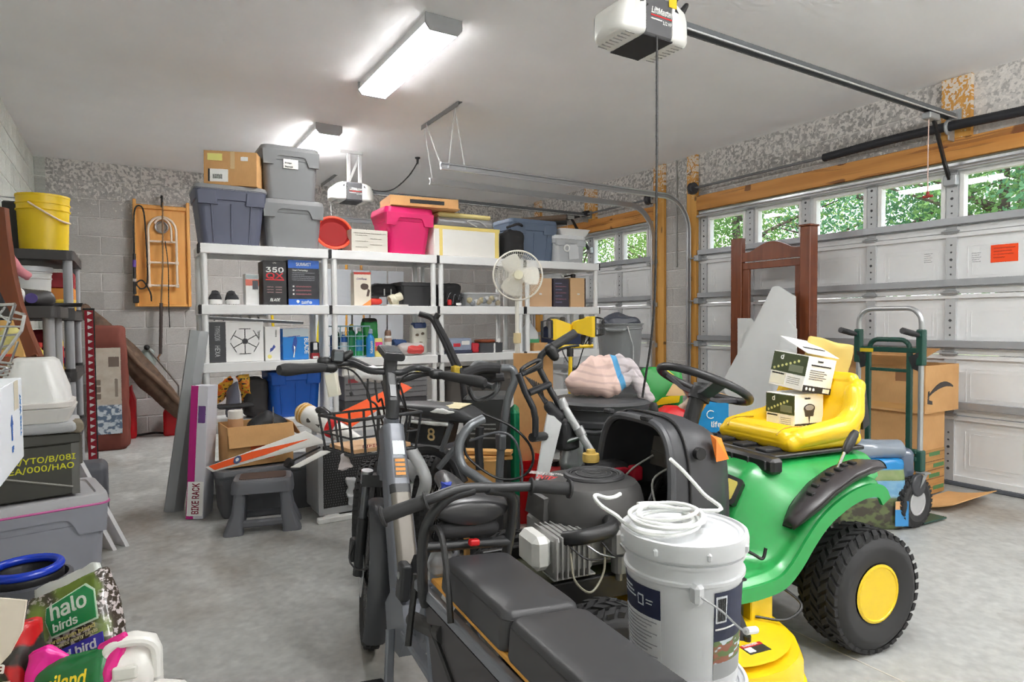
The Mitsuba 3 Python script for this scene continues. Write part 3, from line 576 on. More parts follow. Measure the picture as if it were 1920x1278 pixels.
# left end: slate tote with grey lid, carton on its lid
YY = 4.94
h1 = sz(430, 347, YY)-ST
tote((sx(432, 455, YY)+0.015, YY+0.20, ST), 0, 0.49, 0.40, h1, BLGREY, LIDG, 'slate grey tote with pale lid at the left end of the top shelf', taper=0.80, lidh=0.03)
c = carton((0.715, YY+0.16, ST+h1+0.004), 21, 0.36, 0.28, 0.245, 'brown cardboard box with shipping labels on top of the slate tote', lean=1)
part(c, 'shipping_label', patch((-0.15, -0.1405, 0.025), *FR, 0.135, 0.09), PAPER, False); part(c, 'label_edge', patch((-0.15, -0.1412, 0.025), *FR, 0.012, 0.09), INK, False)
for j, (xx, ww) in enumerate([(0, .004), (.007, .003), (.013, .006), (.022, .003), (.028, .005), (.036, .003), (.042, .006), (.051, .003), (.057, .005)]): part(c, 'barcode_bar', patch((-0.118+xx, -0.1414, 0.045), *FR, ww, 0.032), INK, False)
part(c, 'yellow_label', patch((-0.155, -0.1405, 0.175), *FR, 0.10, 0.05), paint(222, 218, 130, rough=0.6), False); part(c, 'white_label', patch((0.07, -0.1405, 0.18), *FR, 0.05, 0.03), PAPER, False)
part(c, 'tape_strip', patch((0.0, -0.1405, 0.12), *FR, 0.03, 0.125), paint(214, 184, 140, rough=0.35), False)
# two grey totes
h2 = sz(550, 374, 4.97)-ST
xg = (sx(496, 462, 4.97)+sx(606, 466, 4.97))/2
tote((xg+0.005, 5.17, ST), 0, 0.46, 0.37, h2, TOTEG, TOTELID, 'grey tote with rounded lid, lower of two stacked on the top shelf', taper=0.84, ribs=0, style=2)
h3 = sz(550, 274, 4.97)-ST-h2
g = tote((xg-0.005, 5.17, ST+h2+0.002), 0, 0.43, 0.35, h3, TOTEG, TOTELID, 'grey tote with white sticker, upper of two stacked by the ceiling light', taper=0.86, ribs=0, style=2)
part(g, 'sticker', patch((-0.06, -0.1705, 0.235), *FR, 0.11, 0.07), PAPER, False); lettering(g, 'Roughneck', 0.012, INK, (-0.05, -0.172, 0.243), *FR, width=0.06); lettering(g, 'Storage', 0.009, INK, (-0.05, -0.172, 0.272), *FR, width=0.05)
# orange red sled disc leaning
place((1.425, 5.02, ST+0.012), yaw=8, pitch=24)
R = 0.135; disc = turn(lathe([(0.001, 0), (R*0.8, 0.004), (R, 0.03), (R+0.012, 0.03), (R+0.012, 0.022), (R*0.85, -0.006), (0.001, -0.01)], 40), 90, (1, 0, 0))
t = thing('saucer_sled', 'orange red round saucer leaning on the top shelf beside the grey totes', 'saucer sled')
part(t, 'dish', move(disc, (0, 0, R+0.01)), paint(140, 14, 14, rough=0.75)); part(t, 'rim', move(turn(torus(R+0.006, 0.012, 40, 8), 90, (1, 0, 0)), (0, -0.025, R+0.01)), paint(242, 92, 62, rough=0.35))
# printed carton, cable coil
c = carton((sx(701, 470, YY)-0.03, YY+0.135, ST), 0, 0.30, 0.26, sz(715, 432, YY)-ST, 'white printed carton on the top shelf beside the pink tote', m=paint(206, 202, 192, rough=0.7))
hh = sz(715, 432, YY)-ST
for j in range(5): part(c, 'print_line', patch((-0.12+0.12*(j % 2), -0.1315, hh*0.2+j*hh*0.13), *FR, 0.10, 0.004), paint(140, 136, 126, rough=0.7), False)
part(c, 'print_rule', patch((-0.135, -0.1315, hh*0.82), *FR, 0.27, 0.004), paint(130, 126, 118, rough=0.7), False)
place((1.63, 5.25, ST+0.0)); t = thing('cable_coil', 'coil of black cable lying behind the printed carton', 'cable')
for k in range(4): part(t, 'loop', tube([(0.17*(1+0.1*math.sin(3*a+k))*math.cos(a), 0.07*math.sin(a), 0.155+0.012*k+0.02*math.sin(2*a+k)) for a in np.linspace(0, 6.2, 40)], 0.010, 7), BLACK)
part(t, 'tied_bundle', lump(rbox((0, 0, 0.075), (0.3, 0.1, 0.15), 0.04), 0.03, 0.01, 14), BLACKM, True)
# pink tote and flat carton on it
PINK = paint(206, 16, 96, rough=0.45)
xp = (sx(741, 472, YY)+sx(806, 476, YY))/2; hp = sz(758, 388, YY)-ST
tote((xp-0.02, 5.13, ST), 0, 0.43, 0.40, hp, PINK, paint(212, 20, 100, rough=0.45), 'bright pink tote with pink lid in the middle of the top shelf', taper=0.76, ribs=0, lidh=0.05, style=2)
c = carton((xp+0.13, 5.10, ST+hp+0.002), 6, 0.60, 0.34, 0.095, 'flat brown carton with a hand hole lying on the pink tote', tape=False)
part(c, 'hand_hole', patch((-0.13, -0.1708, 0.038), *FR, 0.30, 0.032), INK, False); part(c, 'flap', turn(bx(-0.3, 0.3, -0.215, -0.172, 0.0, 0.004), -8, (1, 0, 0), (0, -0.17, 0)), CARD, False)
# foam box taped yellow, silver yellow slab on it
xw0, xw1 = sx(815, 478, YY), sx(938, 480, YY); hw = sz(870, 425, YY)-ST
c = carton(((xw0+xw1)/2, YY+0.2, ST), 0, xw1-xw0, 0.38, hw, 'white foam box edged with yellow tape on the top shelf', m=paint(232, 230, 224, rough=0.8), tape=False, bev=0.008); ww = xw1-xw0; TP = paint(228, 206, 120, rough=0.5)
for q in (patch((-ww/2, -0.1905, hw-0.03), *FR, ww, 0.03), patch((-ww/2+0.05, -0.1908, 0), *FR, 0.03, hw), patch((ww/2-0.05, -0.1908, 0), *FR, 0.04, hw)): part(c, 'yellow_tape', q, TP, False)
place((2.58, 5.12, ST+hw+0.002)); t = thing('cushion_slab', 'silver and yellow padded slab lying on the foam box', 'pad'); part(t, 'silver_layer', lump(rbox((0, 0, 0.045), (0.56, 0.3, 0.075), 0.035), 0.05, 0.006, 9), paint(170, 172, 176, rough=0.3, metal=0.6), True); part(t, 'yellow_layer', lump(rbox((-0.01, 0, 0.10), (0.52, 0.3, 0.04), 0.02), 0.05, 0.004, 9, 3), paint(222, 206, 140, rough=0.6), True)
part(t, 'wire', tube(spl([(0.1, -0.15, 0.01), (0.0, -0.165, 0.05), (0.12, -0.165, 0.055), (0.2, -0.16, 0.012)], 6), 0.006, 6), paint(190, 190, 190, rough=0.4))
# black bag, slate tote, clear box, white tray
place((sx(970, 475, YY)+0.0, YY+0.15, ST)); t = thing('duffel_bag', 'black fabric bag slumped on the top shelf above the fan', 'bag'); part(t, 'body', lump(rbox((0, 0, 0.14), (0.21, 0.28, 0.27), 0.06), 0.03, 0.022, 8), paint(30, 30, 31, rough=0.8), True); part(t, 'strap', tube(spl([(-0.1, -0.13, 0.29), (0.02, -0.14, 0.33), (0.15, -0.05, 0.31)], 6), 0.012, 7), BLACKM)
h5 = sz(1000, 410, 4.96)-ST; xb0, xb1 = sx(962, 485, 4.96), sx(1040, 489, 4.96)
tote(((xb0+xb1)/2+0.03, 5.17, ST), 0, (xb1-xb0)*1.16, 0.36, h5, BLGREY2, paint(84, 98, 118, rough=0.45), 'blue grey tote near the right end of the top shelf', taper=0.84)
place((3.55, 5.18, ST+h5+0.002)); t = thing('tube_bundle', 'dark rolled tubes resting on the blue grey tote', 'tube bundle')
part(t, 'tube', cyl((-0.2, 0.1, 0.03), (0.16, -0.16, 0.055), 0.028), paint(84, 66, 52, rough=0.6)); part(t, 'end_ring', cyl((0.155, -0.156, 0.055), (0.166, -0.164, 0.0557), 0.031), BLACK); part(t, 'bore', cyl((0.165, -0.163, 0.0555), (0.168, -0.165, 0.0558), 0.014), paint(120, 110, 100)); part(t, 'tube', cyl((0.0, 0.12, 0.03), (0.26, -0.03, 0.03), 0.025), BLACKM)
CLEAR = 'clear_plastic'; scene[CLEAR] = {'type': 'twosided', 'bsdf': {'type': 'principled', 'base_color': {'type': 'rgb', 'value': C(176, 178, 180)}, 'roughness': 0.25, 'specular': 0.5}}
xc0, xc1 = sx(1045, 490, YY), sx(1101, 493, YY); hc = sz(1075, 441, YY)-ST
t = tote(((xc0+xc1)/2, YY+0.18, ST), 0, xc1-xc0+0.03, 0.32, hc, CLEAR, paint(214, 216, 218, rough=0.35), 'clear plastic bin at the right end of the top shelf', taper=0.9, ribs=0)
part(t, 'contents_sheet', patch((-0.02, -0.155, 0.03), (1, 0, 0.15), (-0.1, 0, 1), 0.12, 0.14), paint(206, 208, 210, rough=0.5), False); part(t, 'contents_ring', move(turn(torus(0.03, 0.008, 20, 8), 90, (1, 0, 0)), (-0.05, -0.158, 0.14)), WHITE)
place((3.78, 5.10, ST+hc+0.002)); t = thing('tray', 'white shallow tray lying on the clear bin', 'tray'); part(t, 'pan', loft([rrect(0.30, 0.24, 0.03, 4, 0), rrect(0.36, 0.30, 0.04, 4, 0.06), rrect(0.37, 0.31, 0.04, 4, 0.064), rrect(0.35, 0.29, 0.04, 4, 0.06), rrect(0.29, 0.23, 0.03, 4, 0.006)]), WHITE)
place()
# ================================================================ things standing on the shelves
S2, S3, S4 = 1.40, 0.985, 0.55
DKBOX = paint(34, 33, 35, rough=0.5); WBOX = paint(230, 230, 229, rough=0.55); BLUEB = paint(30, 122, 200, rough=0.45)
def fbox(px0, px1, py, ptop, Y, d, z, label, m, name='retail_box', group=None, yaw=0, tape=False):
    """a box whose front face spans px0..px1 at pixel row py, standing on z at depth Y"""
    x0, x1 = sx(px0, py, Y), sx(px1, py, Y); h = sz((px0+px1)/2, ptop, Y)-z
    c = carton(((x0+x1)/2, Y+d/2, z), yaw, x1-x0, d, h, label, m=m, tape=tape, name=name, category='box', group=group)
    return c, x1-x0, h, -d/2-0.0006
YS = 4.955
# shoes
def shoe(x, y, z, yaw, label):
    place((x, y, z), yaw); t = thing('shoe', label, 'shoe', 'pair of black sneakers')
    out = [(0.0, -0.14), (0.034, -0.125), (0.046, -0.08), (0.040, 0.0), (0.034, 0.07), (0.036, 0.12), (0.0, 0.145), (-0.036, 0.12), (-0.034, 0.07), (-0.036, 0.0), (-0.042, -0.08), (-0.034, -0.125)]
    P = spl([(a, b, 0) for a, b in out], 5, True)
    R = [P*[1.02, 1.0, 0]+[0, 0, 0.004], P*[1.08, 1.02, 0]+[0, 0, 0.014], P*[1.08, 1.02, 0]+[0, 0, 0.034], P*[1.0, 0.99, 0]+[0, 0, 0.038]]
    part(t, 'sole', loft(R), WHITE)
    U = []
    for z_, k, yf in ((0.036, 1.0, -0.135), (0.055, 0.96, -0.125), (0.072, 0.80, -0.075), (0.088, 0.66, 0.0), (0.10, 0.55, 0.045)):
        q = P*[k, 1, 0]; q[:, 1] = np.interp(q[:, 1], [-0.145, 0.145], [yf, 0.142]); q[:, 2] = z_; U.append(q)
    part(t, 'upper', loft(U), paint(44, 45, 48, rough=0.8)); part(t, 'outsole', loft([P*[0.96, 0.97, 0], P*[1.02, 1.0, 0]+[0, 0, 0.006]]), BLACKM)
    part(t, 'laces', cat([tube([(-0.022, -0.075+0.022*k, 0.079+0.007*k), (0, -0.078+0.022*k, 0.086+0.007*k), (0.022, -0.075+0.022*k, 0.079+0.007*k)], 0.0035, 5) for k in range(4)]), paint(70, 71, 74, rough=0.8))
xs0, xs1 = sx(408, 568, YS), sx(437, 568, YS)
shoe(xs0, YS+0.14, S2, 8, 'black sneaker with white sole, left one of the pair on the shelf'); shoe(xs1+0.008, YS+0.14, S2, 3, 'black sneaker with white sole, right one of the pair on the shelf')
# boxes on the upper shelf, unit 1
c, w, h, f = fbox(461, 486, 568, 513, 5.0, 0.12, S2, 'small white and red box between the sneakers and the black box', WBOX)
part(c, 'red_band', patch((-w/2, f, h*0.62), *FR, w, h*0.2), paint(214, 120, 104, rough=0.6), False); part(c, 'screen_panel', patch((w*0.02, f-0.0006, h*0.5), *FR, w*0.42, h*0.28), paint(60, 62, 70, rough=0.4), False); part(c, 'grey_top', patch((-w*0.45, f-0.0006, h*0.84), *FR, w*0.9, h*0.12), paint(170, 180, 184, rough=0.5), False)
c, w, h, f = fbox(494, 538, 568, 489, YS, 0.20, S2, 'black box with large red and white lettering on the shelf', DKBOX)
lettering(c, '350', h*0.11, WHITE, (0, f, h*0.80), *FR, width=w*0.78, center=True); lettering(c, 'QX', h*0.12, paint(205, 30, 44, rough=0.5), (0, f, h*0.66), *FR, width=w*0.78, center=True)
part(c, 'red_rule', patch((-w*0.40, f, h*0.56), *FR, w*0.8, h*0.025), paint(205, 30, 44, rough=0.5), False); lettering(c, 'BLADE', h*0.065, WHITE, (0, f, h*0.12), *FR, width=w*0.42, center=True, shear=0.2)
for j in range(6): part(c, 'text_line', patch((-w*0.34+w*0.36*(j % 2), f, h*0.28+h*0.06*(j//2)), *FR, w*0.28, h*0.02), paint(140, 110, 112, rough=0.6), False)
lettering(c, 'RTF', h*0.03, WHITE, (0, f, h*0.95), *FR, center=True)
c, w, h, f = fbox(541, 599, 568, 488, YS, 0.20, S2, 'black and blue box with white lettering at the end of the shelf', paint(36, 36, 42, rough=0.5))
for a, b in ((0.0, 0.14), (0.82, 1.0)): part(c, 'blue_band', patch((-w/2, f, h*a), *FR, w, h*(b-a)), paint(36, 100, 196, rough=0.45), False)
lettering(c, 'SUMMIT', h*0.07, WHITE, (0, f-0.001, h*0.91), *FR, width=w*0.5, center=True); lettering(c, 'safe', h*0.07, WHITE, (w*0.08, f-0.001, h*0.07), *FR, width=w*0.36, center=True); part(c, 'shield_mark', polypatch([(0, -0.012), (0.012, 0.004), (0.01, 0.014), (-0.01, 0.014), (-0.012, 0.004)], (-w*0.2, f-0.001, h*0.07), *FR), WHITE, False)
lettering(c, 'Smart Technology', h*0.035, WHITE, (-w*0.36, f, h*0.76), *FR, width=w*0.5)
for j in range(5): part(c, 'grey_line', patch((-w*0.38, f, h*(0.71-0.04*j)), *FR, w*(0.74 if j != 1 else 0.4), h*0.018), paint(110, 110, 116, rough=0.6), False)
for j in range(3): part(c, 'bullet', patch((-w*0.36, f, h*(0.40-0.085*j)), *FR, h*0.035, h*0.035), WHITE, False); part(c, 'red_line', patch((-w*0.26, f, h*(0.40-0.085*j)), *FR, w*0.5, h*0.03), paint(128, 78, 84, rough=0.6), False)
# lower shelf, unit 1
c, w, h, f = fbox(388, 495, 679, 603, YS, 0.17, S3, 'white box with a line drawing of a six armed drone', WBOX)
part(c, 'dark_panel', patch((-w/2, f, 0), *FR, w*0.33, h), paint(52, 53, 56, rough=0.5), False)
lettering(c, 'TYPHOON', 0.034, paint(190, 190, 192, rough=0.6), (-w*0.36, f-0.0006, h*0.90), (0, 0, -1), (1, 0, 0), width=h*0.36, bold=False); lettering(c, 'HEXA', 0.034, paint(190, 190, 192, rough=0.6), (-w*0.36, f-0.0006, h*0.42), (0, 0, -1), (1, 0, 0), width=h*0.28, bold=False)
lettering(c, 'Typhoon', 0.016, INK, (w*0.40, f, h*0.78), (0, 0, -1), (1, 0, 0), width=h*0.2)
dc = V(w*0.165, f, h*0.51); arms = []
for k in range(6):
    a = math.radians(60*k+30); b0, e = np.array([math.cos(a), math.sin(a)])*0.02, np.array([math.cos(a), math.sin(a)])*0.088
    n2 = np.array([-math.sin(a), math.cos(a)]); arms.append(polypatch([tuple(b0-n2*0.003), tuple(e-n2*0.003), tuple(e+n2*0.003), tuple(b0+n2*0.003)], dc, *FR))
    if k % 3 != 3: arms.append(polypatch([tuple(e-n2*0.04-0.0*e), tuple(e-n2*0.04+np.array([math.cos(a), math.sin(a)])*0.005), tuple(e+n2*0.04+np.array([math.cos(a), math.sin(a)])*0.005), tuple(e+n2*0.04)], dc, *FR))
hexa = [(0.022*math.cos(math.radians(60*k)), 0.022*math.sin(math.radians(60*k))) for k in range(6)]
part(c, 'drone_drawing', cat(arms+[polypatch(hexa, dc, *FR)]), paint(44, 45, 48, rough=0.6), False)
c, w, h, f = fbox(498, 526, 677, 612, YS, 0.17, S3, 'narrow white box with blue and yellow print beside the drone box', WBOX)
part(c, 'blue_print', polypatch([(0, 0), (0.02, 0.012), (0.042, 0.04), (0.028, 0.055), (0.016, 0.032), (0.004, 0.03)], (-w*0.2, f, h*0.25), *FR), paint(60, 74, 150, rough=0.5), False); part(c, 'yellow_print', polypatch(Point(0, 0).buffer(0.015), (-w*0.22, f, h*0.12), *FR), paint(226, 216, 130, rough=0.5), False); lettering(c, 'Chroma', 0.012, INK, (w*0.18, f, h*0.9), (0, 0, -1), (1, 0, 0), width=h*0.2)
c, w, h, f = fbox(531, 579, 673, 616, YS+0.015, 0.15, S3, 'bright blue box with grey top band and white lettering', BLUEB)
part(c, 'grey_band', patch((-w/2, f, h*0.74), *FR, w, h*0.26), paint(176, 186, 192, rough=0.45), False); lettering(c, 'BLADE', 0.03, WHITE, (w*0.34, f-0.0006, h*0.7), (0, 0, -1), (1, 0, 0), width=h*0.52); part(c, 'helicopter_print', cat([polypatch([(0, 0), (0.016, 0.02), (0.03, 0.1), (0.02, 0.14), (0.004, 0.12), (-0.01, 0.05)], (-w*0.1, f-0.0006, h*0.18), *FR), polypatch([(-0.04, 0), (0.05, 0.01), (0.05, 0.015), (-0.04, 0.006)], (-w*0.1, f-0.0008, h*0.72), *FR)]), paint(40, 70, 150, rough=0.5), False)
part(c, 'white_stroke', polypatch([(0, 0), (0.01, 0.0), (0.018, 0.08), (0.006, 0.09), (0.01, 0.05)], (-w*0.12, f-0.0012, h*0.08), *FR), WHITE, False)
place((sx(596, 672, YS)-0.005, YS+0.08, S3)); t = thing('radio_handset', 'small black, red and white handset standing at the end of the shelf', 'handset'); part(t, 'body', bx(-0.03, 0.03, -0.03, 0.03, 0, 0.13, 0.008), BLACK); part(t, 'white_badge', patch((-0.015, -0.031, 0.07), *FR, 0.03, 0.055), WHITE, False); part(t, 'red_foot', bx(-0.032, 0.032, -0.034, 0.03, 0.0, 0.045, 0.004), paint(150, 30, 36, rough=0.5)); part(t, 'white_base', bx(-0.02, 0.02, -0.036, -0.033, 0.002, 0.02), WHITE)
place(); solo('grey_pole', tube([(0.47, 5.40, 1.315), (1.26, 5.40, 1.265)], 0.014, 10), paint(120, 122, 122, rough=0.5), 'long grey pole lying level behind the drone boxes', 'pole')
# upper shelf, unit 2
c, w, h, f = fbox(666, 697, 567, 510, YS, 0.13, S2, 'tall white coffee maker box with a red top', paint(226, 216, 200, rough=0.55), yaw=6)
part(c, 'red_top', patch((-w/2, f, h*0.93), *FR, w, h*0.07), paint(186, 60, 52, rough=0.5), False); part(c, 'orange_corner', polypatch([(w*0.5, 0), (w*0.5, h*0.2), (-w*0.05, 0)], (0, f, 0), *FR), paint(232, 150, 80, rough=0.5), False); part(c, 'photo_print', cat([polypatch(affinity.scale(Point(0, 0).buffer(0.032), 1, 0.8), (w*0.12, f-0.0006, h*0.57), *FR), polypatch([(0.0, 0), (0.02, 0.0), (0.03, 0.05), (0.012, 0.06)], (w*0.22, f-0.0008, h*0.28), *FR)]), paint(70, 52, 44, rough=0.5), False); lettering(c, 'Coffee', 0.016, paint(90, 70, 110, rough=0.5), (-w*0.35, f, h*0.77), *FR, width=w*0.6)
place((sx(707, 566, YS)+0.005, YS+0.09, S2)); t = thing('toy_car', 'small red and black toy lying beside the coffee maker box', 'toy'); part(t, 'body', lump(rbox((0, 0, 0.035), (0.10, 0.14, 0.05), 0.02), 0.02, 0.006, 20), paint(214, 54, 40, rough=0.4), True); part(t, 'top', lump(rbox((0.0, 0.02, 0.07), (0.08, 0.09, 0.03), 0.014), 0.015, 0.006, 24), BLACK, True)
place((sx(740, 565, YS), YS+0.08, S2)); t = thing('pipe_fitting', 'cream plastic pipe fitting on the shelf', 'pipe fitting')
part(t, 'socket', turn(lathe([(0.032, 0), (0.042, 0), (0.042, 0.045), (0.034, 0.055), (0.034, 0.11), (0.028, 0.11), (0.028, 0.055), (0.032, 0.045), (0.032, 0)], 28, cap=False), 68, (0, 1, 0), (0, 0, 0.0)).apply_translation((-0.02, -0.02, 0.045)), paint(226, 220, 196, rough=0.45)); part(t, 'branch', cyl((0.03, 0.0, 0.0), (0.035, 0.0, 0.09), 0.034), paint(220, 214, 190, rough=0.45)); part(t, 'foot', bx(-0.06, 0.13, -0.06, 0.03, 0, 0.012, 0.003), paint(214, 212, 206, rough=0.5))
place((sx(800, 568, YS)-0.045, YS+0.21, S2)); t = thing('tool_case', 'black plastic tool case standing open on the shelf', 'case'); part(t, 'box', loft([rrect(0.26, 0.24, 0.03, 5, 0), rrect(0.29, 0.25, 0.03, 5, 0.17), rrect(0.31, 0.26, 0.03, 5, 0.175), rrect(0.31, 0.26, 0.03, 5, 0.205)]), paint(38, 39, 41, rough=0.5)); part(t, 'side_pouch', lump(rbox((-0.24, 0.05, 0.14), (0.24, 0.12, 0.11), 0.04), 0.03, 0.008, 12), paint(28, 28, 29, rough=0.8), True)
part(t, 'buckle', cat([rbox((-0.26, -0.02, 0.12), (0.012, 0.01, 0.06), 0.004), rbox((-0.20, -0.02, 0.12), (0.012, 0.01, 0.06), 0.004)]), paint(190, 190, 190, rough=0.4))
place((sx(852, 568, YS)+0.01, YS+0.17, S2)); t = thing('mesh_bag', 'black mesh bag with cables and a red clip on the shelf', 'bag'); part(t, 'bag', lump(rbox((0, 0.03, 0.10), (0.20, 0.26, 0.20), 0.04), 0.025, 0.015, 12), paint(26, 26, 27, rough=0.85), True)
rg = np.random.default_rng(4)
for k in range(7): part(t, 'cable', tube(spl([(-0.09+0.03*k, -0.115, 0.02+0.02*(k % 3)), (-0.07+0.025*k, -0.14, 0.08+0.02*(k % 2)), (-0.05+0.025*k, -0.13, 0.13-0.01*k)], 5), 0.003, 5), paint(120, 122, 126, rough=0.5) if k % 2 else BLACK)
part(t, 'red_clip', rbox((-0.045, -0.145, 0.035), (0.035, 0.03, 0.05), 0.01), RED); part(t, 'white_tag', bx(0.02, 0.07, -0.146, -0.142, 0.01, 0.03), WHITE)
# unit 3
place((sx(912, 569, YS), YS+0.18, S2)); t = thing('clear_tub', 'clear plastic tub full of small parts beside the fan', 'tub'); part(t, 'tub', loft([rrect(0.30, 0.27, 0.08, 6, 0), rrect(0.37, 0.33, 0.09, 6, 0.11), rrect(0.385, 0.345, 0.09, 6, 0.112), rrect(0.385, 0.345, 0.09, 6, 0.125)]), CLEAR)
for k in range(12): part(t, 'small_part', wobble(trimesh.creation.icosphere(2, rg.uniform(0.018, 0.03)), 0.006, 40, k).apply_translation((-0.14+0.026*k, -0.155+0.03*abs(k-6)/6, rg.uniform(0.03, 0.08))), paint(*[(170, 160, 130), (120, 124, 128), (196, 196, 196), (150, 140, 120)][k % 4], rough=0.5), True)
# unit 4
c, w, h, f = fbox(991, 1035, 572, 521, YS, 0.2, S2, 'plain tan cardboard box with a small white sticker, right of the fan', paint(204, 168, 132, rough=0.7)); part(c, 'sticker', patch((-w*0.05, f, h*0.42), *FR, 0.03, 0.014), WHITE, False)
c, w, h, f = fbox(1038, 1067, 572, 522, YS, 0.2, S2, 'dark box with purple print between two tan boxes', paint(44, 40, 52, rough=0.5))
for j in range(7): part(c, 'print_line', patch((-w*0.38, f, h*(0.15+0.11*j)), *FR, w*0.7*(0.6+0.4*(j % 2)), h*0.035), paint(*((90, 92, 120), (110, 70, 84))[j % 2], rough=0.5), False)
c, w, h, f = fbox(1070, 1098, 572, 521, YS, 0.2, S2, 'tan cardboard box at the right end with a dark edge', paint(206, 168, 126, rough=0.7)); part(c, 'dark_edge', patch((w*0.42, f, 0), *FR, w*0.08, h), paint(70, 56, 44, rough=0.7), False); part(c, 'sticker', patch((-w*0.05, f, h*0.42), *FR, 0.025, 0.014), WHITE, False)
place((sx(1078, 520, YS), YS+0.07, S2+h+0.001)); t = thing('desk_lamp', 'small black clip lamp on top of the tan boxes', 'lamp'); part(t, 'arm', tube(spl([(-0.09, 0, 0.012), (-0.04, 0, 0.02), (0.02, 0, 0.03), (0.03, 0, 0.015)], 6), 0.007, 7), BLACK); part(t, 'clip', rbox((0.03, 0, 0.022), (0.04, 0.04, 0.04), 0.01), BLACK); part(t, 'bulb', trimesh.creation.icosphere(2, 0.018).apply_translation((-0.10, 0, 0.02)), WHITE)
# lower shelf, unit 2: wire basket with bottles
place((sx(660, 668, YS)+0.01, YS+0.14, S3)); t = thing('wire_basket', 'pale blue wire basket holding cleaning bottles', 'basket'); bw, bd, bh = 0.30, 0.22, 0.25; WR = paint(150, 180, 190, rough=0.4); ws = []
for z in (0.004, 0.09, 0.17, bh): ws.append(tube([(-bw/2, -bd/2, z), (bw/2, -bd/2, z), (bw/2, bd/2, z), (-bw/2, bd/2, z)], 0.0035 if z < bh else 0.006, 6, closed=True))
for k in range(6):
    xx = -bw/2+bw*k/5; ws += [cyl((xx, -bd/2, 0), (xx, -bd/2, bh), 0.003, n=6), cyl((xx, bd/2, 0), (xx, bd/2, bh), 0.003, n=6)]
part(t, 'wire_frame', cat(ws), WR)
def bottle(x, y, z, r, h, col, cap, label, labcol=None, neck=0.4, group='bottles in the wire basket'):
    place((x, y, z)); t = thing('bottle', label, 'bottle', group); R = [(0.002, 0), (r, 0.002), (r, h*0.68), (r*0.85, h*0.76), (r*neck, h*0.83), (r*neck, h*0.9)]
    part(t, 'body', lathe(R, 18), col); part(t, 'cap', lathe([(r*neck*1.25, h*0.88), (r*neck*1.25, h*0.99), (r*neck, h)], 14), cap)
    if labcol: part(t, 'label', lathe([(r+0.001, h*0.18), (r+0.001, h*0.58)], 18, cap=False), labcol, label='printed label')
    return t
bx0 = sx(660, 668, YS)+0.01
for k, (dx, dy, r, h, cl, cp, lb, lc) in enumerate([(-0.11, 0.0, .034, .22, (40, 70, 130), (36, 60, 120), 'dark blue bottle at the left end of the wire basket', None), (-0.045, -0.03, .03, .2, (36, 86, 160), WHITE, 'blue bottle with white cap in the wire basket', (210, 214, 216)), (0.02, -0.02, .034, .24, (34, 120, 74), (20, 60, 40), 'dark green bottle in the wire basket', None), (0.09, -0.025, .034, .23, (60, 168, 110), WHITE, 'light green bottle at the right end of the wire basket', (60, 150, 200)), (-0.08, 0.06, .03, .25, (40, 80, 60), BLACK, 'green bottle at the back left of the wire basket', None), (0.05, 0.06, .03, .26, (30, 100, 60), YEL, 'green bottle with yellow cap at the back of the basket', None)]):
    bottle(bx0+dx, YS+0.14+dy, S3+0.006, r, h, paint(*cl, rough=0.3), cp if isinstance(cp, str) else paint(*cp, rough=0.4), lb, paint(*lc, rough=0.5) if lc else None)
place((sx(708, 640, YS), YS+0.2, S3)); t = thing('seed_bag', 'bright green bag with dark top behind the blue spray can', 'bag'); part(t, 'bag', lump(rbox((0, 0, 0.15), (0.13, 0.09, 0.29), 0.03), 0.025, 0.01, 14), paint(24, 136, 60, rough=0.45), True); part(t, 'top_fold', lump(rbox((0, -0.005, 0.29), (0.12, 0.06, 0.05), 0.018), 0.02, 0.008, 18), paint(46, 44, 40, rough=0.7), True)
YL = YS-0.03
place((sx(697, 668, YL), YL+0.03, S3)); t = thing('spray_can', 'blue spray bottle with white print in front of the green bag', 'spray can'); part(t, 'body', lathe([(0.002, 0), (0.033, 0.003), (0.033, 0.15), (0.02, 0.175), (0.014, 0.18), (0.014, 0.2)], 20), paint(40, 128, 196, rough=0.3)); part(t, 'nozzle', hull([(-0.014, -0.02, 0.19), (0.014, -0.02, 0.19), (-0.012, 0.02, 0.19), (0.012, 0.02, 0.19), (-0.01, -0.03, 0.225), (0.01, -0.03, 0.225), (0, 0.02, 0.23)]), paint(166, 186, 204, rough=0.4)); lettering(t, 'Kaboom', 0.022, WHITE, (0.008, -0.0345, 0.03), (0, 0, 1), (-1, 0, 0), width=0.10)
place((sx(713, 668, YL), YL+0.05, S3)); t = thing('pouch', 'yellow and pink pouch beside the blue spray bottle', 'pouch'); part(t, 'pouch', loft([rrect(0.07, 0.05, 0.012, 4, 0), rrect(0.075, 0.045, 0.012, 4, 0.08), rrect(0.07, 0.02, 0.008, 4, 0.15)]), paint(222, 206, 120, rough=0.4)); part(t, 'pink_panel', patch((-0.03, -0.024, 0.085), (1, 0, 0), (0, 0.25, 1), 0.06, 0.035), paint(206, 40, 120, rough=0.4), False); part(t, 'red_panel', patch((-0.032, -0.026, 0.05), (1, 0, 0), (0, 0, 1), 0.06, 0.03), paint(196, 70, 50, rough=0.4), False)
place((sx(731, 667, YL), YL+0.04, S3)); t = thing('spray_can', 'white aerosol can with brown cap on the lower shelf', 'spray can'); part(t, 'body', lathe([(0.002, 0), (0.03, 0.003), (0.03, 0.165), (0.022, 0.175)], 20), paint(224, 222, 218, rough=0.35)); part(t, 'cap', lathe([(0.027, 0.165), (0.027, 0.2), (0.023, 0.205), (0.02, 0.215)], 18), paint(120, 92, 76, rough=0.5)); part(t, 'label_band', lathe([(0.0305, 0.12), (0.0305, 0.15)], 20, cap=False), paint(170, 140, 126, rough=0.5))
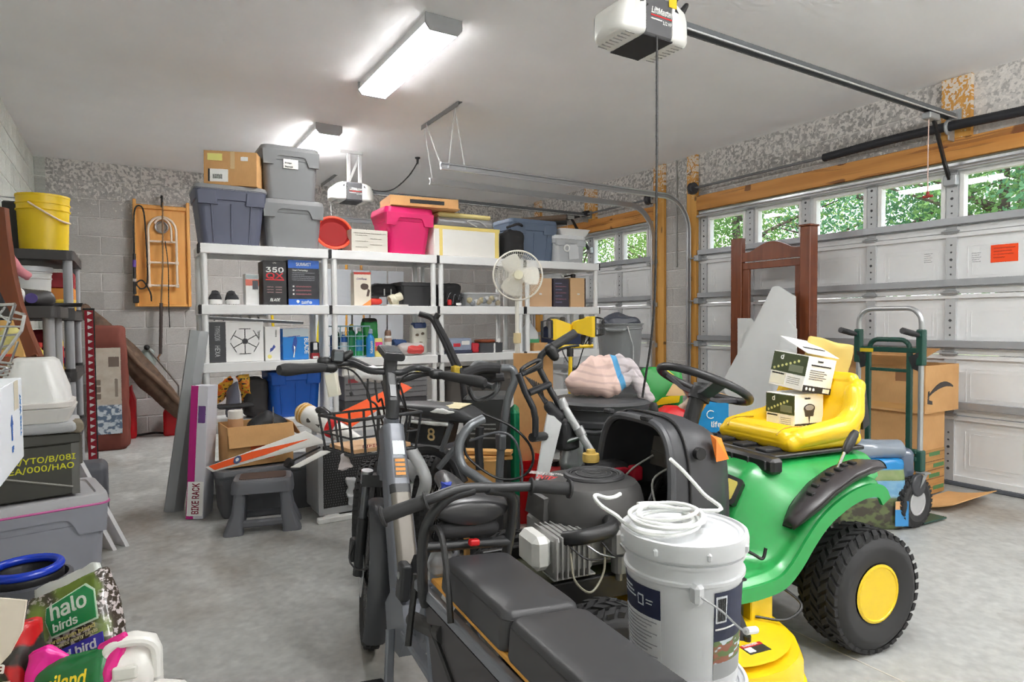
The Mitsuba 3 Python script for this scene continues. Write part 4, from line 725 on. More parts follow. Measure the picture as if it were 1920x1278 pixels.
place((sx(772, 665, YL)+0.02, YL+0.08, S3)); t = thing('plastic_bag', 'clear bag with red packs slumped on the lower shelf', 'bag'); part(t, 'bag', lump(rbox((0, 0, 0.055), (0.24, 0.14, 0.10), 0.04), 0.025, 0.016, 12), paint(200, 190, 188, rough=0.25), True); part(t, 'red_pack', lump(rbox((0.02, -0.045, 0.05), (0.16, 0.075, 0.075), 0.03), 0.02, 0.01, 16), paint(214, 78, 74, rough=0.4), True); part(t, 'blue_towel', lump(rbox((-0.09, 0.03, 0.11), (0.12, 0.08, 0.05), 0.02), 0.02, 0.012, 20), paint(50, 74, 120, rough=0.8), True)
place((sx(796, 655, YL)+0.01, YL+0.15, S3)); t = thing('pet_food_bag', 'white bag with navy top and animal pictures', 'bag'); part(t, 'bag', lump(rbox((0, 0, 0.13), (0.15, 0.08, 0.25), 0.03), 0.025, 0.006, 12), paint(222, 220, 208, rough=0.4), True); part(t, 'navy_top', bx(-0.06, 0.06, -0.045, 0.03, 0.22, 0.275, 0.01), paint(34, 54, 96, rough=0.4)); 
for dx, z in ((-0.03, 0.17), (0.02, 0.18), (0.0, 0.10)): part(t, 'animal_print', polypatch(affinity.scale(Point(0, 0).buffer(0.016), 1, 0.7), (dx, -0.046, z), *FR), paint(96, 84, 70, rough=0.6), False)
# lower shelf, unit 3
place((sx(862, 655, YS)+0.01, YS+0.11, S3)); t = thing('blister_pack', 'clear pack with red and white print on the lower shelf', 'package'); part(t, 'pack', lump(rbox((0, 0, 0.075), (0.27, 0.16, 0.12), 0.03), 0.03, 0.006, 10), paint(150, 162, 184, rough=0.2), True); part(t, 'red_print', patch((-0.06, -0.087, 0.06), *FR, 0.07, 0.03), paint(196, 44, 60, rough=0.4), False); part(t, 'white_print', patch((0.02, -0.087, 0.075), *FR, 0.08, 0.035), WHITE, False); part(t, 'dark_base', lump(rbox((0, -0.005, 0.015), (0.27, 0.15, 0.03), 0.012), 0.03, 0.004, 10), paint(36, 44, 70, rough=0.5), True)
place((sx(925, 660, YS)+0.0, YS+0.14, S3)); t = thing('strap_coil', 'dark grey coiled strap with a red strap beside it', 'strap coil'); part(t, 'coil', lathe([(0.12, 0), (0.155, 0.0), (0.155, 0.085), (0.12, 0.085), (0.12, 0)], 40, cap=False), paint(56, 58, 62, rough=0.5)); part(t, 'tape_strip', bx(-0.004, 0.012, -0.1575, -0.155, 0, 0.085), WHITE); part(t, 'red_strap', lump(rbox((-0.165, -0.09, 0.045), (0.07, 0.06, 0.09), 0.02), 0.02, 0.014, 24), paint(186, 36, 50, rough=0.6), True); part(t, 'wooden_hoop', move(torus(0.085, 0.014, 30, 8), (0.0, 0.02, 0.10)), paint(150, 74, 44, rough=0.5)); part(t, 'white_tag', turn(bx(0.05, 0.085, -0.12, -0.118, 0.09, 0.125), 45, (0, 1, 0), (0.068, -0.12, 0.107)), WHITE)
# unit 4 lower
place((sx(1004, 640, YS), YS+0.12, S3+0.0)); t = thing('jug', 'white plastic jug with a green label at the left of the last unit', 'jug'); part(t, 'body', loft([rrect(0.13, 0.13, 0.02, 4, 0.0), rrect(0.15, 0.15, 0.03, 4, 0.02), rrect(0.15, 0.15, 0.03, 4, 0.17), rrect(0.06, 0.06, 0.028, 4, 0.25), rrect(0.045, 0.045, 0.022, 4, 0.26)]), paint(214, 218, 222, rough=0.35)); part(t, 'cap', cyl((0, 0, 0.258), (0, 0, 0.285), 0.024), WHITE); part(t, 'green_label', patch((-0.07, -0.0765, 0.05), *FR, 0.14, 0.06), paint(70, 160, 110, rough=0.4), False)
place((3.72, 5.1, S3)); t = thing('cloth_heap', 'dark blue cloth heaped on the lower shelf behind the work lights', 'cloth'); part(t, 'heap', lump(rbox((0, 0.02, 0.125), (0.44, 0.24, 0.23), 0.09), 0.04, 0.02, 7), paint(44, 52, 76, rough=0.9), True); part(t, 'grey_cap', lump(rbox((-0.16, -0.12, 0.26), (0.2, 0.14, 0.10), 0.045), 0.03, 0.02, 12), paint(130, 128, 124, rough=0.9), True)
# long tools hanging on the back wall, seen between the shelves
place()
for k, (x, z0, z1, col, lab) in enumerate([(1.62, 1.25, 2.0, (206, 176, 30), 'yellow handled tool standing against the back wall, leftmost behind the second unit'), (1.98, 1.2, 2.05, (214, 196, 40), 'bright yellow handled tool standing against the back wall'), (2.42, 1.3, 2.1, (206, 150, 60), 'wooden handled broom standing against the back wall'), (2.72, 1.3, 2.1, (196, 140, 70), 'thin wooden handle standing against the back wall'), (3.35, 1.2, 2.05, (176, 176, 178), 'grey handled tool standing against the back wall')]):
    t = thing('garden_tool', lab, 'tool', 'tools standing against the back wall'); place((x, YB-0.24, 0), lean=(-4, 5, 1, -2, 2)[k])
    part(t, 'handle', tube([(0, 0, 0.16), (0, 0, z1)], 0.017, 8), paint(*col, rough=0.5)); part(t, 'head', bx(-0.09, 0.09, -0.02, 0.02, 0.003, 0.17, 0.012), BLACKM)
place(); t = thing('wall_rack', 'dark hanging rail of hooks on the back wall behind the shoes', 'rack'); part(t, 'rail', bx(0.75, 1.5, YB-0.03, YB, 1.36, 1.39), BLACKM, False)
for k in range(7): part(t, 'hook', tube(spl([(0.8+k*0.1, YB-0.03, 1.37), (0.8+k*0.1, YB-0.07, 1.30), (0.8+k*0.1, YB-0.09, 1.33)], 4), 0.008, 6), BLACK)
t = thing('leaning_panel', 'pale ribbed panels leaning on the back wall behind the shelves', 'panel'); place((2.6, YB-0.16, 0.0), pitch=-3)
for k in range(5): part(t, 'rib_panel', bx(-0.55+k*0.24, -0.33+k*0.24, -0.02, 0.0, 0.0, 1.95, 0.006), paint(206, 210, 216, rough=0.5), False)
place()
# ================================================================ the lawn tractor with its bonnet off
def green_fn(p, n, uv): return mix(C(24, 142, 62), C(46, 160, 84), fbm(p.x*5, p.y*5, p.z*5, 3)*0.9)
GREEN = mat('tractor_green', proc(green_fn), 0.28, spec=0.6, cc=0.6)
TYEL = paint(238, 200, 24, rough=0.28, cc=0.5); SEATY = paint(238, 196, 20, rough=0.32, cc=0.3)
def plast_fn(p, n, uv): return mix(C(44, 45, 48), C(64, 64, 67), fbm(p.x*6, p.y*6, p.z*6, 3))
DASH = mat('dash_plastic', proc(plast_fn), 0.45); DASHIN = paint(46, 46, 49, rough=0.6)
def lathe_x(prof, n=36, c=(0, 0, 0)):
    """prof of (radius, x) turned about the x axis through c"""
    return turn(lathe([(r, x) for r, x in prof], n, cap=True), 90, (0, 1, 0)).apply_translation(c)
def wheel(parent, c, r, w, rr, rim, name='wheel', tread=True, out=-1, nl=30, rows=4):
    """tyre of radius r and width w with a rim of radius rr; out = side of the outer face in x"""
    c = np.array(c, float); h = w/2
    k = part(parent, name, lathe_x([(rr, -h*0.72), (rr+0.012, -h*0.86), ((r+rr)/2, -h), (r-0.045, -h*0.97), (r-0.016, -h*0.80), (r-0.007, -h*0.4), (r-0.006, 0), (r-0.007, h*0.4), (r-0.016, h*0.80), (r-0.045, h*0.97), ((r+rr)/2, h), (rr+0.012, h*0.86), (rr, h*0.72), (rr, -h*0.72)], 48, c), RUBBER, 50)
    L = []
    if tread:
        for i in range(nl):
            for j in range(rows):
                a = 2*math.pi*(i+0.5*(j % 2))/nl; x = (j-(rows-1)/2)*w*0.86/rows
                edge = j in (0, rows-1); b = bx(-w*0.40/rows*1.04, w*0.40/rows*1.04, -math.pi*r/nl*0.60, math.pi*r/nl*0.60, -0.012, 0.004)
                v = b.vertices; v[:, 1] += v[:, 0]*(0.9 if j % 2 else -0.9)
                if edge: v[:, 2] -= np.clip(np.sign(x)*v[:, 0], 0, 1)*0.35
                b = trimesh.Trimesh(v, b.faces, process=False); b.apply_translation((x, 0, r-(0.004 if edge else 0))); L.append(turn(b, -math.degrees(a), (1, 0, 0)))
        part(k, 'tread', move(cat(L), c), paint(30, 30, 31, rough=0.8), False, kind='stuff')
    o = out
    part(k, 'rim', lathe_x([(rr+0.004, o*h*0.86), (rr-0.006, o*h*0.90), (rr-0.014, o*h*0.78), (rr-0.022, o*h*0.10), (rr*0.62, -o*h*0.10), (rr*0.42, -o*h*0.06), (rr*0.34, o*h*0.2), (rr*0.30, o*h*0.24), (0.001, o*h*0.24), (0.001, -o*h*0.4), (rr, -o*h*0.4)], 40, c), rim, 40)
    part(k, 'hub_cap', lathe_x([(0.001, o*(h*0.24+0.012)), (rr*0.17, o*(h*0.24+0.010)), (rr*0.19, o*h*0.22)], 16, c), paint(120, 110, 80, rough=0.5, metal=0.5))
    part(k, 'valve_stem', cyl(c+V(o*h*0.25, rr*0.45, -rr*0.35), c+V(o*h*0.62, rr*0.47, -rr*0.37), 0.006, n=8), BLACK)
    return k
MO = (2.46, 1.715, 0); place(MO, yaw=278.8)
t = thing('lawn_tractor', 'green and yellow ride-on lawn tractor with its bonnet removed and engine showing', 'lawn tractor')
for s in (-1, 1): wheel(t, (s*0.355, 0, 0.232), 0.232, 0.195, 0.108, TYEL, 'rear_wheel', out=s, nl=34, rows=5)
for s in (-1, 1): wheel(t, (s*0.37, 1.15, 0.188), 0.188, 0.145, 0.085, TYEL, 'front_wheel', out=s, nl=28, rows=4)
# body pan: footwell, sloping front of the seat base, top and fenders in one pressing
Pc = np.array([(0.92, .345), (0.70, .345), (0.60, .37), (0.54, .43), (0.48, .54), (0.42, .64), (0.36, .695), (0.28, .71), (0.10, .715), (-0.12, .71), (-0.26, .69), (-0.33, .60)])
Pe = np.array([(0.92, .365), (0.70, .365), (0.56, .365), (0.45, .38), (0.38, .43), (0.31, .51), (0.24, .575), (0.15, .625), (0.07, .652), (0.0, .66), (-0.05, .648), (-0.075, .61)])
def sm(x): x = np.clip(x, 0, 1); return x*x*(3-2*x)
PcS, PeS = spl(np.c_[Pc, 0*Pc[:, 0]], 4)[:, :2], spl(np.c_[Pe, 0*Pe[:, 0]], 4)[:, :2]
def pan(u, v):
    x = (u-0.5)*2*0.41; k = sm((np.abs(x)-0.16)/0.20); i = v*(len(PcS)-1)
    cy, cz = np.interp(i, range(len(PcS)), PcS[:, 0]), np.interp(i, range(len(PcS)), PcS[:, 1]); ey, ez = np.interp(i, range(len(PeS)), PeS[:, 0]), np.interp(i, range(len(PeS)), PeS[:, 1])
    z = cz*(1-k)+ez*k-0.035*sm((np.abs(x)-0.375)/0.035)
    return x, cy*(1-k)+ey*k, z
part(t, 'body_pan', sheet(pan, 57, 45, 0.006), GREEN, True)
for s in (-1, 1):
    lip = [(s*0.408, y, z-0.042) for y, z in PeS]
    part(t, 'fender_lip', ribbon(lip, (1, 0, 0), 0.05, 0.012), GREEN, 30)
part(t, 'foot_mat', sheet(lambda u, v: (-0.40+u*0.19, 0.60+v*0.30, 0.372+0*u), 6, 6, 0.008), BLACKM, False)
# seat base tray with ribs
sb = part(t, 'seat_base', cat([bx(-0.26, 0.26, 0.285, 0.345, 0.675, 0.735, 0.012), bx(-0.22, 0.22, -0.2, 0.29, 0.722, 0.738, 0.004)]), paint(30, 30, 31, rough=0.4), False)
for k in range(6): part(sb, 'rib', bx(-0.225+k*0.09-0.004, -0.225+k*0.09+0.004, 0.344, 0.352, 0.69, 0.725, 0.002), paint(58, 58, 60, rough=0.4), False)
for x in (-0.13, 0.0, 0.13): part(sb, 'bar', bx(x-0.03, x+0.03, 0.02, 0.28, 0.736, 0.75, 0.004), BLACKM, False)
# reflector lens in the front of the seat base
rfc = V(-0.16, 0.452, 0.600); nrm = V(-0.5, 0.72, 0.48); nrm /= np.linalg.norm(nrm); upv = V(0, -0.5, 0.86); upv -= nrm*(upv@nrm); upv /= np.linalg.norm(upv); xv = np.cross(upv, nrm)
def plate(w, h, th, off): return hull([rfc+xv*(sx_*w/2*q)+upv*(sy_*h/2*p_)+nrm*(off+e+0.012) for sx_ in (-1, 1) for sy_ in (-1, 1) for e in (-0.03, th) for q, p_ in ((1, 0.8), (0.8, 1))])
rf = part(t, 'reflector', plate(0.075, 0.105, 0.012, 0.02), BLACK, 30); part(rf, 'lens', plate(0.042, 0.075, 0.016, 0.02), paint(206, 190, 96, rough=0.15, cc=0.8), 30)
# lever consoles on the fenders
for s in (-1, 1):
    def con(u, v, s=s): 
        y = 0.36-v*0.46; i = v*1.0; x = s*(0.36+(u-0.5)*0.115*(1-0.75*np.abs(2*v-1)**3.5)); z = np.interp(y, [-0.1, 0.0, 0.1, 0.2, 0.3, 0.36], [0.682, 0.692, 0.672, 0.628, 0.560, 0.505])+0.016*(1-(2*np.abs(u-0.5))**3)
        return x, y, z
    cn = part(t, 'lever_console', sheet(con, 13, 25, 0.034), paint(46, 42, 44, rough=0.35), True)
    sl = []
    for k in range(7):
        y = 0.26-k*0.035; z = np.interp(y, [0.0, 0.1, 0.2, 0.3], [0.722, 0.703, 0.659, 0.592]); sl.append(box((s*0.362+0.010*(k % 2), y, z+0.004), (0.03, 0.022, 0.014), 0.003))
    part(cn, 'notched_slot', cat(sl), paint(16, 16, 17, rough=0.7), False)
part(t, 'lever', tube([(-0.345, 0.13, 0.66), (-0.34, 0.07, 0.745), (-0.335, 0.04, 0.78)], 0.006, 8), CHROME); part(t, 'lever_grip', tube(spl([(-0.339, 0.06, 0.755), (-0.336, 0.03, 0.79), (-0.333, -0.005, 0.83)], 4), [0.012, 0.015, 0.017, 0.018, 0.019, 0.018, 0.017, 0.016, 0.012], 12), BLACK)
part(t, 'lever', tube([(0.33, 0.50, 0.62), (0.34, 0.46, 0.84)], 0.006, 8), CHROME); part(t, 'lever_knob', lathe([(0.006, 0.83), (0.022, 0.85), (0.02, 0.875), (0.012, 0.89), (0.001, 0.892)], 14, (0.34, 0.46, 0)), BLACK)
# seat
def man(m): return m3.Manifold(m3.Mesh(vert_properties=np.asarray(m.vertices, np.float32), tri_verts=np.asarray(m.faces, np.uint32)))
seat_pcs = [rbox((0, 0.0, 0.77), (0.43, 0.41, 0.07), 0.033), hullballs([(-0.15, 0.165, 0.785, 0.04), (0.15, 0.165, 0.785, 0.04), (-0.15, 0.12, 0.80, 0.03), (0.15, 0.12, 0.80, 0.03)])]
for s_ in (-1, 1):
    seat_pcs += [hullballs([(s_*0.185, 0.14, 0.785, 0.042), (s_*0.195, -0.10, 0.815, 0.048)]), hullballs([(s_*0.195, -0.10, 0.815, 0.048), (s_*0.19, -0.165, 0.87, 0.045)]), hullballs([(s_*0.19, -0.165, 0.87, 0.045), (s_*0.175, -0.19, 0.955, 0.04)])]
seat_pcs += [hullballs([(x*0.155, y, z, r) for x in (-1, 1) for y, z, r in ((-0.19, 0.80, 0.04), (-0.235, 0.98, 0.032))]), hullballs([(x*0.125, -0.235, 1.005, 0.03) for x in (-1, 1)])]
sm_ = m3.Manifold.batch_boolean([man(q) for q in seat_pcs], m3.OpType.Add).refine_to_length(0.016)
sm_ = world_free(sm_); sm_.merge_vertices(); trimesh.smoothing.filter_taubin(sm_, iterations=14)
st = part(t, 'seat', sm_, SEATY, True)
part(st, 'underside', hull([(x*0.19, y, z) for x in (-1, 1) for y, z in ((0.16, 0.765), (0.12, 0.745), (-0.15, 0.745), (-0.17, 0.78))]), BLACKM, 30)
part(st, 'seat_shell', hull([(x*q, y, z) for x in (-1, 1) for q, y, z in ((0.2, -0.215, 0.80), (0.2, -0.255, 0.82), (0.17, -0.265, 0.99), (0.17, -0.245, 0.99))]), BLACK, 30)
for s in (-1, 1): part(st, 'seam', tube(spl([(s*0.14, 0.205, 0.80), (s*0.15, 0.16, 0.828), (s*0.15, 0.05, 0.826)], 6), 0.003, 6), paint(170, 130, 20, rough=0.5))
# dash shell open to the front
def arch(y, w, zt, zb, n=25, sq=4.2):
    th = np.linspace(0, np.pi, n); c, s_ = np.cos(th), np.sin(th); x = w*np.sign(c)*np.abs(c)**(2/sq); z = zb+(zt-zb)*np.abs(s_)**(2/sq); return np.stack([x, np.full(n, y), z], 1)
secs = [(0.80, 0.25, 0.885, 0.40), (0.74, 0.262, 0.905, 0.40), (0.66, 0.262, 0.90, 0.40), (0.58, 0.25, 0.865, 0.42), (0.52, 0.22, 0.83, 0.46), (0.49, 0.14, 0.78, 0.5)]
def shell(fr):
    A = [arch(*q) for q in secs]; B = [arch(q[0], q[1]-0.016, q[2]-0.016, q[3]) for q in secs]; n = len(A[0]); R = []
    ring = [np.vstack([a, b[::-1]]) for a, b in zip(A, B)]
    for q in ring: q[:, 1] += 0.22*(q[:, 2]-0.65)*-0.35
    return loft(ring, cap=False)
ds = part(t, 'dash_shell', shell(0), DASH, 40)
rim = arch(0.80, 0.252, 0.888, 0.40); rim[:, 1] += 0.22*(rim[:, 2]-0.65)*-0.35
part(ds, 'rim', tube(rim, 0.016, 8), paint(70, 71, 74, rough=0.45)); rim2 = arch(0.73, 0.266, 0.908, 0.42); part(ds, 'seam', tube(rim2, 0.005, 6), BLACK)
part(ds, 'firewall', prism([(a, b) for a, b in arch(0, 0.225, 0.83, 0.40)[:, [0, 2]]], 0.02, 'y', 0.52), DASHIN, False)
part(ds, 'floor_pan', bx(-0.25, 0.25, 0.53, 0.84, 0.40, 0.43, 0.006), DASHIN, False)
part(ds, 'rear_face', prism([(a, b) for a, b in arch(0, 0.15, 0.79, 0.34)[:, [0, 2]]], 0.02, 'y', 0.475), DASH, False)
for s in (-1, 1): part(ds, 'amber_marker', hull([(s*0.262, 0.615, 0.835), (s*0.235, 0.62, 0.85), (s*0.266, 0.56, 0.76), (s*0.268, 0.62, 0.755), (s*0.225, 0.56, 0.83), (s*0.235, 0.54, 0.76)]), paint(240, 132, 56, rough=0.3), 30)
part(ds, 'key_hole', cyl((-0.272, 0.69, 0.79), (-0.25, 0.69, 0.79), 0.022, n=14), BLACK)
part(ds, 'hinge_block', box((0.17, 0.80, 0.895), (0.05, 0.03, 0.02), 0.005), BLACKM, False); part(ds, 'hinge_block', box((-0.08, 0.79, 0.90), (0.05, 0.03, 0.02), 0.005), BLACKM, False)
part(ds, 'inner_bracket', cat([bx(-0.02, 0.08, 0.60, 0.66, 0.68, 0.74, 0.004), prism([(-0.03, 0.68), (0.09, 0.68), (0.06, 0.80), (0.0, 0.80)], 0.006, 'y', 0.65)]), paint(84, 82, 78, rough=0.5, metal=0.4), False)
for k, (a, b) in enumerate([(0.06, 0.12), (-0.1, -0.16)]): part(ds, 'loose_wire', tube(spl([(a, 0.66, 0.72), (a+0.02, 0.76, 0.66), (b, 0.80, 0.56), (b, 0.82, 0.46)], 6), 0.004, 6), paint(190, 188, 184, rough=0.5))
# column, wheel, choke
part(t, 'steering_column', cat([tube([(0, 0.55, 0.78), (0, 0.48, 0.97)], 0.032, 14)]), BLACK)
place(MO, yaw=278.8); Wt = W.copy()
c0 = V(0, 0.455, 1.005); nn = V(0, -0.42, 0.90); nn /= np.linalg.norm(nn); e1 = V(1, 0, 0); e2 = np.cross(nn, e1); ring = [c0+0.185*(math.cos(a)*e1+math.sin(a)*e2) for a in np.linspace(0, 2*np.pi, 44, endpoint=False)]
sw = part(t, 'steering_wheel', tube(ring, 0.0165, 12, closed=True), paint(36, 36, 38, rough=0.4))
for a in (0.35, 2.8, 4.71): part(sw, 'spoke', ribbon([c0-nn*0.05, c0-nn*0.04+0.08*(math.cos(a)*e1+math.sin(a)*e2), c0+0.178*(math.cos(a)*e1+math.sin(a)*e2)], nn, 0.05, 0.014), paint(62, 62, 66, rough=0.4), 30)
part(sw, 'hub', cyl(c0-nn*0.07, c0-nn*0.02, 0.045, 0.04, 20), BLACK)
part(t, 'choke_stem', tube([(0.05, 0.50, 0.84), (0.055, 0.44, 0.885)], 0.006, 8), paint(226, 222, 212, rough=0.4)); part(t, 'choke_knob', hullballs([(0.055, 0.44, 0.892, 0.018), (0.055, 0.43, 0.92, 0.024), (0.055, 0.405, 0.935, 0.018), (0.055, 0.45, 0.87, 0.010)]), paint(244, 150, 70, rough=0.4))
# engine
ENG = mat('engine_black', proc(lambda p, n, uv: mix(C(40, 40, 41), C(74, 73, 72), fbm(p.x*8, p.y*8, p.z*8, 3))), 0.5)
ec = (0.02, 0.985, 0)
en = part(t, 'blower_housing', loft([rrect(0.40, 0.40, 0.17, 8, z, (0.0, 0.0))*[k, k, 1]+[ec[0], ec[1], 0] for z, k in ((0.52, 0.93), (0.55, 1.0), (0.60, 0.99), (0.645, 0.93), (0.665, 0.86), (0.675, 0.6))]), ENG, 40)
part(en, 'front_cowl', hull([(x*q+0.05, y, z) for x in (-1, 1) for q, y, z in ((0.08, 1.20, 0.54), (0.13, 1.08, 0.54), (0.07, 1.19, 0.62), (0.12, 1.08, 0.662))]), ENG, 30)
part(en, 'screen_ring', move(torus(0.105, 0.012, 40, 8), (0.02, 0.96, 0.678)), paint(52, 52, 54, rough=0.5)); part(en, 'screen', lathe([(0.001, 0.69), (0.05, 0.688), (0.10, 0.678)], 40, (0.02, 0.96, 0)), paint(40, 40, 41, rough=0.7))
for k in range(4): part(en, 'screen_fin', move(torus(0.025+0.022*k, 0.003, 32, 6), (0.02, 0.96, 0.690-0.0022*k)), paint(60, 60, 61, rough=0.6))
lettering(en, 'BRIGGS & STRATTON', 0.020, paint(196, 190, 190, rough=0.6), (0.17, 1.165, 0.672), (-0.75, -0.66, 0.0), (0.6, -0.75, 0.25), width=0.14); lettering(en, 'INTEK', 0.026, paint(190, 40, 44, rough=0.6), (0.10, 1.17, 0.669), (-0.75, -0.66, 0.0), (0.6, -0.75, 0.25), width=0.08)
CAST = paint(158, 158, 156, rough=0.45, metal=0.4)
part(t, 'crankcase', cat([bx(-0.16, 0.18, 0.84, 1.18, 0.40, 0.53, 0.02)]), CAST, False)
cyl_ = part(t, 'cylinder', cat([bx(-0.22, -0.06, 1.10, 1.25, 0.42, 0.545, 0.012)]+[bx(-0.23, -0.05, 1.12+0.02*k, 1.126+0.02*k, 0.41, 0.55) for k in range(7)]), CAST, False)
part(cyl_, 'valve_cover', box((-0.14, 1.285, 0.495), (0.145, 0.07, 0.115), 0.02), paint(206, 206, 202, rough=0.4), 30)
part(t, 'intake_pipe', tube(spl([(-0.20, 1.20, 0.535), (-0.245, 1.17, 0.55), (-0.25, 1.10, 0.555), (-0.235, 1.04, 0.56), (-0.19, 1.02, 0.57)], 6), 0.026, 12), BLACK)
part(t, 'carburettor', cat([bx(-0.25, -0.17, 0.97, 1.04, 0.46, 0.55, 0.012), cyl((-0.22, 1.0, 0.40), (-0.22, 1.0, 0.46), 0.028, n=14), cyl((-0.22, 1.0, 0.37), (-0.22, 1.0, 0.40), 0.012, n=10), bx(-0.23, -0.16, 0.88, 0.96, 0.44, 0.52, 0.01)]), paint(120, 120, 118, rough=0.4, metal=0.5), False)
for k in range(5): part(t, 'linkage_rod', tube(spl([(-0.24, 1.20-0.06*k, 0.52), (-0.26, 1.15-0.05*k, 0.48+0.01*(k % 2)), (-0.24, 1.06-0.03*k, 0.46)], 4), 0.0035, 5), STEEL if k % 2 else BLACK)
part(t, 'loop_wire', tube(spl([(-0.24, 1.2, 0.50), (-0.27, 1.2, 0.42), (-0.27, 1.14, 0.37), (-0.25, 1.08, 0.42), (-0.24, 1.07, 0.5)], 6), 0.004, 6), paint(140, 136, 120, rough=0.5))
part(t, 'fuel_tank', rbox((0.20, 0.80, 0.60), (0.14, 0.2, 0.16), 0.04), BLACKM); part(t, 'fuel_cap', lathe([(0.034, 0.685), (0.036, 0.70), (0.034, 0.718), (0.02, 0.72), (0.018, 0.735), (0.001, 0.737)], 18, (0.20, 0.87, 0)), paint(200, 168, 88, rough=0.4)); part(t, 'filler_neck', cyl((0.20, 0.87, 0.6), (0.20, 0.87, 0.69), 0.028, n=14), BLACK)
bt = part(t, 'battery', bx(0.02, 0.18, 0.56, 0.74, 0.43, 0.58, 0.008), BLACK, False); part(bt, 'red_terminal', cat([rbox((0.10, 0.72, 0.645), (0.05, 0.05, 0.06), 0.012), rbox((0.12, 0.78, 0.655), (0.03, 0.07, 0.025), 0.01)]), paint(196, 40, 60, rough=0.4)); part(bt, 'black_cable', tube(spl([(0.05, 0.64, 0.59), (-0.02, 0.68, 0.64), (-0.10, 0.78, 0.60), (-0.14, 0.84, 0.54)], 6), 0.011, 8), BLACK)
part(t, 'heat_shield', box((-0.17, 1.17, 0.405), (0.09, 0.16, 0.006), 0.001), paint(190, 190, 188, rough=0.35, metal=0.5), False)
# frame and axle
for s in (-1, 1): part(t, 'frame_rail', bx(s*0.19-0.012, s*0.19+0.012, 0.1, 1.36, 0.30, 0.385, 0.004), BLACK, False)
part(t, 'frame_panel', bx(-0.17, 0.17, 0.62, 1.35, 0.30, 0.34), paint(60, 62, 40, rough=0.6), False); part(t, 'front_axle', cat([bx(-0.30, 0.30, 1.12, 1.18, 0.22, 0.28, 0.01)]), BLACK, False); part(t, 'bolt', cyl((-0.205, 1.22, 0.345), (-0.195, 1.22, 0.345), 0.014, n=8), STEEL); part(t, 'rear_axle', bx(-0.28, 0.28, -0.12, 0.12, 0.16, 0.36, 0.03), BLACKM, False); part(t, 'lift_rod', tube(spl([(-0.24, 0.72, 0.29), (-0.24, 0.9, 0.30), (-0.235, 0.98, 0.25), (-0.23, 1.0, 0.2)], 5), 0.007, 7), paint(160, 150, 120, rough=0.4, metal=0.5))
# mowing deck
from shapely.ops import unary_union
dk = unary_union([affinity.scale(Point(-0.36, 0.72).buffer(0.29, 24), 1.0, 1.0), Point(0.20, 0.62).buffer(0.28, 24), Polygon([(-0.36, 0.43), (0.2, 0.34), (0.3, 0.9), (-0.36, 1.01)])]).simplify(0.004)
def dring(off, z): 
    p = dk.buffer(off); q = np.array(p.exterior.coords)[:-1]; s_ = np.linspace(0, 1, 97)[:-1]; L = p.exterior.length; return np.array([list(p.exterior.interpolate(a*L).coords[0])+[z] for a in s_])
dp5 = part(t, 'mower_deck', loft([dring(0.012, 0.07), dring(0.014, 0.085), dring(0.004, 0.09), dring(0.002, 0.16), dring(-0.01, 0.19), dring(-0.035, 0.212), dring(-0.07, 0.222), dring(-0.2, 0.226)]), TYEL, 40)
part(dp5, 'pulley_cover', hull([(-0.33, 0.62, 0.22), (-0.49, 0.66, 0.22), (-0.43, 0.80, 0.22), (-0.33, 0.78, 0.22), (-0.35, 0.64, 0.33), (-0.44, 0.68, 0.32), (-0.42, 0.76, 0.30), (-0.34, 0.75, 0.32), (-0.5, 0.70, 0.225)]), BLACKM, 30); part(dp5, 'gauge_wheel_bolt', cyl((-0.5, 0.69, 0.222), (-0.5, 0.69, 0.24), 0.012, n=8), BLACK)
dl = part(dp5, 'warning_decal', box((-0.545, 0.70, 0.2215), (0.05, 0.085, 0.004)), paint(40, 34, 34, rough=0.5), False); part(dl, 'red_strip', box((-0.527, 0.70, 0.2245), (0.014, 0.083, 0.002)), paint(190, 40, 44, rough=0.5), False); part(dl, 'white_pictogram', box((-0.55, 0.725, 0.2245), (0.026, 0.026, 0.002)), PAPER, False)
lettering(dl, 'DANGER', 0.010, WHITE, (-0.531, 0.735, 0.2255), (0, -1, 0), (1, 0, 0), width=0.06)
part(t, 'deck_bracket', bx(-0.40, -0.36, 0.48, 0.58, 0.215, 0.315, 0.004), TYEL, False)
part(t, 'deck_cable', tube(spl([(-0.38, 0.45, 0.33), (-0.45, 0.40, 0.27), (-0.46, 0.48, 0.235), (-0.40, 0.56, 0.235)], 6), 0.005, 6), BLACK)
part(t, 'strap_buckle', cat([rbox((-0.33, 0.63, 0.52), (0.03, 0.05, 0.06), 0.012), rbox((-0.34, 0.60, 0.48), (0.02, 0.06, 0.02), 0.008)]), paint(226, 190, 30, rough=0.4), label='yellow strap buckle'); part(t, 'strap_hook', tube(spl([(-0.34, 0.58, 0.465), (-0.35, 0.52, 0.43), (-0.36, 0.49, 0.415), (-0.36, 0.475, 0.45)], 5), 0.006, 7), BLACK)

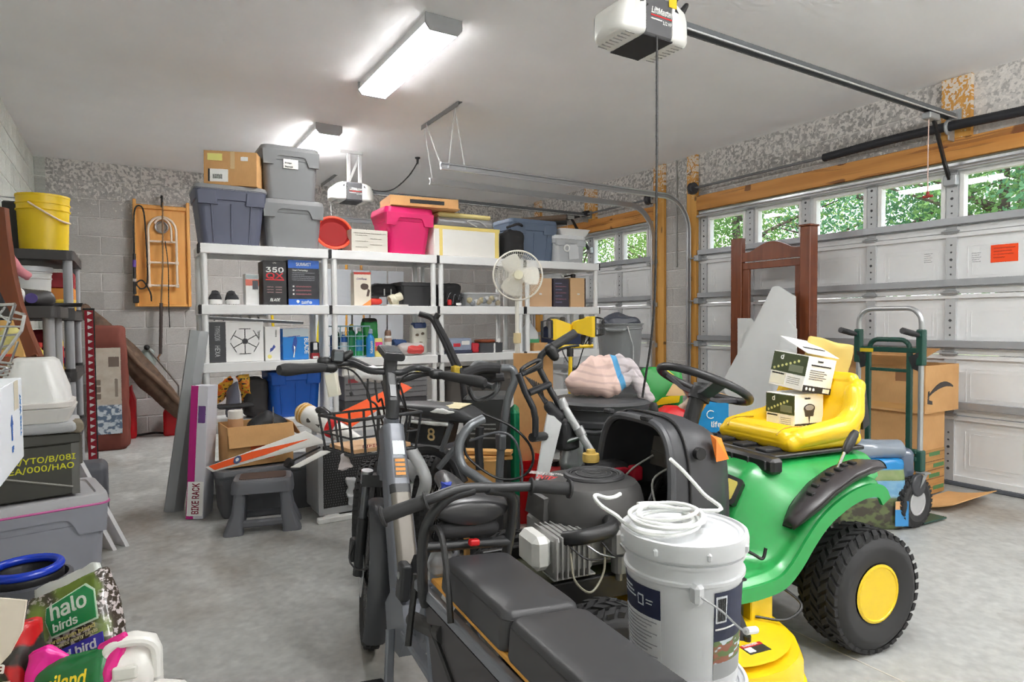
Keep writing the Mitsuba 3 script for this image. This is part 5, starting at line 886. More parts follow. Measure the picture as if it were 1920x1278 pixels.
# two garden light boxes on the seat, an envelope behind them
def lightbox(pos, yaw, label, lean=0, pitch=0, open_=False, lamp=True, size=(0.165, 0.165, 0.155)):
    w, d, h = size; place(pos, yaw, lean, pitch); t = thing('light_box', label, 'box', 'garden light boxes on the tractor seat')
    part(t, 'body', bx(-w/2, w/2, -d/2, d/2, 0, h, 0.0015), PAPER, False)
    y = -d/2-0.0006; part(t, 'black_foot', cat([patch((-w/2, y, 0), *FR, w, h*0.18)]), INK, False); part(t, 'bar_code', patch((w*0.2, y-0.0006, h*0.03), *FR, w*0.24, h*0.12), PAPER, False)
    lettering(t, 'Model', 0.008, INK, (-w*0.16, y, h*0.86), *FR); 
    for k in range(3): part(t, 'icon', polypatch(Point(0, 0).buffer(0.007), (-w*0.38+k*0.022, y-0.0006, h*0.09), *FR), PAPER, False)
    if lamp: part(t, 'lamp_drawing', cat([polypatch(affinity.scale(Point(0, 0).buffer(0.032), 1, 0.62), (0, y, h*0.60), *FR), polypatch([(-0.028, 0), (0.028, 0), (0.022, -0.026), (-0.022, -0.026)], (0, y, h*0.54), *FR), polypatch([(-0.005, 0), (0.005, 0), (0.0, -0.036)], (0, y, h*0.40), *FR)]), paint(50, 50, 52, rough=0.5), False); part(t, 'lamp_glass', polypatch(affinity.scale(Point(0, 0).buffer(0.024), 1, 0.5), (0, y-0.0014, h*0.62), *FR), paint(150, 152, 156, rough=0.4), False)
    else:
        for k in range(5): part(t, 'text_line', patch((-w*0.36, y, h*(0.36+0.06*k)), *FR, w*(0.6 if k % 2 else 0.5), 0.004), paint(120, 120, 120), False)
        part(t, 'rule', patch((-w*0.36, y, h*0.74), *FR, w*0.7, 0.006), INK, False)
    x = -w/2-0.0006; L = ((0, -1, 0), (0, 0, 1))
    part(t, 'garden_print', patch((x, d/2, h*0.42), *L, d, h*0.55), paint(52, 62, 36, rough=0.5), False); part(t, 'print_inset', patch((x-0.0007, -d*0.02, h*0.48), *L, d*0.40, h*0.20), paint(110, 116, 96, rough=0.5), False)
    lettering(t, 'd', 0.022, WHITE, (x-0.0008, d*0.28, h*0.78), *L)
    rr = np.random.default_rng(3)
    for k in range(7): part(t, 'glow_spot', polypatch(Point(0, 0).buffer(0.006), (x-0.0008, d*0.40-k*d*0.11, h*(0.50+0.05*k)), *L), paint(196, 196, 130, rough=0.5), False)
    part(t, 'left_panel', patch((x, d*0.46, h*0.06), *L, d*0.42, h*0.34), paint(226, 224, 206, rough=0.6), False); part(t, 'right_panel', patch((x, 0.0, h*0.06), *L, d*0.46, h*0.34), paint(230, 230, 226, rough=0.6), False)
    for k in range(4): part(t, 'text_line', patch((x-0.0008, -d*0.03, h*(0.14+0.055*k)), *L, d*0.36, 0.003), paint(150, 150, 146), False)
    part(t, 'black_line', patch((x-0.0008, d*0.44, h*0.34), *L, d*0.36, 0.006), INK, False)
    if open_:
        f = part(t, 'open_flap', sheet(lambda u, v: ((u-0.5)*0.198-0.0, -d/2+0.0+v*0.16-0.06*0, h+0.01+v*0.055+0*u), 4, 4, 0.003), PAPER, False); part(f, 'flap_text', sheet(lambda u, v: ((u-0.5)*0.14, -d/2+0.05+v*0.008, h+0.0325+v*0.0028+0*u), 2, 2, 0.001), INK, False)
    return t
lightbox((2.548, 1.742, 0.786), 10, 'closed white and black garden light box standing on the yellow seat', lean=0)
lightbox((2.563, 1.733, 0.955), 6, 'open white and black garden light box tilted on top of the other box', lean=9, pitch=-6, open_=True, lamp=False, size=(0.175, 0.185, 0.155))
place((2.70, 1.72, 0.955), yaw=40, lean=14); solo('envelope', lump(rbox((0, 0, 0.10), (0.20, 0.03, 0.24), 0.012), 0.02, 0.01, 14), paint(206, 180, 100, rough=0.6), 'crumpled yellow padded envelope standing behind the open light box', 'envelope', smooth=True)
# ================================================================ right side: pails, hand truck, boxes, wooden frame
PAIL = paint(206, 208, 211, rough=0.38)
def pail(pos, yaw, label, lid=True, body=PAIL, r=0.152, h=0.368, handle=0, group=None, name='pail', open_=False, rings=True):
    place(pos, yaw); t = thing(name, label, 'bucket', group); rb = r*0.87
    P = [(0.001, 0.0), (rb, 0.0), (rb+0.002, 0.01)]
    if rings: P += [(r*0.945, h*0.70), (r*0.965, h*0.72), (r*1.0, h*0.725), (r*1.0, h*0.745), (r*0.955, h*0.75), (r*0.96, h*0.83), (r*1.0, h*0.835), (r*1.0, h*0.855), (r*0.965, h*0.86), (r*0.975, h*0.965)]
    else: P += [(r*0.97, h*0.9)]
    if open_: P += [(r, h*0.965), (r, h), (r*0.96, h), (r*0.85, 0.02), (0.001, 0.015)]
    else: P += [(r*0.97, h*0.97), (0.001, h*0.97)]
    b = part(t, 'body', lathe(P, 56), body, 30)
    if lid: part(t, 'lid', lathe([(r*0.97, h*0.875), (r*1.05, h*0.885), (r*1.055, h*0.965), (r*1.04, h*0.995), (r*0.985, h*1.0), (r*0.97, h*0.985), (r*0.90, h*0.98), (r*0.88, h*0.968), (0.001, h*0.968)], 56), PAIL, 30)
    return t
bp = (1.215, 1.145)
pail((bp[0]-0.01, bp[1]-0.01, 0), 0, 'lower white pail, carrying the labelled pail and mostly out of the picture', group=None)
B0 = 0.372; t = pail((bp[0], bp[1], B0), 0, 'white lidded pail with navy paper labels, standing on another pail in front')
R0 = 0.145; h = 0.368
def wrap(a0, a1, z0, z1, off=0.0012, n=16, shrink=True):
    """curved label on the pail wall between two angles (degrees, 270 faces -y)"""
    f = lambda u, v: ((0.152*(0.872+0.078*((z0+v*(z1-z0))/(h*0.7)))+off)*np.cos(np.radians(a0+u*(a1-a0))), (0.152*(0.872+0.078*((z0+v*(z1-z0))/(h*0.7)))+off)*np.sin(np.radians(a0+u*(a1-a0))), z0+v*(z1-z0))
    return sheet(f, n, 3, 0.0008)
NAVY = paint(28, 34, 58, rough=0.5); A0 = 270-31.5-17      # direction in which the pail faces the viewer
lb = part(t, 'front_label', wrap(A0-88, A0-20, 0.035, 0.175), paint(214, 216, 218, rough=0.5)); part(lb, 'navy_panel', wrap(A0-88, A0-20, 0.172, 0.245, 0.0014), NAVY)
for k in range(12): part(lb, 'text_line', wrap(A0-82+3*(k % 2), A0-24-6*(k % 3), 0.160-k*0.0095, 0.163-k*0.0095, 0.0022), paint(150, 152, 156, rough=0.6))
part(lb, 'white_mark', wrap(A0-47, A0-39, 0.195, 0.222, 0.0024), paint(196, 200, 206, rough=0.5)); part(lb, 'mark_inset', wrap(A0-45.5, A0-40.5, 0.199, 0.218, 0.0032), NAVY)
for k in range(3): part(lb, 'white_line', wrap(A0-74, A0-56+3*k, 0.228-0.010*k, 0.2315-0.010*k, 0.0026), paint(186, 190, 196, rough=0.6))
for k in range(2): part(lb, 'white_line', wrap(A0-36, A0-28-k, 0.212-0.008*k, 0.2145-0.008*k, 0.0026), paint(206, 208, 210, rough=0.6))
l2 = part(t, 'side_label', wrap(A0+32, A0+80, 0.13, 0.25), NAVY); part(l2, 'grey_foot', wrap(A0+32, A0+80, 0.035, 0.075), paint(150, 152, 154, rough=0.5))
def house_fn(p, n, uv): return mix(mix(C(140, 84, 66), C(88, 110, 64), smoothstep(0.45, 0.6, fbm(p.x*30, p.y*30, p.z*60, 3))), C(190, 200, 206), smoothstep(0.55, 0.62, fbm(p.x*44+3, p.y*44, p.z*70, 2)))
part(l2, 'garden_photo', wrap(A0+32, A0+80, 0.075, 0.13, 0.0014), mat('pail_photo', proc(house_fn), 0.5)); part(l2, 'white_band', wrap(A0+33, A0+46, 0.175, 0.24, 0.0024), paint(206, 210, 216, rough=0.5))
for k in range(9): part(l2, 'bar', wrap(A0+35+k*1.1, A0+35.5+k*1.1+0.3*(k % 2), 0.18, 0.235, 0.0034), INK)
part(t, 'sticker_band', wrap(A0+33, A0+60, 0.158, 0.162, 0.0026), WHITE)
for s in (0,):
    e = np.radians(A0+14); pv = V(0.150*math.cos(e), 0.150*math.sin(e), 0.255)
    part(t, 'handle_boss', box(pv*0.99, (0.03, 0.03, 0.05), 0.008), PAIL, False); q = np.radians(A0+66)
    hp = spl([pv+V(0.003*math.cos(e), 0.003*math.sin(e), 0)*4, V(0.163*math.cos(np.radians(A0+34)), 0.163*math.sin(np.radians(A0+34)), 0.215), V(0.172*math.cos(np.radians(A0+52)), 0.172*math.sin(np.radians(A0+52)), 0.165), V(0.176*math.cos(q), 0.176*math.sin(q), 0.145)], 6)
    part(t, 'wire_handle', tube(hp, 0.003, 6), STEEL); part(t, 'handle_grip', tube([V(0.174*math.cos(np.radians(A0+58)), 0.174*math.sin(np.radians(A0+58)), 0.155), V(0.178*math.cos(np.radians(A0+76)), 0.178*math.sin(np.radians(A0+76)), 0.138)], 0.009, 10), WHITE)
for k in range(8): part(t, 'lid_tab', box((0.1605*math.cos(k*0.785+0.35), 0.1605*math.sin(k*0.785+0.35), h*0.93), (0.012, 0.012, 0.02), 0.004), PAIL, False)
part(t, 'spout_cap', lathe([(0.001, 0.365), (0.032, 0.365), (0.032, 0.382), (0.026, 0.386), (0.001, 0.386)], 24, (0.052, 0.012, 0)), paint(206, 206, 204, rough=0.4)); part(t, 'cap_stain', lathe([(0.001, 0.3865), (0.024, 0.3868), (0.022, 0.388), (0.001, 0.388)], 20, (0.052, 0.012, 0)), paint(196, 160, 140, rough=0.7))
# coil of white tubing on the lid
place((bp[0]-0.045, bp[1]+0.02, B0+0.372)); rg2 = np.random.default_rng(5); pts = []
for k in range(120):
    a = k*0.26+2.6; rr = 0.088+0.014*math.sin(a*0.61)-0.010*(k/120); pts.append((rr*math.cos(a)*1.05, rr*math.sin(a), 0.008+0.028*k/120+0.006*math.sin(a*1.3)))
first = [(-0.10, 0.10, 0.06), (-0.15, 0.10, 0.075), (-0.165, 0.05, 0.06), (-0.13, -0.0, 0.03)]
pts = [tuple(p) for p in spl([(-0.05, 0.115, 0.06)]+first, 5)]+pts
last = [(0.13, -0.06, 0.03), (0.165, 0.02, 0.05), (0.15, 0.075, 0.10), (0.11, 0.09, 0.14)]
solo('tubing_coil', tube(spl(pts[::3]+last, 5), 0.0052, 8), paint(226, 228, 226, rough=0.35), 'coil of thin white tubing lying on the pail lid', 'tubing')

# ---------------------------------------------------------------- wooden mirror frame standing by the wide door
def maho_fn(p, n, uv): return mix(C(84, 40, 22), C(128, 70, 40), fbm(p.x*24+p.y*24, p.y*24, p.z*2.2, 4)*1.1)
MAHO = mat('red_brown_wood', proc(maho_fn), 0.4, spec=0.5)
place(); t = thing('wooden_stand', 'dark red brown wooden frame with an arched top standing in front of the wide door', 'frame'); X0 = 5.0
yl0, yl1, yr0, yr1 = ax(1370, 500, X0)[1], ax(1390, 500, X0)[1], ax(1503, 500, X0)[1], ax(1527, 500, X0)[1]
zl, zr = ax(1375, 448, X0)[2], ax(1512, 424, X0)[2]
part(t, 'post', bx(X0, X0+0.06, yl1, yl0, 0, zl, 0.005), MAHO, False); part(t, 'post', bx(X0-0.03, X0+0.08, yr1+0.02, yr0, 0, zr, 0.006), MAHO, False); part(t, 'post_cap', bx(X0-0.04, X0+0.09, yr1+0.01, yr0+0.01, zr, zr+0.015, 0.004), MAHO, False)
za = ax(1400, 490, X0)[2]; zb = ax(1444, 452, X0)[2]
ar = [(yl1, za)]+[(yl1+(yr0-yl1)*u, za+0.085+(zb-za-0.085)*max(0, math.sin(math.pi*min(max((u-0.12)/0.76, 0), 1)))**1.3) for u in np.linspace(0, 1, 25)]+[(yr0, za)]
part(t, 'arched_rail', prism(ar, 0.035, 'x', X0+0.01), MAHO, False); part(t, 'inner_rail', bx(X0+0.015, X0+0.045, yr0, yl1, za-0.075, za-0.012, 0.004), MAHO, False)
part(t, 'inner_stile', bx(X0+0.015, X0+0.045, yl1-0.075, yl1, 0.1, za-0.075, 0.004), MAHO, False); part(t, 'inner_stile', bx(X0+0.015, X0+0.045, yr0, yr0+0.075, 0.1, za-0.075, 0.004), MAHO, False); part(t, 'bottom_rail', bx(X0+0.015, X0+0.045, yr0, yl1, 0.05, 0.15, 0.004), MAHO, False)
# white foam boards leaning on it
FOAM = paint(228, 230, 230, rough=0.6)
def board(pts, Xf, th, label):
    """a flat board given by its outline seen on a leaning plane: X = Xf at the floor, leaning to Xf+0.18 per metre"""
    o = V(Xf, 0, 0); nrm = V(1, 0, -0.18); nrm /= np.linalg.norm(nrm); P = []
    for x, y in pts:
        v = ray(x, y); tt = ((o-CAM)@nrm)/(v@nrm); P.append(CAM+v*tt)
    up = V(0.18, 0, 1)/np.linalg.norm(V(0.18, 0, 1)); q = [(-(p[1]), (p-o)@up) for p in P]; lo = np.array(q)
    place(); m = polypatch(Polygon(q), o-nrm*th, (0, -1, 0), up, th); return solo('foam_board', m, FOAM, label, 'board', 'white foam boards', False)
board([(1451, 539), (1457, 537), (1463, 537), (1494, 556), (1495, 640), (1488, 1000), (1370, 1000), (1365, 740), (1354, 722), (1400, 638)], 4.62, 0.012, 'largest white foam board, its slanted top reaching up between the frame posts')
board([(1386, 597), (1412, 597), (1440, 640), (1440, 1000), (1386, 1000)], 4.72, 0.012, 'white board with a square top left corner, behind the largest board')
board([(1480, 601), (1496, 617), (1493, 1000), (1420, 1000), (1462, 660)], 4.54, 0.010, 'small white board in front of the largest one, above the light boxes')

# ---------------------------------------------------------------- hand truck
HG = paint(22, 62, 52, rough=0.35); ALU = paint(196, 198, 200, rough=0.3, metal=0.8)
hx, hy = V(0.853, -0.522, 0), V(0.522, 0.853, 0); XT = 4.12
yl_, yr_ = ax(1607, 720, XT)[1], ax(1729, 720, XT)[1]; hw_ = (yl_-yr_)/2
axes((XT, (yl_+yr_)/2, 0), V(-0.07, -0.9975, 0), V(0.9975, -0.07, 0), V(0, 0, 1)); t = thing('hand_truck', 'dark green and aluminium hand truck with black grips standing by the boxes', 'hand truck')
def H(px, py): return 0, ax(px, py, XT)[2]
xl, xr_ = -hw_, hw_; ztop = H(1668, 575)[1]
lp = [(xl, 0, 0.34), (xl, 0, ztop-0.10)]+[(xl+0.09-0.09*math.cos(a), 0, ztop-0.10+0.09*math.sin(a)) for a in np.linspace(0.2, np.pi/2, 7)]+[(xr_-0.09+0.09*math.sin(a), 0, ztop-0.10+0.09*math.cos(a)) for a in np.linspace(0, np.pi/2-0.2, 7)]+[(xr_, 0, ztop-0.10), (xr_, 0, 0.34)]
part(t, 'aluminium_loop', tube(lp, 0.0155, 14), ALU)
for x, n in ((xl, 'l'), (xr_, 'r')):
    part(t, 'sleeve', rbox((x, 0, 1.09), (0.045, 0.045, 0.22), 0.01), HG); part(t, 'sleeve', rbox((x, 0, 0.40), (0.046, 0.05, 0.13), 0.01), HG)
    part(t, 'clamp', hull([(x*0.98, -0.03, 1.06), (x*0.98, 0.03, 1.06), (x*0.70, -0.03, 1.03), (x*0.70, 0.03, 1.03), (x*0.72, 0, 0.96), (x*0.98, 0, 0.94), (x, 0, 1.0)]), BLACKM, 30)
    gx = x; hd = (-0.02, -0.16, 0.035); part(t, 'handle_bracket', tube([(gx, 0, 1.16), (gx+hd[0]*0.25, hd[1]*0.25, 1.16+hd[2]*0.25)], 0.014, 10), HG)
    part(t, 'grip', tube([(gx+hd[0]*f, hd[1]*f, 1.16+hd[2]*f) for f in (0.2, 0.5, 1.0)], [0.015, 0.019, 0.019], 12), BLACK)
    part(t, 'inner_upright', bx(x*0.66-0.016, x*0.66+0.016, -0.012, 0.012, 0.03, 1.08, 0.004), HG, False)
arp = [(xl*0.62, 0, 1.05)]+[(xl*0.62+0.06-0.06*math.cos(a), 0, 1.08+0.055*math.sin(a)) for a in np.linspace(0.1, np.pi/2, 6)]+[(xr_*0.66-0.06+0.06*math.sin(a), 0, 1.08+0.055*math.cos(a)) for a in np.linspace(0, np.pi/2-0.1, 6)]+[(xr_*0.66, 0, 1.0)]
part(t, 'arched_handle', tube(arp, 0.015, 12), HG)
for z, r in ((H(1668, 655)[1], 0.016), (H(1668, 693)[1], 0.010)): part(t, 'cross_bar', bx(xl*0.95 if r > 0.012 else xl*0.6, xr_*0.95 if r > 0.012 else xr_*0.6, -r, r, z-r, z+r, 0.005), HG, False)
for z in (0.455, 0.41): part(t, 'cross_bar', bx(xl*0.98, xr_*0.98, -0.035, -0.005, z-0.014, z+0.014, 0.005), HG, False)
part(t, 'black_cross_bar', bx(xl*0.6, xr_*0.6, -0.05, -0.03, 0.425, 0.447, 0.004), BLACKM, False); part(t, 'yellow_sticker', bx(xl*0.95, xl*0.45, -0.018, -0.0165, H(1610, 655)[1]-0.012, H(1610, 655)[1]+0.012), paint(206, 176, 30, rough=0.5), False)
part(t, 'toe_plate', bx(-0.22, 0.22, 0.02, 0.26, 0.012, 0.02), HG, False); part(t, 'axle', cyl((-0.18, -0.05, 0.155), (0.18, -0.05, 0.155), 0.01, n=10), STEEL)
for s in (-1, 1):
    part(t, 'axle_strut', tube([(s*0.10, 0, 0.33), (s*0.09, -0.06, 0.155)], 0.013, 8), HG)
    wheel(t, (s*0.185, -0.05, 0.155), 0.155, 0.085, 0.075, paint(196, 196, 198, rough=0.35, metal=0.4), 'wheel', out=s, nl=30, rows=3)
    cs = part(t, 'caster_fork', cat([bx(s*0.22-0.03, s*0.22+0.03, -0.03, 0.03, 0.325, 0.335, 0.003), hull([(s*0.22+0.018, -0.025, 0.33), (s*0.22+0.018, 0.02, 0.33), (s*0.22+0.018, -0.06, 0.25), (s*0.22+0.022, -0.025, 0.33), (s*0.22+0.022, 0.02, 0.33), (s*0.22+0.022, -0.06, 0.25)]), hull([(s*0.22-0.018, -0.025, 0.33), (s*0.22-0.018, 0.02, 0.33), (s*0.22-0.018, -0.06, 0.25), (s*0.22-0.022, -0.025, 0.33), (s*0.22-0.022, 0.02, 0.33), (s*0.22-0.022, -0.06, 0.25)])]), GALV, False)
    part(t, 'caster_wheel', lathe_x([(0.001, -0.014), (0.02, -0.016), (0.05, -0.012), (0.062, -0.014), (0.068, -0.008), (0.068, 0.008), (0.062, 0.014), (0.05, 0.012), (0.02, 0.016), (0.001, 0.014)], 28, (s*0.22+0.005*0, -0.055, 0.262)), paint(50, 51, 54, rough=0.4), 30)
part(t, 'yellow_strap', tube([(0.05, -0.05, 0.42), (0.0, -0.06, 0.36), (-0.03, -0.07, 0.30)], 0.010, 6), paint(210, 190, 40, rough=0.5)); part(t, 'silver_strut', tube([(0.12, -0.03, 0.33), (0.09, -0.08, 0.24)], 0.010, 8), paint(206, 200, 176, rough=0.4))
# ---------------------------------------------------------------- cardboard boxes by the door
ya = 2.22; xa, xb = ay(1735, 740, ya)[0], 5.19; zt, zb_ = 0.935, 0.60
place(); t = thing('cardboard_box', 'large open brown box with a black curved arrow, upper of two by the garage door', 'box'); yb2 = 3.05
part(t, 'body', cat([bx(xa, xb, ya, ya+0.006, zb_, zt), bx(xa, xb, yb2-0.006, yb2, zb_, zt), bx(xa, xa+0.006, ya, yb2, zb_, zt), bx(xb-0.006, xb, ya, yb2, zb_, zt), bx(xa, xb, ya, yb2, zb_, zb_+0.006)]), CARD, False)
part(t, 'flap', sheet(lambda u, v: (xa-0.02+u*0.5*0+v*-0.16+0.02, ya+0.02+u*(yb2-ya-0.04), zt+0.03*np.sin(v*2.0)+0.05*v), 4, 6, 0.005), CARD, False); part(t, 'flap', sheet(lambda u, v: (xa+0.01+u*0.30, ya+0.05+v*(yb2-ya-0.1), zt+0.03+u*0.08+0*v), 4, 6, 0.005), CARDIN, False)
W_ = xb-xa; aw = [(0.10*W_+0.72*W_*u, 0.085+0.13*math.sin(math.pi*(0.12+0.62*u))) for u in np.linspace(0, 1, 18)]; lo = [(x, y-0.012-0.028*math.sin(math.pi*i/17)) for i, (x, y) in enumerate(aw)]
part(t, 'curved_arrow', polypatch(Polygon(aw+lo[::-1]), (xa, ya-0.0006, zb_), *FR), paint(52, 46, 44, rough=0.7), False); part(t, 'arrow_head', polypatch([(0.075*W_, 0.155), (0.12*W_, 0.16), (0.10*W_, 0.095), (0.20*W_, 0.085), (0.20*W_, 0.06), (0.06*W_, 0.07)], (xa, ya-0.0006, zb_), *FR), paint(52, 46, 44, rough=0.7), False)
part(t, 'printed_mark', patch((xa-0.0006, ya+0.20, zb_+0.22), (0, -1, 0), (0, 0, 1), 0.09, 0.09), paint(130, 90, 56, rough=0.7), False); part(t, 'tape_strip', patch((xa-0.0006, yb2, zb_+0.02), (0, -1, 0), (0, 0, 1), yb2-ya, 0.04), paint(206, 156, 96, rough=0.4), False)
place(); t = thing('cardboard_box', 'tall brown box with green stripes near the floor, under the box with the arrow', 'box')
x0, x1, y0, y1, zz = xa+0.03, xb-0.13, ya+0.03, yb2-0.03, zb_-0.003
part(t, 'body', bx(x0, x1, y0, y1, 0.012, zz, 0.003), CARD, False)
def plank_fn(p, n, uv): return mix(mix(C(150, 106, 58), C(190, 146, 88), fbm(p.x*6, p.y*6, p.z*60, 3)), C(96, 64, 36), smoothstep(0.86, 0.95, p.z*16-dr.floor(p.z*16)))
pk = part(t, 'plank_print', cat([patch((x0, y0-0.0006, 0.012), *FR, x1-x0, 0.32), patch((x0-0.0006, y1, 0.012), (0, -1, 0), (0, 0, 1), y1-y0, 0.32)]), mat('plank_print', proc(plank_fn), 0.7), False)
for k, z in enumerate((0.04, 0.13, 0.20, 0.285)): part(pk, 'green_stripe', patch((x1-0.16-0.06*(k % 2), y0-0.0014, z), *FR, 0.15, 0.028), paint(74, 122, 74, rough=0.6), False)
place(); solo('cardboard_sheet', sheet(lambda u, v: (xa-0.25+u*0.62+v*0.05, y0-0.02-v*0.28+u*0.0, 0.055*np.maximum(0, 0.25-np.abs(v-0.75))*0+0.006+0.06*v*v), 8, 8, 0.006), CARD, 'flat cardboard flap lying on the floor in front of the boxes', 'cardboard', smooth=False)
# ---------------------------------------------------------------- potting soil bag with a wrapped roll on top
def soil_fn(p, n, uv):
    g = fbm(p.x*26, p.y*26, p.z*26, 3); c = mix(C(58, 52, 44), C(86, 96, 60), smoothstep(0.4, 0.6, g)); c = mix(c, mix(C(60, 136, 186), C(150, 186, 206), g), smoothstep(0.19, 0.21, p.z)*dr.select(p.z < 0.30, 1.0, 0.0))
    c = mix(c, mix(C(110, 136, 74), C(150, 156, 120), g), smoothstep(0.29, 0.31, p.z)); return mix(c, C(30, 128, 190), smoothstep(0.355, 0.37, p.z))
sb0 = az(1624, 985, 0); axes((sb0[0]-0.01, sb0[1]+0.0, 0), hx, hy, V(0, 0, 1)); t = thing('soil_bag', 'blue and green printed bag of soil standing between the tractor and the hand truck', 'bag')
part(t, 'bag', lump(loft([rrect(0.42, 0.15, 0.05, 5, 0.0), rrect(0.44, 0.18, 0.06, 5, 0.06), rrect(0.43, 0.17, 0.06, 5, 0.30), rrect(0.42, 0.12, 0.05, 5, 0.42)]), 0.03, 0.008, 9, 2), mat('soil_print', proc(soil_fn), 0.3, spec=0.5), True)
part(t, 'blue_tab', patch((0.12, -0.102, 0.03), *FR, 0.08, 0.15), paint(60, 140, 200, rough=0.35), False); part(t, 'orange_tab', patch((0.12, -0.1025, 0.13), *FR, 0.06, 0.05), paint(220, 170, 120, rough=0.4), False)
t = thing('plastic_roll', 'clear plastic wrapped roll of blue grey cloth lying on the soil bag', 'roll'); part(t, 'roll', lump(tube([(-0.32, 0.03, 0.46), (0.0, 0.0, 0.475), (0.22, 0.02, 0.47)], [0.05, 0.062, 0.06], 14, flat=None), 0.03, 0.014, 10, 5), paint(128, 138, 150, rough=0.15, spec=0.8), True); part(t, 'hanging_end', lump(rbox((0.245, 0.03, 0.37), (0.09, 0.12, 0.2), 0.035), 0.03, 0.014, 12, 6), paint(84, 94, 110, rough=0.2, spec=0.7), True)
# ---------------------------------------------------------------- behind the tractor dash
def bluebox():
    c = dp(1352, 800, 3.5); place((c[0], c[1]+0.1, 0.0), yaw=32); t = thing('blue_box', 'bright blue box with white print standing behind the steering wheel', 'box'); h = 0.84
    part(t, 'body', bx(-0.09, 0.10, -0.07, 0.07, 0, h, 0.003), paint(30, 136, 196, rough=0.45), False)
    part(t, 'white_curl', cat([tube([(0.0+0.022*math.cos(a), -0.0715, h-0.10+0.022*math.sin(a)) for a in np.linspace(0.8, 5.5, 14)], 0.003, 5)]), WHITE); lettering(t, 'CA', 0.03, WHITE, (-0.07, -0.0706, h-0.06), *FR, width=0.035); lettering(t, 'life', 0.03, WHITE, (0.0, -0.0706, h-0.17), *FR, width=0.06)
    part(t, 'top_edge', bx(-0.092, 0.102, -0.072, 0.072, h-0.004, h+0.004), CARD, False)
bluebox()
gc = dp(1262, 745, 3.75)
place((gc[0], gc[1]+0.10, 0), yaw=30); t = thing('fertilizer_bag', 'green and yellow bag standing on the floor beyond the tractor dash', 'bag'); part(t, 'bag', lump(loft([rrect(0.24, 0.14, 0.04, 5, 0), rrect(0.26, 0.16, 0.05, 5, 0.1), rrect(0.26, 0.15, 0.05, 5, 0.8), rrect(0.24, 0.07, 0.03, 5, 0.98)]), 0.04, 0.012, 9, 3), paint(28, 132, 52, rough=0.4), True); part(t, 'yellow_print', polypatch([(-0.06, 0), (0.10, 0.02), (0.11, 0.07), (0.0, 0.05)], (-0.02, -0.105, 0.76), *FR), YEL, False); part(t, 'cream_print', polypatch([(0.0, 0), (0.12, 0.0), (0.06, 0.10)], (0.0, -0.106, 0.82), *FR), paint(222, 190, 140, rough=0.5), False)
place((gc[0]-0.12, gc[1]-0.10, 0), yaw=20); t = thing('fuel_can', 'red fuel can with a yellow tipped spout behind the tractor dash', 'fuel can'); part(t, 'body', loft([rrect(0.24, 0.18, 0.04, 5, 0.0), rrect(0.26, 0.19, 0.05, 5, 0.02), rrect(0.26, 0.19, 0.05, 5, 0.66), rrect(0.20, 0.15, 0.05, 5, 0.74), rrect(0.07, 0.07, 0.03, 5, 0.78)]), paint(198, 24, 30, rough=0.35)); part(t, 'spout', tube(spl([(0.04, -0.02, 0.76), (0.10, -0.04, 0.82), (0.05, -0.05, 0.90), (-0.03, -0.06, 0.95)], 6), [0.018]*13+[0.014]*6, 10), paint(176, 156, 140, rough=0.5)); part(t, 'spout_tip', tube([(-0.02, -0.06, 0.945), (-0.08, -0.06, 0.99)], 0.017, 10), YEL)
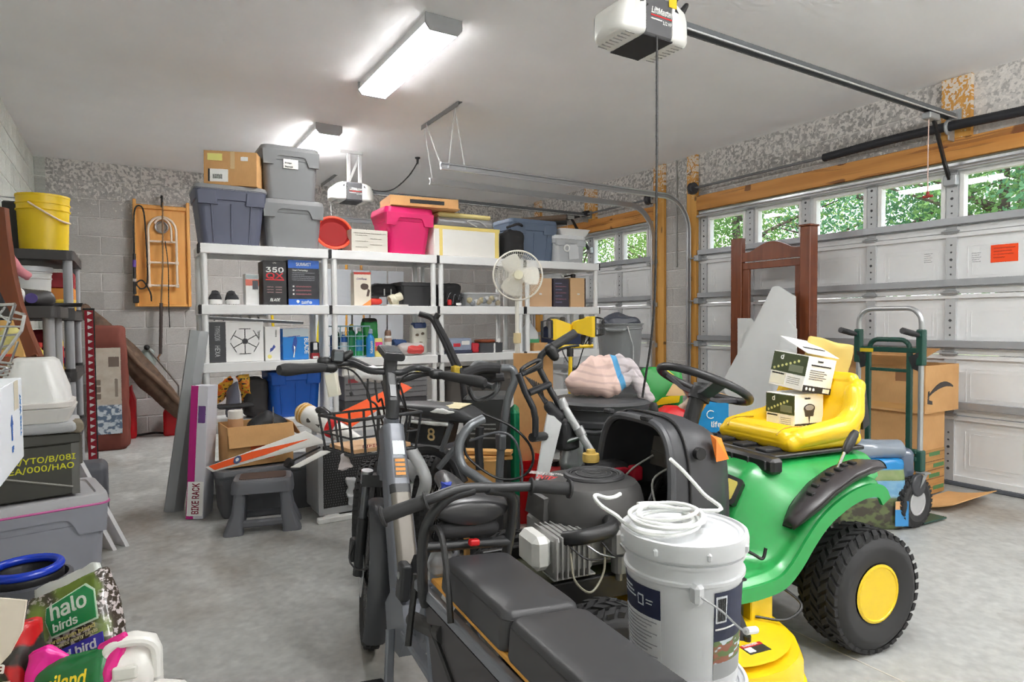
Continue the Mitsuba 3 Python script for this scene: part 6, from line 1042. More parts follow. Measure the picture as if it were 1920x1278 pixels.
# ================================================================ long cargo bicycle in the foreground, pointing away from the viewer
def frame_fn(p, n, uv): return mix(C(96, 99, 106), C(116, 119, 126), fbm(p.x*4, p.y*4, p.z*4, 2))
FRM = mat('bike_grey', proc(frame_fn), 0.38, metal=0.25); VINYL = mat('black_vinyl', C(46, 46, 48), 0.42, spec=0.45, bump=proc(lambda p, n, uv: fbm(p.x*260, p.y*260, p.z*260, 2), 1e-3), bscale=0.0006); BKM = paint(36, 37, 39, rough=0.42)
def bike_wheel(parent, c, r, w, rim_r, name='wheel', ax_='x', spokes=20, rimcol=BKM, tread=True, steer=0):
    """wheel in the y-z plane about c"""
    c = np.array(c, float); n = 48; t = np.arange(n)*2*np.pi/n
    base = lathe_x([(rim_r, -w*0.30), (r-w*0.55, -w*0.48), (r-w*0.2, -w*0.42), (r-0.004, -w*0.2), (r, 0), (r-0.004, w*0.2), (r-w*0.2, w*0.42), (r-w*0.55, w*0.48), (rim_r, w*0.30), (rim_r, -w*0.3)], n)
    def fin(m): return move(turn(m, -steer, (0, 0, 1)), c)
    k = part(parent, name, fin(base), RUBBER, 50)
    if tread:
        L = []
        for i in range(44):
            for j in (-1, 0, 1):
                b = box((j*w*0.24, 0, r-(0.0 if j == 0 else 0.006)), (w*0.16, r*0.08, 0.010)); L.append(turn(b, 360*(i+0.5*abs(j))/44, (1, 0, 0)))
        part(k, 'tread', fin(cat(L)), paint(28, 28, 29, rough=0.85), False, kind='stuff')
    part(k, 'rim', fin(lathe_x([(rim_r+0.004, -w*0.30), (rim_r-0.016, -w*0.26), (rim_r-0.022, -w*0.1), (rim_r-0.022, w*0.1), (rim_r-0.016, w*0.26), (rim_r+0.004, w*0.30), (rim_r+0.004, -w*0.3)], n)), rimcol, 50)
    sp = []
    for i in range(spokes):
        a = 2*math.pi*i/spokes; b = a+0.5*(1 if i % 2 else -1); s = 0.028*(1 if i % 4 < 2 else -1)
        sp.append(cyl((s, 0.03*math.cos(b), 0.03*math.sin(b)), (0, (rim_r-0.02)*math.cos(a), (rim_r-0.02)*math.sin(a)), 0.0013, n=5))
    part(k, 'spokes', fin(cat(sp)), STEEL, False, kind='stuff'); part(k, 'hub', fin(lathe_x([(0.001, -0.055), (0.012, -0.055), (0.014, -0.036), (0.032, -0.032), (0.032, -0.026), (0.02, -0.02), (0.02, 0.02), (0.032, 0.026), (0.032, 0.032), (0.014, 0.036), (0.012, 0.055), (0.001, 0.055)], 20)), BKM, 40)
    return k
place((0.71, 1.30, 0), yaw=4.2, lean=5.5)
t = thing('cargo_bicycle', 'grey electric cargo bicycle with two black rear seat pads, filling the foreground', 'bicycle')
ST_ = 11; A_ = V(0, 1.10, 0.272)
bike_wheel(t, A_, 0.270, 0.078, 0.205, 'front_wheel', steer=ST_); bike_wheel(t, (0, -0.24, 0.270), 0.270, 0.078, 0.205, 'rear_wheel')
def steer(p, o=(0, 1.10, 0)): 
    p = np.array(p, float)-o; a = math.radians(-ST_); return np.array([p[..., 0]*math.cos(a)-p[..., 1]*math.sin(a), p[..., 0]*math.sin(a)+p[..., 1]*math.cos(a), p[..., 2]]).T+o
# fender over the front wheel
fa = np.radians(np.linspace(-38, 215, 40)); fr = 0.296
fen = [V(0, 1.10+fr*math.cos(a), 0.272+fr*math.sin(a)) for a in fa]
def fend(P, w):
    R = []
    for i, p in enumerate(P):
        rad = (p-V(0, P_c[1], P_c[2])); rad /= np.linalg.norm(rad); R.append(np.array([p+V(x, 0, 0)-rad*d for x, d in ((-w, 0.018), (-w*0.6, 0.003), (0, 0), (w*0.6, 0.003), (w, 0.018), (w, 0.022), (w*0.6, 0.007), (0, 0.004), (-w*0.6, 0.007), (-w, 0.022))]))
    return loft(R)
P_c = V(0, 1.10, 0.272); fm = fend(fen[8:], 0.045); fm.vertices = steer(fm.vertices); part(t, 'front_fender', fm, paint(52, 54, 58, rough=0.4), 40)
P_c = V(0, -0.24, 0.27); rfn = [V(0, -0.24+0.296*math.cos(a), 0.27+0.296*math.sin(a)) for a in np.radians(np.linspace(10, 200, 30))]; part(t, 'rear_fender', fend(rfn, 0.045), BKM, 40)
for s in (-1, 1):
    part(t, 'fork_leg', tube([steer(V(s*0.062, 1.10, 0.27)), steer(V(s*0.062, 1.095, 0.40)), steer(V(s*0.062, 1.085, 0.50))], 0.021, 14), BKM); part(t, 'fork_stanchion', tube([steer(V(s*0.062, 1.085, 0.50)), steer(V(s*0.062, 1.065, 0.66))], 0.0155, 12), paint(120, 122, 126, rough=0.2, metal=0.8)); part(t, 'fork_cap', cyl(steer(V(s*0.062, 1.07, 0.64)), steer(V(s*0.062, 1.062, 0.69)), 0.023, n=14), STEEL if s < 0 else BKM)
part(t, 'fork_crown', hull([steer(V(x, y, z)) for x in (-0.08, 0.08) for y in (1.04, 1.095) for z in (0.63, 0.675)]), BKM, 30)
part(t, 'brake_caliper', rbox(steer(V(-0.085, 1.13, 0.36)), (0.03, 0.05, 0.09), 0.01), BKM); part(t, 'brake_disc', move(turn(lathe_x([(0.05, -0.001), (0.085, -0.001), (0.085, 0.001), (0.05, 0.001), (0.05, -0.001)], 32), -ST_, (0, 0, 1)), steer(V(-0.048, 1.10, 0.272))), STEEL)
part(t, 'brake_hose', tube(spl([steer(V(-0.085, 1.12, 0.40)), steer(V(-0.10, 1.05, 0.34)), V(-0.09, 0.92, 0.36), V(-0.03, 0.86, 0.44)], 6), 0.004, 6), BLACK)
# head tube and the broad down tube with its battery
def obox(p, q, w, d, up=(0, 0.5, 0.86), r=0.02, n=6, w2=None, d2=None):
    p, q = np.array(p, float), np.array(q, float); ax_ = (q-p)/np.linalg.norm(q-p); sx_ = np.cross(ax_, np.array(up, float)); sx_ /= np.linalg.norm(sx_); u = np.cross(sx_, ax_); R = []
    for f, ww, dd in ((0, w, d), (1, w2 or w, d2 or d)):
        rr = rrect(ww, dd, min(r, ww*0.49, dd*0.49), n); R.append(p+(q-p)*f+rr[:, :1]*sx_+rr[:, 1:2]*u)
    return loft(R)
hd0, hd1 = V(0, 1.065, 0.66), V(0, 1.03, 0.90)
part(t, 'head_tube', tube([hd0, hd1], [0.034, 0.031], 18), FRM); part(t, 'down_tube', obox((0, 1.03, 0.86), (0, 0.66, 0.26), 0.085, 0.10, (0, -0.85, 0.5), 0.028, 6, 0.095, 0.10), FRM, 40)
dv = V(0, 0.66, 0.26)-V(0, 1.03, 0.86); up_ = V(0, -0.851, 0.525)
bt = part(t, 'battery', obox(V(0, 1.03, 0.86)+dv*0.38+up_*0.036, V(0, 0.66, 0.26)-dv*0.06+up_*0.036, 0.074, 0.045, up_, 0.02), paint(104, 99, 92, rough=0.36, metal=0.3), 40); part(bt, 'black_band', obox(V(0, 1.03, 0.86)+dv*0.34+up_*0.037, V(0, 1.03, 0.86)+dv*0.385+up_*0.037, 0.078, 0.045, up_, 0.02), BKM, 40)
dn = dv/np.linalg.norm(dv)
for f, hh, ww, col, lab in ((0.14, 0.055, 0.05, (196, 204, 206), 'silver sticker'), (0.25, 0.075, 0.05, (44, 34, 26), 'dark warning sticker')):
    o_ = V(0, 1.03, 0.86)+dv*f+up_*0.0508; k = part(t, 'sticker', patch(o_+V(-0.018, 0, 0)+dn*hh/2, (1, 0, 0), -dn, ww*0.9, hh), paint(*col, rough=0.4), False, lab)
    if col[0] < 60:
        for q in range(4): part(k, 'orange_line', patch(o_+V(-0.014, 0, 0)+dn*(hh/2-0.008-0.017*q)+up_*0.0014, (1, 0, 0), -dn, 0.037, 0.011), paint(216, 138, 50, rough=0.5), False)
part(t, 'motor', hull([(x, y, z) for x in (-0.055, 0.055) for y, z in ((0.76, 0.30), (0.70, 0.37), (0.58, 0.36), (0.53, 0.28), (0.57, 0.20), (0.70, 0.19))]), FRM, 30); part(t, 'key_port', rbox((-0.05, 0.60, 0.43), (0.035, 0.06, 0.12), 0.012), BKM); part(t, 'key_cap', cyl((-0.07, 0.60, 0.45), (-0.06, 0.60, 0.45), 0.012, n=12), STEEL)
part(t, 'key_bracket', hull([(-0.03, 0.62, 0.34), (0.03, 0.62, 0.34), (-0.03, 0.58, 0.52), (0.02, 0.56, 0.53), (-0.03, 0.66, 0.40), (0.02, 0.66, 0.42)]), BKM, 30)
# cranks
for s in (-1, 1):
    a = math.radians(250 if s < 0 else 70); e = V(s*0.085, 0.62+0.165*math.cos(a), 0.27+0.165*math.sin(a)); part(t, 'crank_arm', obox((s*0.075, 0.62, 0.27), e, 0.018, 0.03, (s, 0, 0), 0.008), FRM, 30); pd = part(t, 'pedal', box(e+V(s*0.055, 0, 0), (0.095, 0.085, 0.022), 0.006), BLACK, False)
part(t, 'chain_guard', lathe_x([(0.02, 0.066), (0.085, 0.064), (0.085, 0.070), (0.02, 0.072)], 30, (0, 0.62, 0.27)), BKM)
# stem, display, bars
part(t, 'stem_post', tube([hd1, V(0, 1.035, 0.97)], 0.026, 14), BKM); sb_ = part(t, 'stem', obox((0, 1.045, 0.95), (0, 1.12, 1.075), 0.046, 0.05, (0, 0.86, 0.5), 0.012), BKM, 30); part(sb_, 'stem_slot', patch((-0.012, 1.055-0.022, 0.985), (1, 0, 0), (0, 0.5, 0.86), 0.024, 0.05), paint(60, 62, 66, rough=0.3), False)
dsp = part(t, 'display', obox((0, 1.06, 1.135), (0, 1.17, 1.165), 0.085, 0.03, (0, 0, 1), 0.012), BKM, 30); part(dsp, 'screen', patch((-0.034, 1.07, 1.1535), (1, 0, 0), (0, 0.96, 0.27), 0.068, 0.08), paint(70, 74, 78, rough=0.12), False); part(dsp, 'display_neck', obox((0, 1.11, 1.07), (0, 1.11, 1.14), 0.05, 0.04, (0, 1, 0), 0.012), BKM, 30)
def bar(s, y, z): return V(s, y, z)
so = (0, 1.21, 0); ph = math.radians(ST_)
def hb(x, y, z): return V(x*math.cos(ph)+y*math.sin(ph), 1.21-x*math.sin(ph)+y*math.cos(ph), z)
for s in (-1, 1):
    part(t, 'handlebar', tube(spl([hb(0, -0.10, 1.075), hb(s*0.06, -0.10, 1.075), hb(s*0.13, -0.02, 1.095), hb(s*0.20, -0.04, 1.085), hb(s*0.26, -0.10, 1.068), hb(s*0.375, -0.19, 1.06)], 6), 0.0135, 12), BKM)
    g0, g1 = hb(s*0.235, -0.075, 1.074), hb(s*0.39, -0.20, 1.06); part(t, 'grip', tube([g0+(g1-g0)*f for f in np.linspace(0, 1, 9)], [0.017, 0.0195, 0.0195, 0.0195, 0.020, 0.022, 0.024, 0.024, 0.018], 14), paint(34, 34, 35, rough=0.7))
    c = hb(s*0.215, -0.055, 1.075); part(t, 'brake_clamp', hullballs([(*(c+V(-0.012, 0.0, 0.0)), 0.021), (*(c+V(0.014, 0, 0.0)), 0.021)]), BLACK); part(t, 'brake_lever', tube(spl([c+V(0, 0.02, 0), c+V(s*0.04, 0.055, -0.012), c+V(s*0.13, 0.02, -0.02), c+V(s*0.15, -0.0, -0.022)], 5), 0.0055, 7), BKM)
    part(t, 'brake_cable', tube(spl([c+V(0, 0.03, 0), hb(s*0.12, 0.10, 1.06), hb(s*0.05, 0.08, 0.98), hb(s*0.03, 0.02, 0.90), V(s*0.03, 1.06, 0.76)], 7), 0.004, 6), BLACK)
c = hb(-0.185, -0.04, 1.085); part(t, 'control_pad', rbox(c+V(0, 0, 0.035), (0.05, 0.035, 0.055), 0.012), BKM); part(t, 'control_screen', patch(c+V(-0.017, -0.0185, 0.018), *FR, 0.034, 0.036), paint(90, 96, 100, rough=0.15), False); part(t, 'bell', hullballs([(*(c+V(-0.045, 0.0, 0.012)), 0.020), (*(c+V(-0.06, 0.0, 0.012)), 0.018)]), BLACK); part(t, 'throttle', hullballs([(*(c+V(0.03, 0.01, 0.035)), 0.018), (*(c+V(0.05, 0.01, 0.05)), 0.014)]), BLACK)
# seat tube, saddle
part(t, 'seat_tube', tube([(0, 0.56, 0.26), (0, 0.36, 0.60)], 0.024, 14), FRM); part(t, 'seat_post', tube([(0, 0.37, 0.58), (0, 0.32, 0.725)], 0.0155, 12), BKM); part(t, 'clamp', cyl((0, 0.375, 0.575), (0, 0.36, 0.60), 0.03, n=14), BKM)
def saddle():
    st_ = [(0.52, 0.016, 0.79, 0.018), (0.49, 0.028, 0.80, 0.024), (0.42, 0.034, 0.803, 0.028), (0.35, 0.045, 0.80, 0.030), (0.28, 0.075, 0.80, 0.034), (0.22, 0.105, 0.806, 0.038), (0.16, 0.122, 0.812, 0.038), (0.12, 0.11, 0.81, 0.034), (0.10, 0.08, 0.805, 0.026)]; R = []
    for y, w, z, h_ in st_:
        a = np.linspace(0, 2*np.pi, 24, endpoint=False); R.append(np.stack([w*np.cos(a), np.full(24, y), z+np.where(np.sin(a) > 0, 0.9*h_, 1.25*h_)*np.sin(a)*(1-0.28*np.cos(a)**2*0)], 1))
    m = loft(R); v = m.vertices; f_ = (v[:, 1]-0.10)/0.42; v[:, 2] -= 0.055*(1-f_); v[:, 1] = 0.215+0.265*f_; m.vertices = v; return m
sd = part(t, 'saddle', saddle(), paint(44, 44, 46, rough=0.3, cc=0.3), 50); part(sd, 'padded_rear', lump(hullballs([(-0.07, 0.245, 0.70, 0.024), (0.07, 0.245, 0.70, 0.024), (0.0, 0.29, 0.705, 0.02)]), 0.02, 0.003, 20), BLACKM, True); part(sd, 'rail', cat([tube([(x, 0.26, 0.725), (x*0.8, 0.33, 0.73), (x*0.6, 0.42, 0.775)], 0.005, 6) for x in (-0.03, 0.03)]), STEEL); part(t, 'blue_ribbon', lump(rbox((-0.05, 0.31, 0.80), (0.03, 0.02, 0.03), 0.008), 0.01, 0.01, 50), paint(40, 60, 150, rough=0.6), True)
# passenger hoop with grips
hp_ = [(-0.12, 0.24, 0.54), (-0.135, 0.23, 0.66), (-0.13, 0.21, 0.74), (-0.09, 0.19, 0.80), (0.0, 0.185, 0.825)]
part(t, 'hoop', tube(spl([(-0.105, 0.25, 0.50)]+hp_[:4]+[(-0.02, 0.185, 0.822)], 6), 0.0145, 12), BKM); part(t, 'hoop', tube(spl([(0.105, 0.25, 0.50), (0.12, 0.24, 0.60), (0.125, 0.225, 0.72), (0.10, 0.20, 0.80), (0.02, 0.185, 0.822)], 6), 0.0145, 12), BKM)
part(t, 'passenger_bar', tube(spl([(-0.25, 0.215, 0.755), (-0.15, 0.18, 0.80), (-0.06, 0.185, 0.825), (0.06, 0.185, 0.825), (0.16, 0.17, 0.828), (0.245, 0.15, 0.825)], 6), 0.0135, 12), BKM); part(t, 'hoop_brace', tube([(-0.128, 0.232, 0.66), (0.122, 0.232, 0.66)], 0.0135, 12), BKM)
for s, a, b in ((-1, (-0.155, 0.182, 0.797), (-0.255, 0.217, 0.753)), (1, (0.15, 0.172, 0.828), (0.26, 0.147, 0.824))):
    a, b = np.array(a), np.array(b); d_ = (b-a)/np.linalg.norm(b-a); part(t, 'passenger_grip', tube([a-d_*0.004, a, a+d_*0.001, a+d_*0.003, b-d_*0.006, b-d_*0.005, b, b+d_*0.004], [0.024, 0.025, 0.024, 0.0175, 0.0185, 0.027, 0.027, 0.022], 18), paint(40, 40, 41, rough=0.75))
# rack, wooden deck, seat pads
for s in (-1, 1): part(t, 'rack_rail', obox((s*0.10, 0.33, 0.525), (s*0.10, -0.66, 0.545), 0.026, 0.03, (0, 0, 1), 0.008), FRM, 30)
for s in (-1, 1): part(t, 'rack_strut', obox((s*0.085, -0.22, 0.53), (s*0.06, -0.24, 0.27), 0.02, 0.03, (s, 0, 0), 0.008), FRM, 30); part(t, 'chain_stay', obox((s*0.045, 0.56, 0.28), (s*0.062, -0.24, 0.27), 0.022, 0.035, (s, 0, 0), 0.008), FRM, 30); part(t, 'rack_stay', obox((s*0.05, 0.38, 0.50), (s*0.10, 0.30, 0.52), 0.024, 0.024, (0, 1, 0), 0.008), FRM, 30)
part(t, 'wooden_deck', bx(-0.092, 0.092, -0.62, 0.26, 0.553, 0.566, 0.003), paint(206, 148, 66, rough=0.5), False)
def padm(y0, y1): return loft([rrect(0.19, y1-y0-0.01, 0.02, 6, 0.567, (0, (y0+y1)/2)), rrect(0.196, y1-y0, 0.024, 6, 0.575, (0, (y0+y1)/2)), rrect(0.196, y1-y0, 0.024, 6, 0.628, (0, (y0+y1)/2)), rrect(0.188, y1-y0-0.008, 0.024, 6, 0.644, (0, (y0+y1)/2)), rrect(0.17, y1-y0-0.026, 0.022, 6, 0.652, (0, (y0+y1)/2)), rrect(0.08, y1-y0-0.12, 0.02, 6, 0.655, (0, (y0+y1)/2))])
for y0, y1 in ((-0.185, 0.185), (-0.60, -0.195)):
    pd = part(t, 'seat_pad', padm(y0, y1), VINYL, 40); part(pd, 'stitched_seam', tube(rrect(0.193, y1-y0-0.003, 0.024, 6, 0.6335, (0, (y0+y1)/2)), 0.0016, 5, closed=True), paint(30, 30, 31, rough=0.6))
# skirt panels, footboards, loop guards, kickstand
for s in (-1, 1):
    part(t, 'wheel_skirt', prism([(0.27, 0.50), (-0.62, 0.52), (-0.62, 0.22), (-0.40, 0.17), (-0.1, 0.20), (0.17, 0.34)], 0.006, 'x', s*0.098-0.003), paint(52, 50, 52, rough=0.5), False)
    part(t, 'skirt_opening_trim', tube(spl([(s*0.104, 0.20, 0.46), (s*0.104, 0.05, 0.40), (s*0.104, -0.08, 0.33), (s*0.104, -0.12, 0.27)], 6), 0.008, 6), BLACK)
    if s < 0: part(t, 'loop_guard', tube(spl([(s*0.11, 0.28, 0.55), (s*0.122, 0.23, 0.69), (s*0.124, 0.17, 0.73), (s*0.124, 0.12, 0.71), (s*0.122, 0.07, 0.62), (s*0.12, 0.04, 0.54)], 6), 0.008, 8), BLACK); part(t, 'loop_guard', tube([(s*0.105, 0.34, 0.55), (s*0.115, 0.33, 0.42), (s*0.12, 0.32, 0.36)], 0.010, 8), BLACK)
    part(t, 'foot_peg', cyl((s*0.075, 0.42, 0.385), (s*0.092, 0.14, 0.465), 0.022, n=16), paint(48, 47, 46, rough=0.5)); part(t, 'peg_cap', cyl((s*0.092, 0.14, 0.465), (s*0.0925, 0.133, 0.467), 0.023, n=16), BLACK)
    part(t, 'lower_strut', obox((s*0.06, 0.36, 0.50), (s*0.075, 0.16, 0.18), 0.02, 0.03, (s, 0, 0), 0.008), paint(96, 100, 110, rough=0.35, metal=0.3), 30)
part(t, 'kickstand', tube(spl([(0.05, 0.40, 0.24), (0.14, 0.38, 0.13), (0.17, 0.36, 0.02)], 5), 0.011, 10), BLACK)
part(t, 'wire_bundle', lump(rbox((-0.06, 0.28, 0.60), (0.06, 0.05, 0.08), 0.02), 0.02, 0.014, 30), paint(160, 162, 166, rough=0.4), True); part(t, 'red_rear_light', rbox((0.0, 0.20, 0.675), (0.03, 0.02, 0.018), 0.006), RED)
place()
# ================================================================ middle of the garage, between the cargo bicycle and the shelves
VX, VY = V(0.853, -0.522, 0)/np.linalg.norm(V(0.853, -0.522, 0)), V(0.522, 0.853, 0)      # across and away, as the viewer stands
def stand(px, py, D, z=0.0, turn_=0.0):
    """frame standing on height z under the point seen at (px, py) at distance D, x across and y away from the viewer"""
    p = dp(px, py, D); a = math.radians(-turn_); c, s = math.cos(a), math.sin(a); axes((p[0], p[1], z), VX*c+VY*s, VY*c-VX*s, V(0, 0, 1)); return p
# step stool
place((0.705, 4.13, 0), yaw=13); t = thing('step_stool', 'grey plastic step stool with a brown tread on the floor', 'stool'); SG = paint(98, 100, 106, rough=0.45)
def leg(sx_, sy): return loft([rrect(0.115, 0.10, 0.03, 5, 0, (sx_*0.165, sy*0.10)), rrect(0.11, 0.095, 0.03, 5, 0.02, (sx_*0.165, sy*0.10)), rrect(0.075, 0.07, 0.02, 5, 0.12, (sx_*0.140, sy*0.085)), rrect(0.065, 0.06, 0.02, 5, 0.27, (sx_*0.125, sy*0.075))])
for sx_ in (-1, 1):
    for sy in (-1, 1): part(t, 'leg', leg(sx_, sy), SG, 40)
part(t, 'top', loft([rrect(0.36, 0.25, 0.05, 6, 0.24), rrect(0.35, 0.24, 0.05, 6, 0.30), rrect(0.33, 0.22, 0.045, 6, 0.318), rrect(0.29, 0.18, 0.04, 6, 0.32)]), SG, 40); part(t, 'tread', loft([rrect(0.27, 0.17, 0.03, 5, 0.319), rrect(0.265, 0.165, 0.03, 5, 0.325)]), paint(74, 58, 52, rough=0.7), 40)
part(t, 'lower_rail', bx(-0.14, 0.14, -0.125, -0.09, 0.035, 0.08, 0.012), SG, False); part(t, 'lower_rail', bx(-0.14, 0.14, 0.09, 0.125, 0.035, 0.08, 0.012), SG, False)
# tote under the carton
tote((0.80, 4.58, 0), 0, 0.66, 0.40, 0.315, paint(86, 88, 92, rough=0.4), paint(100, 102, 106, rough=0.4), 'dark grey tote standing behind the step stool', taper=0.9, ribs=0, lidded=True)
# home store carton
place((0.745, 4.62, 0.32), yaw=-4); t = thing('cardboard_box', 'open brown box with an orange square, standing on the dark grey tote', 'box'); w, d, h = 0.42, 0.30, 0.265; th = 0.005
part(t, 'body', cat([bx(-w/2, w/2, -d/2, -d/2+th, 0, h), bx(-w/2, w/2, d/2-th, d/2, 0, h), bx(-w/2, -w/2+th, -d/2, d/2, 0, h), bx(w/2-th, w/2, -d/2, d/2, 0, h), bx(-w/2, w/2, -d/2, d/2, 0, th)]), CARD, False)
part(t, 'flap', sheet(lambda u, v: (-w/2+u*w+0.0*v, -d/2-0.003-v*0.045, h-v*0.13+0*u), 3, 3, 0.004), CARD, False); part(t, 'flap', sheet(lambda u, v: (w/2+v*0.06, -d/2+u*d, h-v*0.10), 3, 3, 0.004), CARD, False)
k = part(t, 'orange_logo', patch((-w*0.16, -d/2-0.0008, 0.035), *FR, 0.15, 0.10), paint(222, 96, 44, rough=0.7), False); lettering(k, 'THE HOME', 0.018, CARD, (-w*0.155, -d/2-0.0022, 0.045), (1, 0, 0.45), (-0.45, 0, 1), width=0.085); lettering(k, 'DEPOT', 0.020, CARD, (-w*0.09, -d/2-0.0022, 0.045), (1, 0, 0.45), (-0.45, 0, 1), width=0.075)
place((0.62, 4.63, 0.33)); t = thing('paper_roll', 'white and tan paper roll standing in the open brown box', 'roll'); part(t, 'roll', lathe([(0.001, 0.0), (0.048, 0.0), (0.048, 0.34), (0.045, 0.345), (0.018, 0.345), (0.018, 0.3), (0.001, 0.3)], 26), paint(226, 222, 214, rough=0.7)); part(t, 'tan_band', lathe([(0.0486, 0.20), (0.0486, 0.29)], 26, cap=False), paint(196, 150, 110, rough=0.7))
place((0.82, 4.62, 0.33)); t = thing('cap', 'black rounded cap lying in the open brown box', 'cap'); part(t, 'shell', lump(hullballs([(-0.07, 0, 0.22, 0.06), (0.08, 0, 0.22, 0.06), (0.0, 0, 0.27, 0.06), (0.0, 0.04, 0.03, 0.05)]), 0.03, 0.008, 12), paint(26, 27, 29, rough=0.5), True); part(t, 'antenna', cyl((0.03, -0.07, 0.2), (0.03, -0.07, 0.36), 0.004, n=6), STEEL)
# tall printed carton and steel plate leaning at the left end of the shelves
place((0.385, 4.60, 0), yaw=24, lean=2.5, pitch=3); t = thing('tall_box', 'tall narrow box with dark red and magenta print leaning at the end of the shelves', 'box'); w, d, h = 0.105, 0.19, 0.86
part(t, 'body', bx(-w/2, w/2, -d/2, d/2, 0, h, 0.002), paint(206, 206, 214, rough=0.5), False); y = -d/2-0.0007; x = -w/2-0.0007; LF = ((0, -1, 0), (0, 0, 1))
part(t, 'magenta_strip', patch((-w/2, y, 0), *FR, w*0.42, h), paint(170, 30, 116, rough=0.45), False); part(t, 'white_foot', patch((-w*0.46, y-0.0008, 0.02), *FR, w*0.92, 0.22), PAPER, False)
lettering(t, 'BIKE RACK', 0.042, paint(122, 22, 50, rough=0.5), (w*0.22, y-0.002, 0.03), (0, 0, 1), (-1, 0, 0), width=0.20); part(t, 'rack_picture', patch((-w*0.02, y-0.0008, h*0.72), *FR, w*0.42, 0.11), paint(96, 60, 120, rough=0.5), False)
part(t, 'dark_side', patch((x, d/2-0.02, 0.0), *LF, 0.10, h), paint(96, 84, 80, rough=0.6), False); lettering(t, 'HOLLYWOOD', 0.06, paint(120, 40, 52, rough=0.5), (x-0.0008, -d*0.02, 0.25), (0, 0, 1), (0, 1, 0), width=0.46, shear=0.2); lettering(t, 'RACKS', 0.045, INK, (x-0.0008, -d*0.33, 0.40), (0, 0, 1), (0, 1, 0), width=0.2); lettering(t, 'BIKE', 0.05, paint(122, 22, 50, rough=0.5), (x-0.0008, -d*0.36, 0.03), (0, 0, 1), (0, 1, 0), width=0.15)
place((0.245, 4.80, 0), lean=8.6, pitch=2); solo('steel_channel', loft([[(-0.06, 0, z), (-0.056, -0.022, z), (0, -0.03, z), (0.056, -0.022, z), (0.06, 0, z), (0.056, -0.014, z), (0, -0.022, z), (-0.056, -0.014, z)] for z in (0, 0.6, 1.23)]), paint(150, 153, 156, rough=0.35, metal=0.6), 'grey metal channel leaning against the left end of the shelves', 'metal strip', smooth=False)
# dehumidifier with black mesh face and white feet
place((1.30, 4.17, 0)); t = thing('air_cooler', 'grey framed cabinet with a black mesh front behind the cargo bicycle', 'appliance'); part(t, 'cabinet', bx(-0.28, 0.28, -0.12, 0.2, 0.035, 0.50, 0.012), paint(150, 152, 154, rough=0.4), False)
def mesh_fn(p, n, uv): return mix(C(26, 26, 27), C(78, 78, 80), smoothstep(0.5, 0.9, dr.abs(dr.sin(p.x*190+dr.sin(p.z*95)*0.8)*dr.sin(p.z*190))))
part(t, 'mesh_front', bx(-0.25, 0.25, -0.124, -0.119, 0.075, 0.48), mat('black_mesh', proc(mesh_fn), 0.6), False); part(t, 'frame', cat([bx(-0.28, -0.25, -0.132, -0.118, 0.035, 0.5), bx(0.25, 0.28, -0.132, -0.118, 0.035, 0.5), bx(-0.28, 0.28, -0.132, -0.118, 0.035, 0.075), bx(-0.28, 0.28, -0.132, -0.118, 0.48, 0.5)]), paint(166, 168, 170, rough=0.35), False)
for x in (-0.2, 0.2): part(t, 'foot', bx(x-0.05, x+0.05, -0.2, 0.2, 0, 0.034, 0.006), WHITE, False)
part(t, 'plinth', bx(-0.30, 0.2, -0.20, -0.15, 0.0, 0.033, 0.004), WHITE, False)
place((1.20, 4.02, 0.0)); solo('plastic_scrap', lump(rbox((0.02, 0, 0.17), (0.05, 0.02, 0.18), 0.008), 0.015, 0.02, 20), paint(186, 188, 190, rough=0.3), 'crumpled clear plastic hanging in front of the black mesh', 'plastic', smooth=True)
# blue tote and clutter on the shelf below the drone box
t = tote((1.10, 5.13, S4), 0, 0.40, 0.34, 0.345, paint(18, 76, 158, rough=0.4), None, 'bright blue tote on the shelf below the drone boxes', taper=0.86, lidded=False)
place((0.62, 5.10, S4)); t = thing('kite_bundle', 'bundle of orange and yellow patterned fabric on the low shelf at the left end', 'fabric')
def kite_fn(p, n, uv): return mix(mix(C(226, 108, 40), C(230, 180, 60), smoothstep(0.4, 0.6, fbm(p.x*40, p.y*40, p.z*40, 3))), C(40, 30, 28), smoothstep(0.6, 0.66, fbm(p.x*55+9, p.y*30, p.z*55, 2)))
KITE = mat('kite_print', proc(kite_fn), 0.6)
part(t, 'orange_fabric', lump(hull([(-0.16, -0.1, 0.22), (0.02, -0.1, 0.34), (0.06, -0.06, 0.30), (-0.02, 0.06, 0.12), (-0.12, 0.02, 0.08)]), 0.025, 0.02, 14), KITE, True); part(t, 'orange_fabric', lump(hull([(0.05, -0.1, 0.34), (0.15, -0.1, 0.35), (0.17, -0.08, 0.18), (0.12, 0.02, 0.10)]), 0.025, 0.018, 14, 4), KITE, True); part(t, 'grey_sleeve', lump(hull([(-0.02, -0.08, 0.02), (0.10, -0.10, 0.02), (0.07, -0.1, 0.30), (0.0, -0.02, 0.24), (0.05, 0.05, 0.02)]), 0.03, 0.01, 10), paint(104, 106, 120, rough=0.6), True)
place((0.83, 5.16, S4)); solo('dark_bag', lump(rbox((0, 0, 0.15), (0.16, 0.26, 0.30), 0.05), 0.03, 0.02, 10), paint(48, 46, 46, rough=0.85), 'dark fabric bag squeezed between the orange fabric and the blue tote', 'bag', smooth=True)
place((0.60, 4.98, S4)); solo('black_shelf_tray', lump(rbox((0.06, -0.06, 0.12), (0.24, 0.12, 0.025), 0.010), 0.03, 0.006, 10), BLACKM, 'flat black tray sticking out of the low shelf', 'tray', smooth=True)
